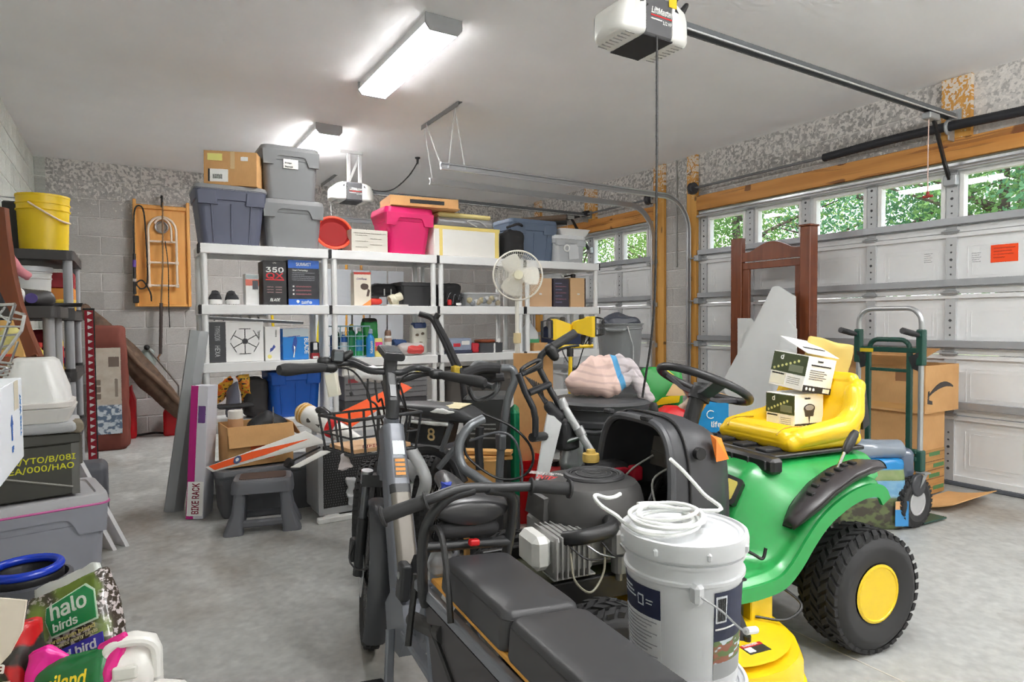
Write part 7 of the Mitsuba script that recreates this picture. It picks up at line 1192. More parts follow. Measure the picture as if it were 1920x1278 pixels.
# white bench machine with grey panels below the second unit
place((1.79, 5.08, S4)); t = thing('bench_machine', 'long white and grey bench machine on the shelf below the wire basket', 'machine'); part(t, 'white_top', bx(-0.345, 0.40, -0.155, 0.2, 0.285, 0.36, 0.012), paint(226, 225, 220, rough=0.45), False); part(t, 'grey_panel', bx(-0.33, 0.38, -0.15, 0.2, 0.09, 0.285, 0.006), paint(112, 112, 114, rough=0.5), False); part(t, 'base', bx(-0.33, 0.38, -0.14, 0.2, 0.002, 0.09, 0.006), paint(60, 60, 62, rough=0.5), False); part(t, 'red_badge', patch((-0.30, -0.152, 0.235), *FR, 0.08, 0.03), paint(130, 40, 46, rough=0.5), False)
for k in range(3): part(t, 'panel_groove', bx(-0.32, 0.37, -0.154, -0.15, 0.13+0.045*k, 0.138+0.045*k), paint(70, 70, 72, rough=0.6), False)
part(t, 'yellow_label', patch((0.27, -0.1565, 0.295), *FR, 0.09, 0.05), paint(220, 206, 130, rough=0.5), False)
t = tote((2.7, 5.12, S4), 0, 0.7, 0.36, 0.30, paint(74, 70, 66, rough=0.6), paint(90, 86, 82, rough=0.6), 'brown grey tote on the low shelf of the third unit', taper=0.9, ribs=0)
place((2.1, 4.70, 0)); solo('dark_floor_bag', lump(rbox((0, 0, 0.16), (0.7, 0.26, 0.32), 0.08), 0.05, 0.03, 6), paint(66, 66, 70, rough=0.85), 'dark grey bag lying on the floor below the bench machine', 'bag', smooth=True)
place((2.15, 4.72, 0.33)); solo('red_pump', cat([rbox((0, 0, 0.06), (0.10, 0.08, 0.10), 0.02), cyl((0.0, 0, 0.10), (0.0, 0, 0.16), 0.02, n=10)]), paint(206, 40, 44, rough=0.4), 'small red pump body lying on the dark bag', 'pump')
# ---------------------------------------------------------------- model aeroplane
WING = paint(232, 230, 226, rough=0.4); ORG = paint(240, 92, 40, rough=0.4)
place(); t = thing('model_aeroplane', 'orange and white model aeroplane with a yellow cowl balanced behind the bicycle basket', 'model aeroplane')
N_, T_ = dp(572, 775, 3.92), dp(735, 860, 3.55); R = []
fdir = (T_-N_)/np.linalg.norm(T_-N_); fs = np.cross(fdir, V(0, 0, 1)); fs /= np.linalg.norm(fs); fu = np.cross(fs, fdir)
def fus(f, w, h, off=0.0): a = np.linspace(0, 2*np.pi, 20, endpoint=False); return N_+fdir*f+fs*(w*np.cos(a))[:, None]+fu*(h*np.sin(a)+off)[:, None]
part(t, 'fuselage', loft([fus(0.0, 0.05, 0.05), fus(0.04, 0.062, 0.065), fus(0.14, 0.062, 0.07), fus(0.26, 0.052, 0.06), fus(0.5, 0.026, 0.032), fus(0.62, 0.012, 0.018)]), WING, 50)
part(t, 'cowl', loft([fus(-0.055, 0.012, 0.012), fus(-0.045, 0.045, 0.048), fus(-0.01, 0.060, 0.064), fus(0.03, 0.0635, 0.0665)]), paint(204, 156, 78, rough=0.4), 50)
for f in (-0.02, 0.005, 0.03): part(t, 'cowl_band', loft([fus(f, 0.0625, 0.066), fus(f+0.006, 0.0645, 0.068)]), paint(236, 222, 196, rough=0.5), 50)
part(t, 'cockpit', loft([fus(0.10, 0.02, 0.02, 0.06), fus(0.13, 0.035, 0.035, 0.06), fus(0.2, 0.03, 0.03, 0.055), fus(0.24, 0.01, 0.01, 0.05)]), paint(40, 40, 42, rough=0.2), 50); part(t, 'red_stripe', loft([fus(0.24, 0.055, 0.063), fus(0.30, 0.050, 0.058)]), RED, 50)
def wing(root, tip, cr, ct, th, name, m, rear=None):
    rear = fdir if rear is None else rear; n_ = np.cross(tip-root, rear); n_ /= np.linalg.norm(n_); R = []
    for f in np.linspace(0, 1, 9):
        c = root+(tip-root)*f; ch = cr+(ct-cr)*f; a = np.linspace(0, 2*np.pi, 16, endpoint=False); R.append(c+rear*(ch*0.5*np.cos(a))[:, None]+n_*(th*np.sin(a)*(0.4+0.6*(1-f*0.5)))[:, None])
    return part(t, name, loft(R), m, 40)
lr, lt = dp(592, 818, 3.72), dp(392, 880, 3.80); a_ = lr+(lt-lr)*0.42
wg = wing(lr, lt, 0.19, 0.075, 0.010, 'wing', WING)
n_ = np.cross(lt-lr, fdir); n_ /= np.linalg.norm(n_); n_ = n_ if n_[2] > 0 else -n_
def on(f, c): return lr+(lt-lr)*f+fdir*(0.19+(0.075-0.19)*f)*0.5*c+n_*(0.0112*(0.4+0.6*(1-f*0.5)))
def wpatch(pts, col, lift): 
    P = np.array([on(f, c)+n_*lift for f, c in pts]); m = hull(np.vstack([P, P+n_*0.0015])); return part(wg, 'orange_flash', m, col, False)
wpatch([(0.06, 0.15), (0.55, -0.65), (0.97, -0.75), (0.97, 0.75), (0.5, 0.55)], ORG, -0.002); st_ = on(0.72, 0.0); part(wg, 'round_badge', cyl(st_+n_*0.0, st_+n_*0.003, 0.026, n=20), paint(70, 80, 120, rough=0.5), False); part(wg, 'badge_star', cyl(st_+n_*0.002, st_+n_*0.004, 0.013, n=5), WHITE, False)
wg = wing(dp(640, 790, 3.95), dp(762, 722, 4.1), 0.19, 0.10, 0.010, 'wing', ORG); wing(dp(612, 845, 3.5), dp(553, 876, 3.45), 0.07, 0.055, 0.006, 'tailplane', WING, rear=VX)
part(t, 'landing_strut', tube([dp(600, 838, 3.62), dp(552, 862, 3.62), dp(540, 868, 3.62)], 0.006, 6), BLACK); part(t, 'landing_wheel', cyl(dp(538, 866, 3.60), dp(546, 870, 3.62), 0.028, n=16), BLACK); part(t, 'wing_seat', hull([fus(0.09, 0.064, 0.04)[k] for k in range(20)]+[fus(0.2, 0.058, 0.04)[k] for k in range(20)]), paint(70, 66, 62, rough=0.6), 30)
# ---------------------------------------------------------------- second electric bicycle: basket, torn seat pad, battery box
BK2 = paint(40, 41, 43, rough=0.45); TUBEG = paint(112, 115, 119, rough=0.35, metal=0.4)
axes((0, 0, 0), V(1, 0, 0), V(0, 1, 0), V(0, 0, 1)); t = thing('basket_bicycle', 'black electric bicycle with a wire front basket and torn seat pad behind the cargo bicycle', 'bicycle')
def P(px, py, D): return dp(px, py, D)
WC = P(694, 955, 3.2); WR_ = P(812, 958, 3.38)
for c, yw in ((WC, 28), (WR_, 40)):
    Wo = W.copy(); place((c[0], c[1], 0), yaw=yw); bike_wheel(t, (0, 0, 0.285), 0.285, 0.10, 0.20, 'wheel', spokes=16); W = Wo
# basket
b0, b1, b2, b3 = P(598, 778, 2.88), P(655, 789, 2.62), P(790, 772, 2.72), P(735, 762, 3.0); dn_ = V(0, 0, -1); dpth = 0.155
def lerp(a, b, f): return a+(b-a)*f
bb = [lerp(q, (b0+b1+b2+b3)/4, 0.12)+dn_*dpth for q in (b0, b1, b2, b3)]; tp = [b0, b1, b2, b3]
wires = [tube([tp[0], tp[1], tp[2], tp[3]], 0.0075, 8, closed=True), tube(bb, 0.006, 8, closed=True), tube([lerp(a, b, 0.5) for a, b in zip(tp, bb)], 0.0045, 6, closed=True)]
bk = part(t, 'basket_rim', wires[0], BK2); part(t, 'basket_bottom_rim', wires[1], BK2); part(t, 'basket_wire', wires[2], BK2)
for i in range(4):
    a, b, c, d = tp[i], tp[(i+1) % 4], bb[i], bb[(i+1) % 4]; m = 5 if i in (1, 3) else 3
    for k in range(m): part(t, 'basket_upright', tube([lerp(a, b, k/m), lerp(c, d, k/m)], 0.0055, 6), BK2)
part(t, 'basket_floor', hull([lerp(q, (bb[0]+bb[2])/2, 0.1)+V(0, 0, z) for q in bb for z in (0.008, 0.024)]), paint(214, 170, 126, rough=0.6), False, label='wooden basket floor'); lettering(t, 'FIFISH', 0.012, paint(150, 60, 50, rough=0.6), lerp(bb[1], bb[2], 0.15)+V(0, 0, 0.030), bb[2]-bb[1], V(0, 0, 1), width=0.09, name='floor_print')
part(t, 'white_ribbon', lump(hullballs([(*lerp(bb[1], bb[0], 0.3), 0.008), (*(lerp(bb[1], bb[0], 0.3)+V(0.02, 0, -0.05)), 0.012), (*(lerp(bb[1], bb[0], 0.3)+V(-0.02, 0, -0.06)), 0.007)]), 0.012, 0.012, 40), paint(222, 212, 214, rough=0.7), True)
# bars with white tape, stem, cables
part(t, 'handlebar', tube(spl([P(655, 672, 2.95), P(700, 692, 2.95), P(745, 712, 2.92), P(800, 700, 2.9), P(860, 705, 2.8), P(925, 725, 2.7)], 6), 0.0135, 10), BK2)
for a, b in ((678, 698), (701, 722)): part(t, 'tape_roll', lump(hullballs([(*P(a, 702, 2.9), 0.036), (*P(b, 700, 2.9), 0.036)]), 0.02, 0.008, 30), paint(226, 226, 228, rough=0.6), True)
part(t, 'stem', tube([P(742, 712, 2.92), P(735, 800, 3.0), P(715, 860, 3.1)], 0.024, 12), BK2)
for k in range(5): part(t, 'cable', tube(spl([P(690+12*k, 700+3*k, 2.9), P(690+18*k, 745+6*k, 2.8), P(706+10*k, 760-10*k, 2.78), P(720+6*k, 800+8*k, 2.88), P(740, 850, 3.0)], 6), 0.0045, 6), BLACK)
part(t, 'white_reflector_box', obox(P(620, 700, 2.78), P(628, 742, 2.78), 0.05, 0.04, VY, 0.006), paint(228, 224, 208, rough=0.5), 30)
part(t, 'hanging_tag', cyl(P(658, 735, 2.8), P(660, 742, 2.8), 0.008, n=8), BLACK); part(t, 'tag_string', tube([P(652, 690, 2.85), P(656, 715, 2.82), P(659, 737, 2.8)], 0.002, 5), BLACK)
part(t, 'frame_tube', tube(spl([P(715, 850, 3.12), P(770, 880, 3.2), P(800, 925, 3.3), P(812, 955, 3.38)], 5), 0.035, 12), paint(226, 228, 230, rough=0.35)); part(t, 'frame_tube', tube(spl([P(768, 838, 3.0), P(792, 880, 3.0), P(798, 905, 3.0), P(790, 935, 3.05)], 6), 0.030, 12), paint(222, 224, 226, rough=0.35))
# seat pad
a0, a1 = P(752, 765, 3.1), P(898, 776, 2.92); sdr = (a1-a0)/np.linalg.norm(a1-a0); sup = V(0, 0, 1); ssd = np.cross(sdr, sup); R = []
L_ = np.linalg.norm(a1-a0)
for f, w, h_, z in ((-0.02, 0.03, 0.012, 0.012), (0.02, 0.07, 0.026, 0.008), (0.3, 0.095, 0.034, 0.006), (0.6, 0.10, 0.040, 0.002), (0.85, 0.095, 0.036, -0.004), (0.97, 0.075, 0.024, -0.014), (1.02, 0.04, 0.010, -0.022)):
    aa = np.linspace(0, 2*np.pi, 22, endpoint=False); R.append(a0+sdr*L_*f+sup*z+ssd*(w*np.sign(np.cos(aa))*np.abs(np.cos(aa))**0.6)[:, None]+sup*(h_*np.sign(np.sin(aa))*np.abs(np.sin(aa))**0.7)[:, None])
sp_ = part(t, 'seat_pad', loft(R), paint(50, 51, 53, rough=0.5), 40); part(sp_, 'foam_tear', lump(hull([a0+sdr*L_*f+sup*z+ssd*s for f, z, s in ((0.52, 0.012, 0.104), (0.62, 0.026, 0.102), (0.85, 0.02, 0.10), (0.78, 0.004, 0.104), (0.6, 0.006, 0.106), (0.7, 0.012, 0.09), (0.6, 0.03, 0.08))]), 0.012, 0.006, 50), WHITE, True); part(sp_, 'tan_top', hull([a0+sdr*L_*f+sup*z+ssd*s for f in (0.42, 0.86) for z, s in ((0.040, -0.05), (0.038, 0.05), (0.030, 0.075))]), paint(214, 202, 166, rough=0.7), False); part(sp_, 'foam_edge', lump(hull([a0+sdr*L_*f+sup*z+ssd*s for f in (0.22, 0.74) for z in (-0.052, -0.036) for s in (0.06, 0.10)]), 0.015, 0.006, 40), WHITE, True)
bx_ = part(t, 'battery_box', hull([a0+sdr*L_*f+sup*z+ssd*s for f, z in ((0.16, -0.055), (0.68, -0.055), (0.62, -0.15), (0.16, -0.15)) for s in (-0.06, 0.07)]), paint(36, 37, 39, rough=0.5), False)
lettering(bx_, '8', 0.055, paint(206, 178, 128, rough=0.5), a0+sdr*L_*0.44+sup*-0.127+ssd*0.0708, sdr, sup, name='number'); 
for f in (0.12, 0.66): part(t, 'seat_strut', tube([a0+sdr*L_*(f+0.1)+sup*-0.04+ssd*0.078, a0+sdr*L_*(f-0.02)+sup*-0.17+ssd*0.078], 0.014, 8), TUBEG)
part(t, 'rear_hoop', tube(spl([P(905, 785, 2.8), P(880, 800, 2.75), P(861, 832, 2.72), P(866, 872, 2.70), P(892, 893, 2.66), P(928, 918, 2.6)], 6), 0.021, 12), TUBEG); part(t, 'rear_brace', tube([P(868, 822, 2.85), P(822, 878, 2.85)], 0.014, 10), TUBEG); part(t, 'shock', tube([P(900, 800, 3.0), P(897, 835, 3.0), P(900, 880, 3.0)], 0.02, 10), BK2)
part(t, 'mudguard', tube(spl([P(775, 845, 3.25), P(815, 842, 3.2), P(850, 866, 3.15), P(868, 905, 3.12)], 6), 0.03, 10), BK2)
# ---------------------------------------------------------------- folded push cart: grey tube frame, foam grips, cable loops
place(); t = thing('push_cart', 'folded grey tube push cart with black foam grips behind the torn seat pad', 'cart')
part(t, 'frame_tube', tube(spl([P(936, 925, 3.0), P(938, 860, 3.0), P(944, 800, 3.0), P(952, 750, 3.0), P(965, 712, 3.0), P(960, 692, 3.0), P(940, 690, 3.0)], 6), 0.019, 12), TUBEG); part(t, 'hinge', rbox(P(939, 828, 2.99), (0.04, 0.05, 0.08), 0.012), TUBEG)
for k, (a, b) in enumerate([((872, 700), (938, 690)), ((878, 712), (930, 700)), ((900, 725), (945, 706))]): part(t, 'foam_grip', tube(spl([P(*a, 3.05+0.05*k), P((a[0]+b[0])/2, (a[1]+b[1])/2-6, 3.05+0.05*k), P(*b, 3.05+0.05*k)], 5), 0.026-0.002*k, 10), paint(48, 48, 50, rough=0.8))
for k in range(4): part(t, 'hoop', tube(spl([P(878+6*k, 705-6*k, 3.15), P(893+8*k, 680+2*k, 3.2), P(925+4*k, 690+4*k, 3.2), P(930, 735, 3.15), P(895, 750, 3.15), P(880, 725, 3.15)], 6, True), 0.011, 8, closed=True), BLACKM if k % 2 else paint(96, 98, 100, rough=0.5))
part(t, 'cable_loop', tube(spl([P(905, 775, 2.9), P(960, 800, 2.9), P(994, 835, 2.9), P(998, 870, 2.9), P(975, 895, 2.9), P(930, 895, 2.9), P(880, 860, 2.9), P(868, 830, 2.9)], 7), 0.006, 7), BLACK); part(t, 'cable_loop', tube(spl([P(880, 826, 2.9), P(935, 810, 2.9), P(965, 825, 2.9), P(978, 870, 2.9), P(978, 915, 2.9)], 7), 0.006, 7), paint(80, 82, 86, rough=0.5))
stand(925, 880, 3.6); t = thing('green_machine', 'dark green and black garden machine behind the push cart', 'garden machine'); part(t, 'body', bx(-0.16, 0.10, -0.14, 0.14, 0.30, 0.86, 0.02), paint(36, 38, 38, rough=0.5), False); part(t, 'green_side', bx(0.10, 0.15, -0.13, 0.13, 0.26, 0.78, 0.02), paint(16, 104, 70, rough=0.4), False); part(t, 'base', rbox((-0.02, 0, 0.16), (0.34, 0.34, 0.32), 0.04), paint(90, 92, 94, rough=0.5))
for k in range(4): part(t, 'text_line', patch((-0.12, -0.1405, 0.70-0.025*k), *FR, 0.14, 0.008), paint(120, 122, 122, rough=0.6), False)
stand(870, 880, 3.75); solo('engine_block', lump(rbox((0, 0, 0.25), (0.26, 0.2, 0.5), 0.05), 0.04, 0.02, 8), paint(126, 128, 130, rough=0.45), 'grey lumpy plastic housing under the torn seat pad', 'machine', smooth=True)
stand(912, 870, 3.25); solo('black_toolbox', rbox((0, 0, 0.21), (0.17, 0.14, 0.42), 0.02), BLACKM, 'black plastic toolbox beside the grey frame tube', 'toolbox')
# wood scrap, red pails, cardboard panel
stand(905, 860, 3.28); solo('wood_scrap', cat([turn(box((0.0, 0.0, 0.56), (0.3, 0.09, 0.02), 0.002), 12, (0, 0, 1)), turn(box((0.02, 0.03, 0.585), (0.26, 0.07, 0.02), 0.002), -9, (0, 0, 1)), box((0, 0, 0.28), (0.2, 0.1, 0.55), 0.004)]), paint(206, 156, 92, rough=0.7), 'stack of pale wood scraps behind the red pail', 'wood', smooth=False)
RP = paint(206, 24, 30, rough=0.35); pr = dp(976, 842, 4.05)
pail((pr[0], pr[1], 0), 0, 'red plastic pail on the floor between the grey cart and the white scooter', lid=False, body=RP, open_=True, r=0.142, h=0.40)
place((pr[0]-0.05, pr[1]-0.42, 0)); t = thing('red_can', 'small red can beneath the passenger grip, behind the engine', 'can'); part(t, 'body', lathe([(0.001, 0), (0.09, 0), (0.09, 0.26), (0.05, 0.30), (0.025, 0.31), (0.025, 0.33), (0.001, 0.33)], 24), RP); part(t, 'cap', cyl((0, 0, 0.33), (0, 0, 0.35), 0.028), BLACK)
pr = dp(1040, 870, 3.7); place((pr[0], pr[1], 0)); t = thing('red_can', 'dark red rounded can half hidden behind the white scooter panel', 'can'); part(t, 'body', lathe([(0.001, 0), (0.12, 0), (0.13, 0.05), (0.13, 0.34), (0.09, 0.40), (0.03, 0.42), (0.001, 0.42)], 26), paint(140, 24, 30, rough=0.35)); part(t, 'cap', cyl((0, 0, 0.42), (0, 0, 0.45), 0.03), BLACK)
stand(1000, 760, 4.15, 0, 4); t = thing('cardboard_sheet', 'tall brown cardboard panel standing in front of the right hand shelves', 'cardboard'); zt_ = dp(1000, 662, 4.15)[2]; part(t, 'panel', loft([[(x*0.13, y, z) for x, y in ((-1, 0), (1, 0), (1, 0.03), (-1, 0.03))] for z in (0, zt_)]), CARD, False); part(t, 'lower_flap', prism([(-0.16, 0), (0.06, 0), (0.06, 0.40), (-0.12, 0.52)], 0.006, 'y', -0.012), CARD, False)
place((3.36, 5.0, S3)); c = carton((3.335, 5.02, S3), 3, 0.15, 0.2, 0.075, 'small tan carton under the white jug', tape=False); 
# ---------------------------------------------------------------- white electric scooter, nose up
place(); t = thing('electric_scooter', 'white and black electric scooter with a tall tube handlebar frame', 'scooter'); DS = 2.95
def Q(px, py, dd=0.0): return dp(px, py, DS+dd)
BT = paint(40, 41, 44, rough=0.3, metal=0.3)
part(t, 'fork_tube', tube([Q(1012, 672), Q(1010, 688), Q(1034, 735), Q(1056, 770)], 0.0145, 12), BT); part(t, 'fork_lower', tube([Q(1053, 755), Q(1086, 810), Q(1118, 862)], 0.0185, 12), paint(214, 216, 218, rough=0.3, metal=0.3)); part(t, 'fork_collar', tube([Q(1050, 748), Q(1058, 764)], 0.024, 12), paint(190, 192, 194, rough=0.3, metal=0.6)); part(t, 'fork_collar', tube([Q(1083, 802), Q(1091, 815)], 0.024, 12), paint(190, 192, 194, rough=0.3, metal=0.6))
part(t, 'fork_tube', tube([Q(972, 700, -0.12), Q(985, 735, -0.12), Q(1000, 765, -0.12), Q(1004, 785, -0.12), Q(1004, 818, -0.12)], 0.0145, 12), BT); part(t, 'peg', tube([Q(998, 820, -0.12), Q(1022, 817, -0.02)], 0.021, 12), BLACK)
part(t, 'handlebar', tube(spl([Q(1012, 690), Q(1014, 668), Q(1026, 656), Q(1040, 648), Q(1078, 624, 0.05)], 6), 0.0155, 12), BT); part(t, 'grip', tube([Q(1036, 650), Q(1078, 624, 0.05)], 0.021, 12), paint(40, 40, 41, rough=0.7)); part(t, 'brake_lever', tube(spl([Q(1040, 662), Q(1058, 652), Q(1086, 647)], 5), 0.006, 7), BT); part(t, 'switch_box', hullballs([(*Q(1032, 655), 0.03), (*Q(1040, 668), 0.022)]), BLACK)
part(t, 'cross_bar', tube([Q(976, 702, -0.12), Q(1014, 686)], 0.013, 10), BT); part(t, 'cross_bar', tube([Q(990, 737, -0.12), Q(1030, 720)], 0.016, 10), BT)
part(t, 'light_bracket', tube(spl([Q(979, 700, -0.1), Q(980, 690, -0.1), Q(1008, 675, -0.05), Q(1012, 682, -0.05), Q(985, 698, -0.1)], 4), 0.010, 8), BLACK)
wp = [(1026, 776), (1038, 778), (1052, 792), (1046, 812), (1036, 840), (1024, 890), (1018, 930), (1000, 930), (1006, 890), (1016, 830)]
P3 = [Q(*q) for q in wp]; part(t, 'white_panel', hull([p+VY*s for p in P3 for s in (-0.035, 0.035)]), paint(232, 233, 234, rough=0.35), 30)
part(t, 'headset_block', hullballs([(*Q(1030, 762), 0.026), (*Q(1046, 780), 0.03)]), BLACKM); part(t, 'motor_box', lump(rbox(Q(1062, 815, 0.05), (0.10, 0.10, 0.14), 0.02), 0.02, 0.012, 20), BLACKM, True)
part(t, 'fender', hullballs([(*Q(1070, 825, 0.05), 0.03), (*Q(1064, 865, 0.05), 0.04), (*Q(1082, 880, 0.05), 0.03), (*Q(1082, 832, 0.08), 0.03)]), paint(150, 152, 154, rough=0.3, metal=0.5))
Wo = W.copy(); c = Q(1098, 945, 0.05); place((c[0], c[1], 0), yaw=100); bike_wheel(t, (0, 0, 0.17), 0.17, 0.07, 0.11, 'wheel', spokes=10); W = Wo
for k in range(8): part(t, 'cable', tube(spl([Q(985+4*k, 705+2*k), Q(1005+3*k, 730+5*k), Q(1030+k, 755+4*k), Q(1034+3*k, 775+4*k)], 5), 0.0032, 5), BLACK)
part(t, 'axle_rod', tube([Q(1060, 828), Q(1100, 815)], 0.010, 8), STEEL); part(t, 'deck_rail', tube([Q(1020, 930), Q(1100, 960)], 0.02, 8), BT)
# ---------------------------------------------------------------- trash cans, towel, work lights, fan
pc = dp(1130, 760, 3.42)
def can(x, y, z, r, h, col, label, lidm=None, taper=0.84):
    place((x, y, z)); t = thing('trash_can', label, 'trash can'); part(t, 'body', lathe([(0.001, 0), (r*taper, 0), (r*0.96, h*0.86), (r*1.0, h*0.87), (r*1.0, h*0.9), (r*0.97, h*0.91), (r*0.98, h*0.97), (r*1.04, h*0.975), (r*1.04, h), (r*0.97, h), (r*0.9, h*0.6), (0.001, h*0.59)], 44), col, 30)
    for a in (0, 180):
        part(t, 'handle', turn(tube(spl([(r*0.98, -0.06, h*0.88), (r*1.10, -0.055, h*0.86), (r*1.12, 0, h*0.85), (r*1.10, 0.055, h*0.86), (r*0.98, 0.06, h*0.88)], 4), 0.012, 8), a+40, (0, 0, 1)), col)
    return t
zt_ = dp(1130, 752, 3.42)[2]; t = can(pc[0], pc[1], 0, 0.25, zt_, paint(46, 47, 49, rough=0.55), 'large black trash can holding up the folded pink towel'); part(t, 'lid', lathe([(0.001, zt_-0.01), (0.262, zt_-0.01), (0.268, zt_+0.005), (0.255, zt_+0.02), (0.20, zt_+0.028), (0.001, zt_+0.03)], 44), paint(60, 61, 63, rough=0.5))
# towel: a soft quilted fold over the can
def towel_fn(p, n, uv):
    a = (p.x-pc[0])*VX[0]+(p.y-pc[1])*VX[1]; w = dr.sin(p.z*150+9*fbm(p.x*9, p.y*9, p.z*9, 2)+a*14); c = mix(C(222, 194, 184), C(190, 160, 154), smoothstep(0.2, 0.9, w)*0.6)
    g = a+0.25*(p.z-zt_-0.16); c = mix(c, mix(C(196, 188, 192), C(160, 152, 156), smoothstep(0.2, 0.9, w)*0.6), smoothstep(0.075, 0.085, g)); return mix(c, C(84, 152, 196), smoothstep(0.055, 0.06, g)*(1-smoothstep(0.085, 0.09, g)))
TOW = mat('towel_cloth', proc(towel_fn), 0.9, sheen=0.5)
axes((pc[0], pc[1], zt_+0.03), VX, VY, V(0, 0, 1)); t = thing('folded_towel', 'folded pink towel with a blue stripe lying on the black trash can', 'towel')
tw = m3.Manifold.batch_boolean([man(q) for q in (hullballs([(-0.14, 0, 0.06, 0.055), (-0.05, -0.02, 0.16, 0.06), (0.08, -0.02, 0.17, 0.055), (0.02, -0.1, 0.04, 0.04), (-0.16, -0.04, 0.08, 0.045)]), hullballs([(0.06, 0.0, 0.17, 0.05), (0.15, 0.02, 0.15, 0.045)]), hullballs([(0.15, 0.02, 0.15, 0.045), (0.19, 0.0, 0.08, 0.04)]), hullballs([(0.19, 0.0, 0.08, 0.04), (0.225, -0.02, 0.03, 0.03)]), hullballs([(0.10, -0.1, 0.10, 0.03), (0.05, -0.11, 0.05, 0.035), (0.14, -0.1, 0.12, 0.026)]), hullballs([(0.14, -0.1, 0.12, 0.026), (0.19, -0.11, 0.03, 0.026), (0.24, -0.11, -0.005, 0.02)]))], m3.OpType.Add).refine_to_length(0.014); tw = world_free(tw); tw.merge_vertices(); trimesh.smoothing.filter_taubin(tw, iterations=12)
v = tw.vertices; v[:, 2] += 0.004*np.sin(v[:, 0]*120+6*meshkit.fbm(v*9, 2)); tw.vertices = v; part(t, 'cloth', wobble(tw, 0.012, 9), TOW, True)
# grey can on a dark bin
pg = dp(1158, 640, 4.55); zb2 = dp(1158, 690, 4.55)[2]
place((pg[0], pg[1], 0)); t = thing('storage_bin', 'dark plastic bin under the grey trash can', 'bin'); part(t, 'body', loft([rrect(0.44, 0.40, 0.05, 5, 0), rrect(0.5, 0.46, 0.05, 5, zb2-0.03), rrect(0.52, 0.48, 0.05, 5, zb2-0.03), rrect(0.52, 0.48, 0.05, 5, zb2-0.004)]), paint(54, 55, 58, rough=0.5))
zt2 = dp(1158, 606, 4.55)[2]; t = can(pg[0]+0.02, pg[1], zb2, 0.165, zt2-zb2, paint(112, 115, 117, rough=0.45), 'grey trash can with a dark liner beside the right end of the shelves')
part(t, 'bag_liner', lump(hullballs([(-0.10, 0, zt2-zb2-0.01, 0.06), (0.12, 0, zt2-zb2-0.01, 0.06), (0.0, 0.05, zt2-zb2+0.025, 0.05), (0.07, -0.05, zt2-zb2+0.01, 0.05)]), 0.025, 0.02, 14), paint(46, 50, 60, rough=0.4), True); part(t, 'cord', tube(spl([(-0.06, -0.15, zt2-zb2-0.02), (-0.05, -0.172, zt2-zb2-0.1), (-0.02, -0.165, zt2-zb2-0.17), (-0.02, -0.162, 0.03)], 6), 0.004, 6), paint(180, 182, 184, rough=0.5))
# work lights
WY = paint(240, 200, 30, rough=0.35)
def worklight(px, py, D, yaw, label):
    p = dp(px, py, D); place(p, yaw); t = thing('work_light', label, 'work light', None); part(t, 'housing', loft([[(x*a, y, z*b) for x, z in ((-1, -1), (1, -1), (1, 1), (-1, 1))] for y, a, b in ((0, 0.085, 0.065), (0.02, 0.085, 0.065), (0.11, 0.04, 0.035), (0.13, 0.025, 0.025))]), WY, False); part(t, 'glass', bx(-0.078, 0.078, -0.012, 0.002, -0.058, 0.058, 0.004), paint(40, 44, 50, rough=0.1), False)
    g = cat([tube([(-0.06+0.04*k, -0.01, -0.06), (-0.06+0.04*k, -0.06, -0.05), (-0.06+0.04*k, -0.06, 0.05), (-0.06+0.04*k, -0.01, 0.06)], 0.003, 5) for k in range(4)]); part(t, 'guard_wire', g, BLACK); part(t, 'bracket', tube([(0, 0.05, -0.055), (0, 0.06, -0.10)], 0.010, 8), BLACK); part(t, 'knob', rbox((0, 0.07, 0.06), (0.04, 0.03, 0.035), 0.008), BLACK); return t
D_ = 3.98
t = worklight(1034, 617, D_, 118, 'yellow work light facing left above the scooter handlebar'); t = worklight(1111, 612, D_, -62, 'yellow work light facing right in front of the shelves')
place(); t = thing('light_stand', 'yellow stand with black legs carrying the two work lights', 'light stand'); part(t, 'cross_bar', tube([dp(1038, 650, D_), dp(1112, 648, D_)], 0.012, 8), WY)
for a, b in (((1038, 630), (1040, 650)), ((1092, 628), (1092, 650)), ((1106, 634), (1106, 650))): part(t, 'upright', tube([dp(*a, D_), dp(*b, D_)], 0.010, 8), BLACK)
part(t, 'centre_post', tube([dp(1070, 648, D_), dp(1069, 700, D_), V(dp(1069, 700, D_)[0], dp(1069, 700, D_)[1], 0)], 0.013, 10), WY); part(t, 'black_knob', tube([dp(1069, 652, D_), dp(1069, 668, D_)], 0.022, 10), BLACK)
b_ = dp(1069, 700, D_)
for k in range(3): a = 2*math.pi*k/3+0.4; part(t, 'leg', tube([V(b_[0], b_[1], 0.45), V(b_[0]+0.3*math.cos(a), b_[1]+0.3*math.sin(a), 0.01)], 0.010, 8), WY)
part(t, 'cable', tube(spl([dp(1112, 622, D_), dp(1095, 650, D_), dp(1080, 690, D_), dp(1060, 670, D_), dp(1050, 640, D_)], 6), 0.004, 6), BLACK)
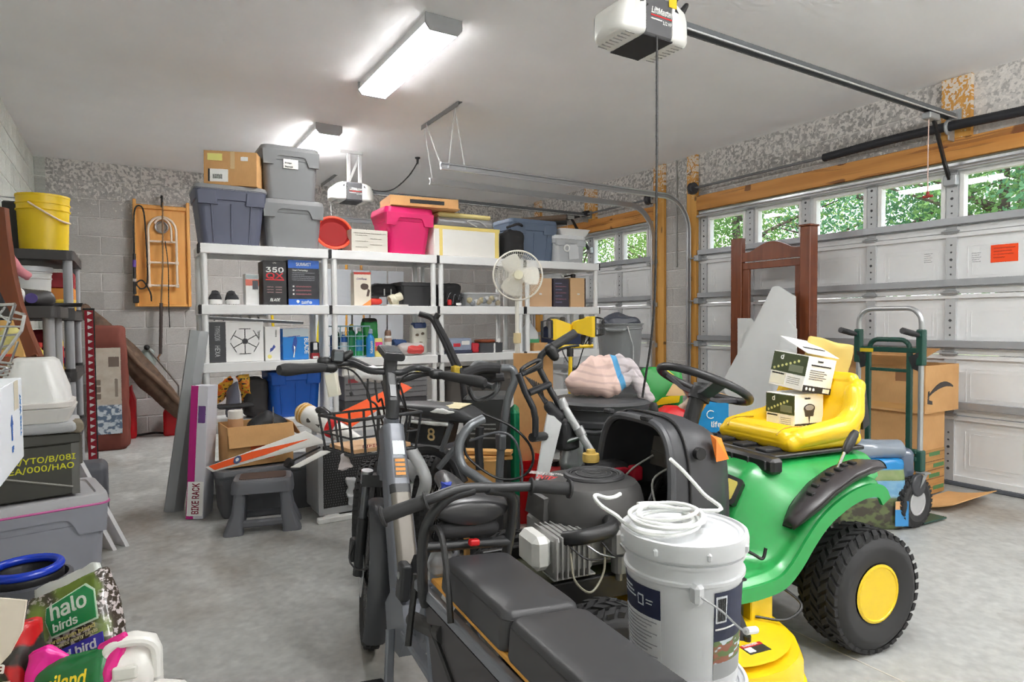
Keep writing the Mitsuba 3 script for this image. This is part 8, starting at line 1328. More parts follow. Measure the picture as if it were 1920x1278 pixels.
# pedestal fan
pf = dp(971, 516, 4.25); place((pf[0], pf[1], 0), yaw=27); t = thing('pedestal_fan', 'white pedestal fan standing in front of the third shelving unit', 'fan'); hz = pf[2]; FW = paint(226, 223, 214, rough=0.4); RF = 0.166
g = [turn(torus(RF, 0.006, 56, 8), 90, (1, 0, 0))]
part(t, 'cage_rim', move(g[0], (0, 0, hz)), FW)
for k in range(1, 6): part(t, 'cage_ring', move(turn(torus(RF*k/6, 0.0014, 44, 5), 90, (1, 0, 0)), (0, -0.05*math.sqrt(max(0, 1-(k/6)**2)), hz)), FW)
sp = []
for k in range(72):
    a = 2*math.pi*k/72; sp.append(tube([(0.03*math.cos(a), -0.05, hz+0.03*math.sin(a)), (RF*0.6*math.cos(a), -0.042, hz+RF*0.6*math.sin(a)), (RF*math.cos(a), 0, hz+RF*math.sin(a)), (RF*0.6*math.cos(a), 0.06, hz+RF*0.6*math.sin(a)), (0.05*math.cos(a), 0.075, hz+0.05*math.sin(a))], 0.0009, 4))
part(t, 'cage_wires', cat(sp), FW, False, kind='stuff')
def blade(a0):
    def f(u, v):
        r = 0.03+u*0.115; wdt = 0.035+0.075*np.sin(np.pi*np.clip(u, 0, 1)*0.62+0.2); a = a0+(v-0.5)*wdt/np.maximum(r, 0.05)*1.15; return r*np.cos(a), 0.03*(v-0.5)-0.005, hz+r*np.sin(a)
    return sheet(f, 10, 8, 0.003)
for k in range(3): part(t, 'blade', blade(2.05+k*2.094), paint(232, 230, 222, rough=0.35), True)
part(t, 'hub', cyl((0, -0.04, hz), (0, 0.03, hz), 0.032, 0.036, 24), paint(232, 226, 190, rough=0.35)); part(t, 'hub_badge', cyl((0, -0.056, hz), (0, -0.05, hz), 0.03, n=24), paint(226, 222, 196, rough=0.35)); part(t, 'motor', lathe([(0.001, 0.05), (0.055, 0.05), (0.06, 0.08), (0.055, 0.14), (0.03, 0.16), (0.001, 0.16)], 28).apply_transform(trimesh.transformations.rotation_matrix(-math.pi/2, [1, 0, 0])).apply_translation((0, 0, hz)), FW)
part(t, 'neck', rbox((0, 0.09, hz-0.08), (0.06, 0.07, 0.14), 0.02), FW); part(t, 'pole', tube([(0, 0.09, 0.03), (0, 0.09, hz-0.10)], 0.0135, 14), FW); part(t, 'pole_sleeve', tube([(0, 0.09, 0.03), (0, 0.09, hz-0.42)], 0.019, 14), FW); part(t, 'pole_collar', tube([(0, 0.09, hz-0.46), (0, 0.09, hz-0.39)], 0.027, 14), paint(226, 206, 160, rough=0.5)); part(t, 'base', lathe([(0.001, 0), (0.20, 0), (0.20, 0.012), (0.16, 0.03), (0.04, 0.05), (0.001, 0.05)], 40, (0, 0.09, 0)), FW)
# rowing arms between fan and handlebars
place(); t = thing('black_pole_pair', 'pair of black crutch like poles leaning up in front of the second shelving unit', 'poles')
D2_ = 3.6
part(t, 'pole', tube([dp(868, 705, D2_), dp(838, 640, D2_), dp(815, 598, D2_)], 0.018, 10), BLACKM); part(t, 'pole', tube([dp(858, 700, D2_), dp(832, 640, D2_), dp(812, 600, D2_)], 0.015, 10), BLACKM); part(t, 'handle', tube(spl([dp(814, 602, D2_), dp(806, 594, D2_), dp(786, 588, D2_)], 4), 0.017, 10), BLACK); part(t, 'handle', tube([dp(813, 602, D2_), dp(822, 588, D2_)], 0.017, 10), BLACK)
b_ = dp(866, 702, D2_); part(t, 'foot', tube([b_, V(b_[0]+0.10, b_[1], 0.02)], 0.018, 10), BLACKM); part(t, 'yellow_joint', rbox(dp(856, 694, D2_), (0.06, 0.05, 0.06), 0.015), paint(196, 166, 50, rough=0.5))
place()
# ================================================================ left side: back wall, left hand shelves, foreground bags
# wooden board with a white tube frame hung on the back wall
def pine_fn(p, n, uv): return mix(C(206, 140, 62), C(228, 172, 96), fbm(p.x*30, p.y*30, p.z*2.0, 4))
PINE = mat('pine_board', proc(pine_fn), 0.5); PVC = paint(222, 204, 184, rough=0.45)
place(); bx0_, bx1_, bz0, bz1 = 0.09, 0.66, 1.46, 2.62; by = YB-0.03
t = thing('wooden_board', 'orange wooden board hanging on the back wall with rails along its sides', 'board')
part(t, 'panel', bx(bx0_, bx1_, by-0.02, by+0.02, bz0, bz1, 0.004), PINE, False)
for x in (bx0_, bx1_-0.035): part(t, 'side_rail', bx(x, x+0.035, by-0.06, by-0.02, bz0, bz1+0.05, 0.006), PINE, False)
part(t, 'top_rail', bx(bx0_, bx1_, by-0.05, by-0.02, bz1-0.05, bz1-0.01, 0.005), PINE, False); part(t, 'bottom_rail', bx(bx0_, bx1_, by-0.045, by-0.02, bz0, bz0+0.03, 0.005), PINE, False)
part(t, 'wall_hook', tube(spl([(0.38, YB, bz1+0.10), (0.38, by-0.05, bz1+0.10), (0.38, by-0.07, bz1+0.04), (0.38, by-0.05, bz1-0.02)], 4), 0.012, 8), BLACK)
yy = by-0.085; xl_, xr2 = 0.235, 0.515; zb3, zt3 = 1.70, 2.32
t = thing('tube_rack', 'cream white tube frame with an arched top hanging over the wooden board', 'frame')
part(t, 'arched_tube', tube([(xl_, yy, zb3), (xl_, yy, zt3)]+[((xl_+xr2)/2-0.14*math.cos(a), yy, zt3+0.16*math.sin(a)) for a in np.linspace(0.15, np.pi-0.15, 14)]+[(xr2, yy, zt3), (xr2, yy, zb3)], 0.014, 10), PVC)
part(t, 'inner_arch', tube([((xl_+xr2)/2-0.09*math.cos(a), yy-0.02, zt3+0.0+0.14*math.sin(a)) for a in np.linspace(0.6, np.pi, 10)]+[((xl_+xr2)/2+0.09, yy-0.02, zt3-0.12)], 0.011, 9), PVC)
for z in (zb3, 1.96, 2.20): part(t, 'cross_tube', tube([(xl_, yy, z), (xr2, yy, z)], 0.013, 9), PVC)
for x in (xl_, xr2):
    for z in (zb3, 1.96): part(t, 'tee_joint', rbox((x, yy, z), (0.04, 0.034, 0.045), 0.012), PVC)
t = thing('metal_ring', 'round grey metal ring hanging on the wooden board inside the tube frame', 'ring'); part(t, 'ring', move(turn(torus(0.062, 0.012, 32, 8), 90, (1, 0, 0)), (0.37, by-0.04, 2.37)), STEEL); part(t, 'disc', cyl((0.37, by-0.035, 2.37), (0.37, by-0.025, 2.37), 0.06, n=28), paint(150, 140, 126, rough=0.5))
place(); t = thing('bicycle_pump', 'black bicycle pump with hose hanging at the left edge of the wooden board', 'pump'); part(t, 'barrel', tube([(0.09, yy, 1.60), (0.095, yy, 2.05)], 0.016, 10), BLACK); part(t, 'hose', tube(spl([(0.095, yy, 2.05), (0.10, yy, 2.45), (0.13, yy, 2.58), (0.19, yy-0.01, 2.55), (0.21, yy-0.01, 2.30), (0.215, yy-0.02, 1.75), (0.15, yy-0.02, 1.66), (0.11, yy-0.02, 1.72), (0.17, yy-0.02, 1.75), (0.24, yy-0.02, 1.62), (0.25, yy-0.02, 1.52)], 7), 0.008, 7), BLACK); part(t, 'foot', bx(0.07, 0.13, yy-0.02, yy+0.02, 1.50, 1.58, 0.006), BLACK); part(t, 'purple_band', tube([(0.093, yy, 1.90), (0.094, yy, 1.98)], 0.019, 10), paint(90, 60, 150, rough=0.4)); part(t, 'collar', cyl((0.094, yy, 1.74), (0.094, yy, 1.77), 0.021, n=10), CHROME)
t = thing('hanging_pole', 'long thin black pole hanging from the hook past the wooden board', 'pole'); part(t, 'shaft', tube([(0.385, yy-0.03, bz1+0.02), (0.37, yy-0.03, 1.9), (0.345, yy-0.03, 1.5)], 0.008, 8), paint(120, 90, 60, rough=0.5)); part(t, 'sleeve', tube([(0.345, yy-0.03, 1.5), (0.335, yy-0.03, 1.18), (0.325, yy-0.03, 0.92)], 0.018, 10), paint(60, 50, 46, rough=0.6)); part(t, 'hook', tube(spl([(0.325, yy-0.03, 0.92), (0.30, yy-0.03, 0.88), (0.31, yy-0.03, 0.84)], 4), 0.010, 7), paint(120, 84, 60))
solo('hanging_string', tube(spl([(0.40, yy-0.04, 2.2), (0.425, yy-0.04, 1.9), (0.42, yy-0.04, 1.5), (0.425, yy-0.04, 1.22)], 6), 0.005, 6), BLACK, 'thin black cord hanging beside the long pole on the wooden board', 'cord')
# covered tree bag, brown tarp, red cans, lamp on the floor at the back wall
place((-0.17, 7.62, 0), yaw=6); t = thing('storage_bag', 'tall dark red fabric bag with a printed white panel standing by the back wall', 'bag'); SB = mat('bag_red', proc(lambda p, n, uv: mix(C(96, 44, 36), C(128, 70, 58), fbm(p.x*9, p.y*9, p.z*5, 3))), 0.75)
part(t, 'body', lump(loft([rrect(0.33, 0.34, 0.05, 5, 0), rrect(0.35, 0.36, 0.06, 5, 0.08), rrect(0.33, 0.34, 0.05, 5, 0.9), rrect(0.31, 0.3, 0.05, 5, 1.22), rrect(0.27, 0.24, 0.05, 5, 1.25)]), 0.05, 0.012, 7), SB, True)
def photo_fn(p, n, uv): return mix(mix(C(186, 172, 156), C(214, 206, 194), fbm(p.x*18, p.y*18, p.z*18, 3)), mix(C(96, 116, 140), C(214, 222, 230), smoothstep(0.4, 0.6, fbm(p.x*30, p.y*30, p.z*30, 3))), 1-smoothstep(0.45, 0.47, p.z))
k = part(t, 'printed_panel', patch((-0.115, -0.186, 0.17), *FR, 0.25, 0.86), mat('bag_print', proc(photo_fn), 0.5), False, 'printed panel'); part(k, 'dark_tab', patch((0.03, -0.1875, 0.84), *FR, 0.09, 0.10), paint(110, 96, 86, rough=0.6), False)
for j in range(3): part(k, 'icon_box', patch((-0.09, -0.1875, 0.52+0.07*j), *FR, 0.05, 0.055), paint(120, 104, 92, rough=0.6), False)
part(k, 'frame_icon', patch((0.08, -0.1875, 0.54), *FR, 0.025, 0.18), paint(140, 128, 116, rough=0.6), False)
place(); t = thing('rolled_tarp', 'long rolled brown tarpaulin leaning down along the back wall', 'tarpaulin'); TP_ = mat('tarp_brown', proc(lambda p, n, uv: mix(C(62, 46, 36), C(112, 88, 70), fbm(p.x*8+p.z*9, p.y*20, p.z*14-p.x*14, 3))), 0.7)
a_, b_ = V(-0.40, 7.95, 1.46), V(0.52, 7.95, 0.24)
part(t, 'roll', lump(tube([a_+(b_-a_)*f for f in np.linspace(0, 1, 7)], [0.05, 0.09, 0.11, 0.125, 0.125, 0.11, 0.07], 14), 0.05, 0.02, 6), TP_, True); part(t, 'loose_edge', lump(tube(spl([V(-0.05, 7.84, 1.08), V(0.1, 7.83, 0.84), V(0.3, 7.83, 0.62), V(0.5, 7.85, 0.36)], 5), 0.03, 8), 0.03, 0.012, 9), paint(104, 82, 66, rough=0.75), True)
for x, y, s, lab in ((-0.01, 8.17, 1.0, 'red plastic fuel can with tall ribs behind the dark red bag'), (0.42, 8.14, 0.62, 'red plastic can on the floor under the end of the tarpaulin')):
    place((x, y, 0), yaw=4); t = thing('fuel_can', lab, 'fuel can'); part(t, 'body', loft([rrect(0.15, 0.17, 0.03, 5, 0), rrect(0.17, 0.19, 0.04, 5, 0.02), rrect(0.17, 0.19, 0.04, 5, 0.42*s), rrect(0.11, 0.16, 0.03, 5, 0.52*s), rrect(0.10, 0.15, 0.03, 5, 0.56*s)]), paint(196, 20, 30, rough=0.35))
    for k in range(3): part(t, 'ridge', bx(-0.05+0.04*k, -0.03+0.04*k, -0.09, 0.07, 0.5*s, 0.58*s, 0.006), RED, False)
place(); t = thing('ball_top_pole', 'thin chrome pole with a black ball end behind the tarpaulin', 'pole'); part(t, 'pole', tube([(0.20, 8.16, 0.99), (0.50, 8.2, 0.55)], 0.010, 8), CHROME); part(t, 'ball', trimesh.creation.icosphere(2, 0.03).apply_translation((0.19, 8.16, 1.0)), BLACK); part(t, 'glass_shade', lathe([(0.02, 0.78), (0.08, 0.80), (0.07, 0.95), (0.03, 0.99)], 20, (0.20, 8.24, 0)), paint(150, 160, 156, rough=0.2)); part(t, 'lower_pole', tube([(0.50, 8.2, 0.55), (0.50, 8.2, 0.0)], 0.010, 8), CHROME)
place(); solo('floor_hose', tube(spl([(0.05, 8.2, 0.012), (0.16, 8.22, 0.02), (0.26, 8.18, 0.03), (0.35, 8.2, 0.012)], 6), 0.012, 8), BLACK, 'short black hose on the floor between the two red cans', 'hose')
# left shelving units
PST = paint(160, 161, 164, rough=0.45); SHD = paint(50, 48, 47, rough=0.55)
def lshelf(x0, x1, y0, y1, zs, posts, label):
    place(); t = thing('plastic_shelf', label, 'shelf')
    for z in zs:
        s = part(t, 'shelf_board', loft([rrect(x1-x0, y1-y0, 0.05, 6, z-0.065, ((x0+x1)/2, (y0+y1)/2)), rrect(x1-x0, y1-y0, 0.05, 6, z, ((x0+x1)/2, (y0+y1)/2))]), SHD, 40)
    for x, y in posts: part(t, 'post', cyl((x, y, 0), (x, y, max(zs)-0.06), 0.028, n=16), PST)
    for x, y in posts:
        for z in zs[1:-1]: part(t, 'post_collar', cyl((x, y, z-0.07), (x, y, z+0.02), 0.034, n=16), SHD)
    return t
lshelf(-0.775, -0.295, 5.25, 6.15, [0.10, 0.52, 0.94, 1.36, 1.77], [(-0.335, 5.30), (-0.735, 5.30), (-0.335, 6.10), (-0.735, 6.10)], 'tall dark shelving unit with grey posts against the left wall, under the yellow pail')
lshelf(-0.78, -0.315, 4.35, 4.98, [0.10, 0.48, 0.92, 1.37], [(-0.375, 4.90), (-0.73, 4.90), (-0.375, 4.42), (-0.73, 4.42)], 'shorter dark shelving unit with grey posts nearer the viewer')
t = pail((-0.475, 5.47, 1.772), 0, 'bright yellow pail on top of the tall left hand shelf', lid=False, body=YEL, r=0.158, h=0.385, open_=True); place((-0.475, 5.47, 1.772)); part(t, 'wire_handle', tube(spl([(-0.07, -0.145, 0.32), (0.0, -0.168, 0.27), (0.10, -0.135, 0.21), (0.155, -0.05, 0.20)], 6), 0.007, 8), paint(226, 206, 176, rough=0.4)); part(t, 'white_liner', lump(hullballs([(-0.06, 0, 0.375, 0.03), (0.07, 0.02, 0.378, 0.03)]), 0.03, 0.01, 20), WHITE, True)
place((-0.66, 5.70, 1.772)); t = thing('case', 'black boxy case with a wire rail behind the yellow pail', 'box'); part(t, 'body', bx(-0.06, 0.10, -0.1, 0.15, 0, 0.36, 0.01), paint(36, 40, 38, rough=0.5), False); part(t, 'wire_rail', tube([(-0.07, -0.12, 0.0), (-0.07, -0.12, 0.38), (0.06, -0.12, 0.38)], 0.008, 7), GALV)
t = pail((-0.56, 5.42, 1.362), 0, 'white pail on the second level of the tall left hand shelf', lid=True, body=paint(214, 214, 212, rough=0.4), r=0.13, h=0.30)
place((-0.40, 5.72, 1.362)); t = thing('red_tin', 'red and orange box on the second level behind the white pail', 'box'); part(t, 'red_top', bx(-0.1, 0.08, -0.1, 0.1, 0.17, 0.28, 0.005), paint(140, 26, 36, rough=0.5), False); part(t, 'orange_body', bx(-0.1, 0.08, -0.1, 0.1, 0, 0.168, 0.005), paint(206, 130, 50, rough=0.5), False)
place((-0.50, 4.66, 1.372)); t = thing('power_tool', 'black rounded power tool lying on the shorter left hand shelf', 'power tool'); part(t, 'body', lump(hullballs([(-0.06, 0.0, 0.06, 0.055), (0.05, 0.02, 0.05, 0.045), (0.09, 0.06, 0.05, 0.05)]), 0.025, 0.006, 14), paint(60, 58, 58, rough=0.45), True); part(t, 'white_ring', move(turn(torus(0.05, 0.016, 26, 8), 80, (1, 0, 0)), (-0.06, -0.03, 0.06)), WHITE); part(t, 'purple_cap', cyl((0.03, -0.03, 0.05), (0.03, -0.05, 0.05), 0.03, n=16), paint(80, 66, 130, rough=0.4))
place((-0.36, 4.98, 1.372)); solo('black_trowel', hull([(-0.12, -0.10, 0.03), (0.12, 0.05, 0.035), (0.10, 0.10, 0.02), (-0.10, 0.04, 0.0), (-0.12, -0.10, 0.0), (0.11, 0.06, 0.01)]), BLACK, 'flat black scoop sticking out at the end of the shorter left hand shelf', 'scoop', smooth=False)
place((-0.62, 4.62, 1.372)); t = thing('crate', 'dark blue and black crate on the shorter left hand shelf', 'crate'); part(t, 'body', bx(-0.14, 0.04, -0.12, 0.14, 0, 0.16, 0.006), paint(40, 42, 48, rough=0.5), False); part(t, 'blue_can', lathe([(0.001, 0), (0.045, 0), (0.045, 0.24), (0.02, 0.26), (0.001, 0.26)], 18, (-0.07, 0.06, 0.162)), paint(70, 130, 190, rough=0.4))
place((-0.57, 4.60, 1.56)); solo('pink_cloth', lump(tube(spl([(-0.06, 0, 0.24), (-0.02, -0.02, 0.14), (0.05, -0.03, 0.03), (0.10, -0.03, -0.02)], 4), 0.026, 8), 0.02, 0.012, 20), paint(220, 140, 150, rough=0.7), 'pink cloth draped over the crate on the left hand shelf', 'cloth', smooth=True)
place((-0.36, 5.42, 1.362)); solo('yellow_gloves', lump(rbox((0, 0, 0.04), (0.12, 0.12, 0.08), 0.03), 0.02, 0.02, 24), paint(206, 172, 60, rough=0.7), 'yellow and grey work gloves heaped behind the power tool', 'gloves', smooth=True)
# level below
for k, (x, y, z, r, h, cl, cp, lab, lc) in enumerate([(-0.42, 5.36, 0.942, .045, .30, (226, 190, 40), (30, 30, 30), 'yellow and red bottle with black cap on the tall left hand shelf', (206, 40, 40)), (-0.36, 5.40, 0.942, .032, .16, (226, 226, 222), (60, 90, 160), 'small white bottle with blue print beside the yellow bottle', (70, 90, 160)), (-0.46, 5.60, 0.942, .05, .22, (40, 40, 42), (30, 30, 30), 'black tin on the tall left hand shelf', None), (-0.55, 4.60, 0.922, .06, .30, (214, 214, 206), (226, 226, 222), 'white bottle on the shorter left hand shelf behind the brown board', None), (-0.45, 4.62, 0.922, .05, .24, (226, 200, 60), (200, 60, 50), 'yellow bottle on the shorter left hand shelf', None)]):
    bottle(x, y, z, r, h, paint(*cl, rough=0.35), paint(*cp, rough=0.4), lab, paint(*lc, rough=0.45) if lc else None, group='bottles on the left hand shelves')
place((-0.62, 4.72, 0.922)); solo('black_canister', lump(rbox((0, 0, 0.17), (0.22, 0.3, 0.34), 0.04), 0.03, 0.014, 10), BLACK, 'black moulded tool case on the shorter left hand shelf', 'case', smooth=True)
place((-0.55, 5.7, 0.942)); solo('red_cloth', lump(rbox((0.02, 0, 0.15), (0.22, 0.4, 0.27), 0.06), 0.03, 0.015, 10), paint(120, 24, 34, rough=0.8), 'dark red folded cloth on the tall left hand shelf', 'cloth', smooth=True)
place((-0.55, 5.6, 0.522)); solo('black_coil', cat([move(torus(0.14, 0.014, 30, 7), (0, 0, 0.02+0.028*k)) for k in range(10)]), BLACKM, 'stack of black coiled hose on the lower level of the tall left hand shelf', 'hose')
place((-0.27, 6.05, 0)); t = thing('pennant_banner', 'red and white patterned banner hanging at the end of the left hand shelf', 'banner'); part(t, 'red_strip', bx(-0.02, 0.04, 0.16, 0.175, 0.06, 1.38), paint(150, 24, 40, rough=0.7), False)
for k in range(22): part(t, 'white_mark', hull([(0.0, 0.1585, 0.12+k*0.058), (0.035, 0.1585, 0.14+k*0.058), (0.0, 0.1585, 0.155+k*0.058), (0.0, 0.157, 0.13+k*0.058)]), PAPER, False)
part(t, 'hanging_rod', tube([(-0.03, 0.165, 1.39), (0.05, 0.165, 1.39)], 0.008, 7), BLACK); part(t, 'stand', cat([bx(-0.03, 0.05, 0.15, 0.19, 0, 0.06, 0.004), bx(0.041, 0.049, 0.16, 0.176, 0.05, 1.39)]), BLACK, False)
# ---------------------------------------------------------------- nearer the viewer: brown headboard piece, wire rack, white bin, cases
place(); DW = 3.1
hb_ = [(-60, 384), (0, 388), (17, 391), (22, 440), (32, 510), (46, 570), (62, 620), (84, 672), (80, 692), (66, 690), (48, 640), (30, 590), (8, 545), (-60, 500)]
def thick(pts, D, th): 
    c = dp(pts[0][0], pts[0][1], D); P_ = [dp(x, y, D) for x, y in pts]; q = [((p-c)@CR, -((p-c)@CD)) for p in P_]
    return polypatch(Polygon(q), c, CR, -CD, th)
t = thing('headboard_panel', 'dark red brown curved wooden panel leaning at the left edge', 'headboard'); part(t, 'panel', thick(hb_, DW, 0.03), MAHO, False); sc = dp(66, 668, DW-0.035); part(t, 'carved_scroll', tube([sc+0.018*(1-a/14)*(math.cos(a)*CR+math.sin(a)*CD) for a in np.linspace(0, 11, 40)], 0.005, 6), MAHO)
lg = dp(60, 690, DW); part(t, 'leg', bx(lg[0]-0.17, lg[0]-0.05, lg[1], lg[1]+0.03, 0.0, lg[2]+0.06, 0.004), MAHO, False)
place(); t = thing('tan_carton', 'tan cardboard box with red print behind the wire rack', 'box'); c = dp(15, 660, 3.36); place((c[0]-0.05, c[1], 0)); part(t, 'body', bx(-0.2, 0.12, -0.02, 0.06, 0, dp(15, 600, 3.36)[2], 0.003), paint(222, 178, 108, rough=0.7), False); part(t, 'red_print', patch((-0.02, -0.0208, dp(15, 672, 3.36)[2]), *FR, 0.10, 0.025), paint(190, 70, 50, rough=0.6), False)
place(); t = thing('wire_rack', 'chrome wire rack at the left edge above the white box', 'rack'); DR = 2.35
for k, (a, b) in enumerate([((-20, 572), (28, 570)), ((28, 570), (-12, 690)), ((28, 585), (46, 590)), ((46, 590), (40, 620)), ((40, 620), (-20, 700)), ((-20, 590), (46, 600)), ((-20, 612), (42, 612)), ((-20, 632), (36, 626)), ((34, 640), (14, 695)), ((-20, 575), (20, 605)), ((10, 575), (-10, 600)), ((-20, 655), (26, 645))]): part(t, 'wire', tube([dp(*a, DR+0.03*(k % 3)), dp(*b, DR+0.03*(k % 3))], 0.006 if k < 5 else 0.004, 7), CHROME)
for k in range(5): part(t, 'lower_wire', tube([dp(-20, 676+9*k, DR), dp(24-3*k, 682+7*k, DR)], 0.005, 7), CHROME)
part(t, 'fabric_inside', lump(hullballs([(*dp(5, 640, DR+0.1), 0.03), (*dp(20, 625, DR+0.1), 0.025)]), 0.02, 0.01, 20), paint(200, 190, 120, rough=0.7), True); b_ = dp(0, 715, DR); part(t, 'post', tube([dp(14, 690, DR), dp(-30, 715, DR), V(dp(-30, 715, DR)[0], dp(-30, 715, DR)[1], 0)], 0.007, 8), CHROME)
# white carton seen along its side
X_ = -0.335; yA, zA = ax(45, 856, X_)[1:]; zT = ax(43, 706, X_)[2]; place()
t = thing('white_carton', 'white box with a blue arrow and blue print at the left edge', 'box'); yN = yA-0.9; part(t, 'body', bx(X_-0.3, X_, yN, yA, zA, zT, 0.003), paint(226, 230, 236, rough=0.6), False)
RF_ = ((0, 1, 0), (0, 0, 1)); part(t, 'tape', patch((X_+0.0008, yA-0.20, zT-0.10), *RF_, 0.09, 0.10), paint(214, 206, 186, rough=0.4), False); ya_ = ax(22, 810, X_)[1]
part(t, 'blue_arrow', polypatch([(-0.010, 0), (0.010, 0), (0.010, 0.05), (0.026, 0.05), (0.0, 0.085), (-0.026, 0.05), (-0.010, 0.05)], (X_+0.001, ya_, ax(22, 826, X_)[2]), *RF_), paint(40, 84, 160, rough=0.5), False); lettering(t, 'UP', 0.02, paint(60, 100, 170, rough=0.5), (X_+0.001, ya_-0.012, ax(22, 832, X_)[2]-0.03), *RF_); lettering(t, 'THIS WAY', 0.022, paint(70, 120, 180, rough=0.5), (X_+0.001, ax(40, 815, X_)[1], ax(40, 815, X_)[2]), (0, 0, 1), (0, -1, 0), width=0.15)
t = thing('wire_stand', 'brown metal stand under the white carton, at the left edge', 'stand'); part(t, 'top', bx(X_-0.3, X_-0.04, yN, yA-0.1, zA-0.022, zA-0.002), paint(120, 92, 80, rough=0.6), False)
for y_ in (yN+0.05, yA-0.35): part(t, 'post', tube([(X_-0.12, y_, 0), (X_-0.12, y_, zA-0.02)], 0.012, 8), paint(120, 92, 80, rough=0.6))
# white bucket on its side over a tray, olive ammunition style case, grey tote
c = dp(66, 705, 2.95)
place((c[0], c[1], 0)); t = thing('white_bin', 'white rounded plastic bin lying upside down on the dark case', 'bin'); zz0 = dp(66, 752, 2.95)[2]; tilt = -8
part(t, 'shell', turn(loft([rrect(0.27, 0.30, 0.06, 6, zz0), rrect(0.26, 0.29, 0.07, 6, zz0+0.06), rrect(0.18, 0.24, 0.06, 6, zz0+0.19), rrect(0.14, 0.20, 0.05, 6, zz0+0.205)]), 0, (0, 1, 0)), paint(230, 230, 228, rough=0.35), 40); part(t, 'rim', loft([rrect(0.29, 0.32, 0.06, 6, zz0-0.022), rrect(0.30, 0.33, 0.07, 6, zz0-0.018), rrect(0.30, 0.33, 0.07, 6, zz0), rrect(0.28, 0.31, 0.06, 6, zz0+0.004)]), paint(214, 210, 206, rough=0.4), 30)
zz1 = dp(80, 800, 2.95)[2]
t = thing('tray_stack', 'stack of white and clear trays under the white bin', 'tray'); part(t, 'white_tray', loft([rrect(0.26, 0.28, 0.05, 5, zz0-0.09), rrect(0.31, 0.33, 0.06, 5, zz0-0.03), rrect(0.31, 0.33, 0.06, 5, zz0-0.024)]), paint(222, 220, 216, rough=0.4)); part(t, 'clear_tray', lump(rbox((0.01, 0, zz0-0.115), (0.30, 0.30, 0.05), 0.02), 0.03, 0.006, 14), CLEAR, True); part(t, 'cloth_end', lump(rbox((0.14, -0.06, zz0-0.12), (0.09, 0.14, 0.05), 0.02), 0.02, 0.012, 20), paint(120, 112, 96, rough=0.8), True)
OLIVE = paint(56, 56, 50, rough=0.5); cz1 = zz0-0.145; cb = dp(95, 940, 2.98); cz0 = 0.475
place((c[0]-0.02, c[1]+0.0, cz0), yaw=-10); hC = cz1-cz0; t = thing('metal_case', 'dark olive metal case with yellow stencilled letters standing on the grey tote', 'case'); wC, dC = 0.33, 0.26
part(t, 'body', bx(-wC/2, wC/2, -dC/2, dC/2, 0, hC-0.05, 0.006), OLIVE, False); part(t, 'lid', bx(-wC/2-0.008, wC/2+0.008, -dC/2-0.008, dC/2+0.008, hC-0.05, hC, 0.006), OLIVE, False)
YT = paint(206, 200, 40, rough=0.6); y = -dC/2-0.001
lettering(t, 'A/YTO/B/08I', 0.026, YT, (-wC*0.26, y, hC-0.125), *FR, width=wC*0.72); lettering(t, 'EA/000/HAO', 0.026, YT, (-wC*0.30, y, hC-0.165), *FR, width=wC*0.74)
part(t, 'diagonal_rib', tube([(-wC*0.34, y, hC*0.38), (wC*0.42, y, hC*0.12)], 0.006, 7), paint(110, 108, 100, rough=0.4)); part(t, 'latch', cat([bx(wC/2, wC/2+0.02, -0.09, -0.03, hC-0.16, hC-0.02, 0.004)]), paint(90, 86, 78, rough=0.5, metal=0.4), False); part(t, 'edge_strip', bx(wC/2-0.03, wC/2+0.001, -dC/2-0.002, -dC/2, 0, hC-0.05), paint(90, 90, 86, rough=0.5), False)
t = tote((c[0]-0.06, c[1]+0.02, 0), -10, 0.62, 0.44, 0.47, paint(150, 152, 162, rough=0.4), paint(180, 180, 184, rough=0.4), 'grey tote with a pink stripe under its lid in the left foreground', taper=0.88, ribs=0, style=2, lidh=0.05)
part(t, 'pink_stripe', tube(rrect(0.625, 0.445, 0.05, 6, 0.425), 0.006, 6, closed=True), paint(190, 90, 150, rough=0.4))
# white boards leaning beside the tote
place(); b0_, b1_ = V(-0.10, 4.20, 0.0), V(-0.43, 4.26, 0.80)
for k, (lab, dx) in enumerate([('white trim board leaning on the left hand shelf, nearer the tote', 0.0), ('white trim board leaning on the left hand shelf, nearer the open floor', 0.06)]):
    o_ = V(dx, dx*0.6, 0); a_ = (b1_-b0_)/np.linalg.norm(b1_-b0_); u_ = V(0.5, -0.86, 0); solo('trim_board', loft([[p+o_+u_*s*0.055+np.cross(u_, a_)*q for s, q in ((-1, 0), (1, 0), (1, 0.02), (-1, 0.02))] for p in (b0_+V(0, 0, 0), b1_)]), paint(214, 214, 216, rough=0.5), lab, 'board', 'white trim boards', False)
place((-0.24, 4.78, 0)); t = thing('suitcase', 'dark grey rounded case behind the white trim boards', 'case'); part(t, 'body', rbox((0, 0, 0.20), (0.24, 0.22, 0.40), 0.05), paint(84, 86, 92, rough=0.5)); part(t, 'red_tag', rbox((-0.03, -0.115, 0.30), (0.06, 0.01, 0.10), 0.004), paint(180, 60, 80, rough=0.5))
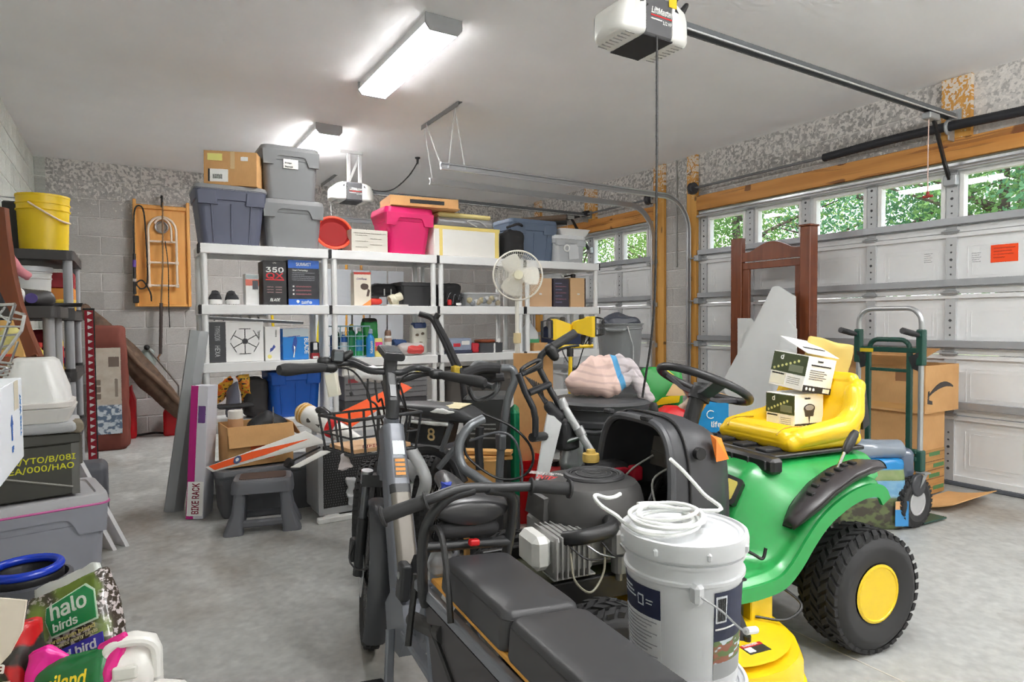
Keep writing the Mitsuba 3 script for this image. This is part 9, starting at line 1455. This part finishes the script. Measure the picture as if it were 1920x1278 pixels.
# blue rimmed bucket
c = dp(58, 1068, 2.35)
place((c[0]-0.02, c[1]+0.02, 0)); t = thing('blue_rimmed_tub', 'black tub with a glossy blue ring inside a grey bin at the left edge', 'tub'); z = c[2]; part(t, 'grey_bin', lathe([(0.001, 0), (0.12, 0), (0.135, z-0.07), (0.15, z-0.065), (0.15, z-0.035), (0.135, z-0.03), (0.125, z-0.06), (0.11, 0.02), (0.001, 0.02)], 40), paint(74, 76, 80, rough=0.45)); part(t, 'black_liner', lathe([(0.001, 0.03), (0.115, 0.03), (0.122, z-0.02), (0.118, z-0.01), (0.105, z-0.03), (0.09, z-0.12), (0.001, z-0.12)], 40), paint(24, 24, 26, rough=0.5)); part(t, 'blue_ring', move(torus(0.108, 0.016, 44, 12), (0, 0, z+0.005)), paint(24, 60, 190, rough=0.2, cc=0.6))
# ---------------------------------------------------------------- bird food bags, jugs and carton at the bottom left
def tilted(px, py, D, deg, back=18):
    c = dp(px, py, D); a = math.radians(deg); x = CR*math.cos(a)-CD*math.sin(a); u = CR*math.sin(a)*-1-CD*math.cos(a); b = math.radians(back); n_ = np.cross(x, u); u2 = u*math.cos(b)-n_*math.sin(b); axes(c, x, np.cross(u2, x)*1.0, u2); return c
tilted(142, 1180, 1.78, 24, 20); t = thing('bird_food_bag', 'plastic bag of bird food with a green sign and blue stripe', 'bag')
def bf_fn(p, n, uv): return mix(mix(C(66, 84, 44), C(134, 156, 66), fbm(p.x*22, p.y*22, p.z*22, 3)), mix(C(60, 52, 44), C(206, 196, 196), smoothstep(0.5, 0.62, fbm(p.x*90, p.y*90, p.z*90, 3))), smoothstep(0.46, 0.54, fbm(p.x*7+2, p.y*7, p.z*7, 2)))
part(t, 'bag', lump(loft([rrect(0.24, 0.05, 0.02, 5, -0.15), rrect(0.25, 0.10, 0.04, 5, -0.10), rrect(0.26, 0.11, 0.045, 5, 0.04), rrect(0.25, 0.05, 0.02, 5, 0.115), rrect(0.25, 0.012, 0.005, 5, 0.135)]), 0.018, 0.006, 16), mat('bird_food_print', proc(bf_fn), 0.18, spec=0.7), True)
yb = -0.066; sg = [(-0.024, -0.03), (0.115, -0.03), (0.118, 0.05), (0.095, 0.075), (-0.028, 0.055), (-0.036, 0.02)]
part(t, 'sign_border', polypatch(sg, (0.005, yb+0.004, 0.02), *FR, 0.002), paint(206, 226, 206, rough=0.3), False); part(t, 'green_sign', polypatch(affinity.scale(Polygon(sg), 0.95, 0.90), (0.005, yb+0.0015, 0.02), *FR, 0.002), paint(20, 122, 66, rough=0.3), False)
lettering(t, 'halo', 0.040, paint(214, 226, 216, rough=0.4), (-0.014, yb-0.001, 0.036), *FR, width=0.112); lettering(t, 'birds', 0.022, paint(214, 226, 216, rough=0.4), (-0.010, yb-0.001, 0.002), *FR, width=0.075)
lettering(t, 'premium blend', 0.010, paint(196, 186, 120, rough=0.4), (-0.025, yb+0.001, -0.026), *FR, width=0.135); lettering(t, 'attracts many birds', 0.010, paint(196, 190, 150, rough=0.4), (-0.025, yb+0.001, -0.041), *FR, width=0.14)
part(t, 'blue_stripe', sheet(lambda u, v: (-0.055+u*0.18, yb+0.004+0*u, -0.09+v*0.043), 3, 3, 0.003), paint(64, 58, 168, rough=0.3), False); lettering(t, 'wild bird', 0.024, paint(226, 226, 236, rough=0.4), (-0.035, yb+0.001, -0.080), *FR, width=0.14)
part(t, 'clear_top', lump(hull([(x, y_, z) for x in (-0.10, 0.10) for y_ in (-0.012, 0.012) for z in (0.12, 0.155)]), 0.012, 0.006, 40), paint(206, 210, 206, rough=0.2), True)
sb2 = dp(140, 1240, 1.85)
tilted(148, 1284, 1.56, 14, 8); t = thing('soil_food_bag', 'green and magenta bag with yellow slanted lettering in the bottom left corner', 'bag')
part(t, 'bag', lump(loft([rrect(0.20, 0.10, 0.04, 5, -0.20), rrect(0.20, 0.11, 0.045, 5, -0.02), rrect(0.19, 0.07, 0.03, 5, 0.055), rrect(0.17, 0.03, 0.01, 5, 0.075)]), 0.018, 0.007, 16), paint(18, 92, 46, rough=0.25), True); part(t, 'magenta_fold', lump(hullballs([(-0.08, -0.01, 0.085, 0.024), (-0.055, -0.015, 0.10, 0.018), (-0.095, -0.02, 0.04, 0.016), (-0.03, 0.0, 0.075, 0.014)]), 0.014, 0.008, 30), paint(232, 30, 152, rough=0.3), True); part(t, 'magenta_fold', lump(hullballs([(0.075, 0.0, 0.07, 0.014), (0.125, 0.0, 0.085, 0.012), (0.085, -0.02, 0.0, 0.014), (0.10, 0.0, 0.045, 0.018)]), 0.014, 0.006, 30, 2), paint(216, 30, 130, rough=0.3), True)
lettering(t, 'Sunniland', 0.036, paint(236, 206, 40, rough=0.4), (-0.095, -0.074, 0.012), *FR, width=0.165, shear=0.3)
tilted(14, 1245, 1.60, 8, 10); t = thing('printed_sack', 'dark sack with red, green and beige print and black letters at the left edge', 'sack')
def ps_fn(p, n, uv):
    g = fbm(p.x*20, p.y*20, p.z*20, 2); return mix(mix(C(60, 96, 40), C(96, 130, 60), g), mix(C(40, 40, 36), C(190, 30, 34), smoothstep(0.45, 0.55, g)), smoothstep(0.40, 0.44, p.z+0.08*g))
part(t, 'sack', lump(loft([rrect(0.16, 0.10, 0.04, 5, -0.2), rrect(0.16, 0.12, 0.05, 5, 0.0), rrect(0.15, 0.08, 0.03, 5, 0.10)]), 0.018, 0.006, 16), mat('sack_print', proc(ps_fn), 0.3), True); part(t, 'beige_panel', patch((-0.06, -0.064, -0.12), *FR, 0.12, 0.095), paint(206, 196, 178, rough=0.5), False); lettering(t, 'ZIO', 0.038, INK, (-0.025, -0.0655, -0.07), *FR, width=0.075); lettering(t, 'tta', 0.026, PAPER, (-0.005, -0.066, -0.005), *FR, width=0.05, shear=0.2)
def jug(px, py, D, yaw, label, lab2):
    c = dp(px, py, D); place((c[0], c[1], c[2]-0.26), yaw); t = thing('jug', label, 'jug'); part(t, 'body', loft([rrect(0.11, 0.16, 0.03, 5, -0.10), rrect(0.12, 0.17, 0.035, 5, -0.08), rrect(0.12, 0.17, 0.035, 5, 0.19), rrect(0.10, 0.13, 0.035, 5, 0.235), rrect(0.05, 0.06, 0.02, 5, 0.255), rrect(0.04, 0.04, 0.018, 5, 0.262)]), paint(232, 230, 226, rough=0.35), 40)
    part(t, 'handle', tube(spl([(-0.045, -0.05, 0.20), (-0.04, -0.05, 0.255), (0.02, -0.055, 0.27), (0.06, -0.05, 0.245), (0.065, -0.05, 0.17)], 6), 0.013, 10), paint(232, 230, 226, rough=0.35)); part(t, 'red_label', patch((-0.055, -0.0865, lab2), *FR, 0.11, 0.10), paint(196, 20, 26, rough=0.4), False); part(t, 'handle_recess', rbox((0.0, -0.082, 0.205), (0.055, 0.015, 0.035), 0.008), paint(216, 214, 208, rough=0.4)); return t
jug(248, 1190, 1.62, 12, 'white plastic jug with a red label and moulded handle beside the green bag', 0.055); jug(300, 1282, 1.52, 20, 'second white jug with a red label at the bottom edge, right of the first', 0.12)
place(); t = thing('open_carton', 'cream cardboard flap of a box at the bottom left edge', 'box'); fl = [(-40, 1118), (10, 1120), (52, 1124), (44, 1180), (20, 1225), (-40, 1290)]
part(t, 'flap', thick(fl, 1.42, 0.005), paint(226, 214, 200, rough=0.7), False); c = dp(-10, 1200, 1.5); part(t, 'body', bx(c[0]-0.30, c[0]-0.03, c[1]-0.15, c[1]+0.2, 0, dp(0, 1235, 1.5)[2], 0.003), paint(206, 190, 168, rough=0.75), False)
# low bin that carries the bags and jugs
c = dp(110, 1278, 1.70); place((c[0], c[1]-0.02, 0)); t = thing('low_bin', 'low grey bin under the bird food bags, mostly below the picture', 'bin'); part(t, 'body', loft([rrect(0.46, 0.36, 0.05, 5, 0), rrect(0.50, 0.40, 0.05, 5, 0.15), rrect(0.50, 0.40, 0.05, 5, 0.17)]), paint(140, 142, 146, rough=0.5))
place()
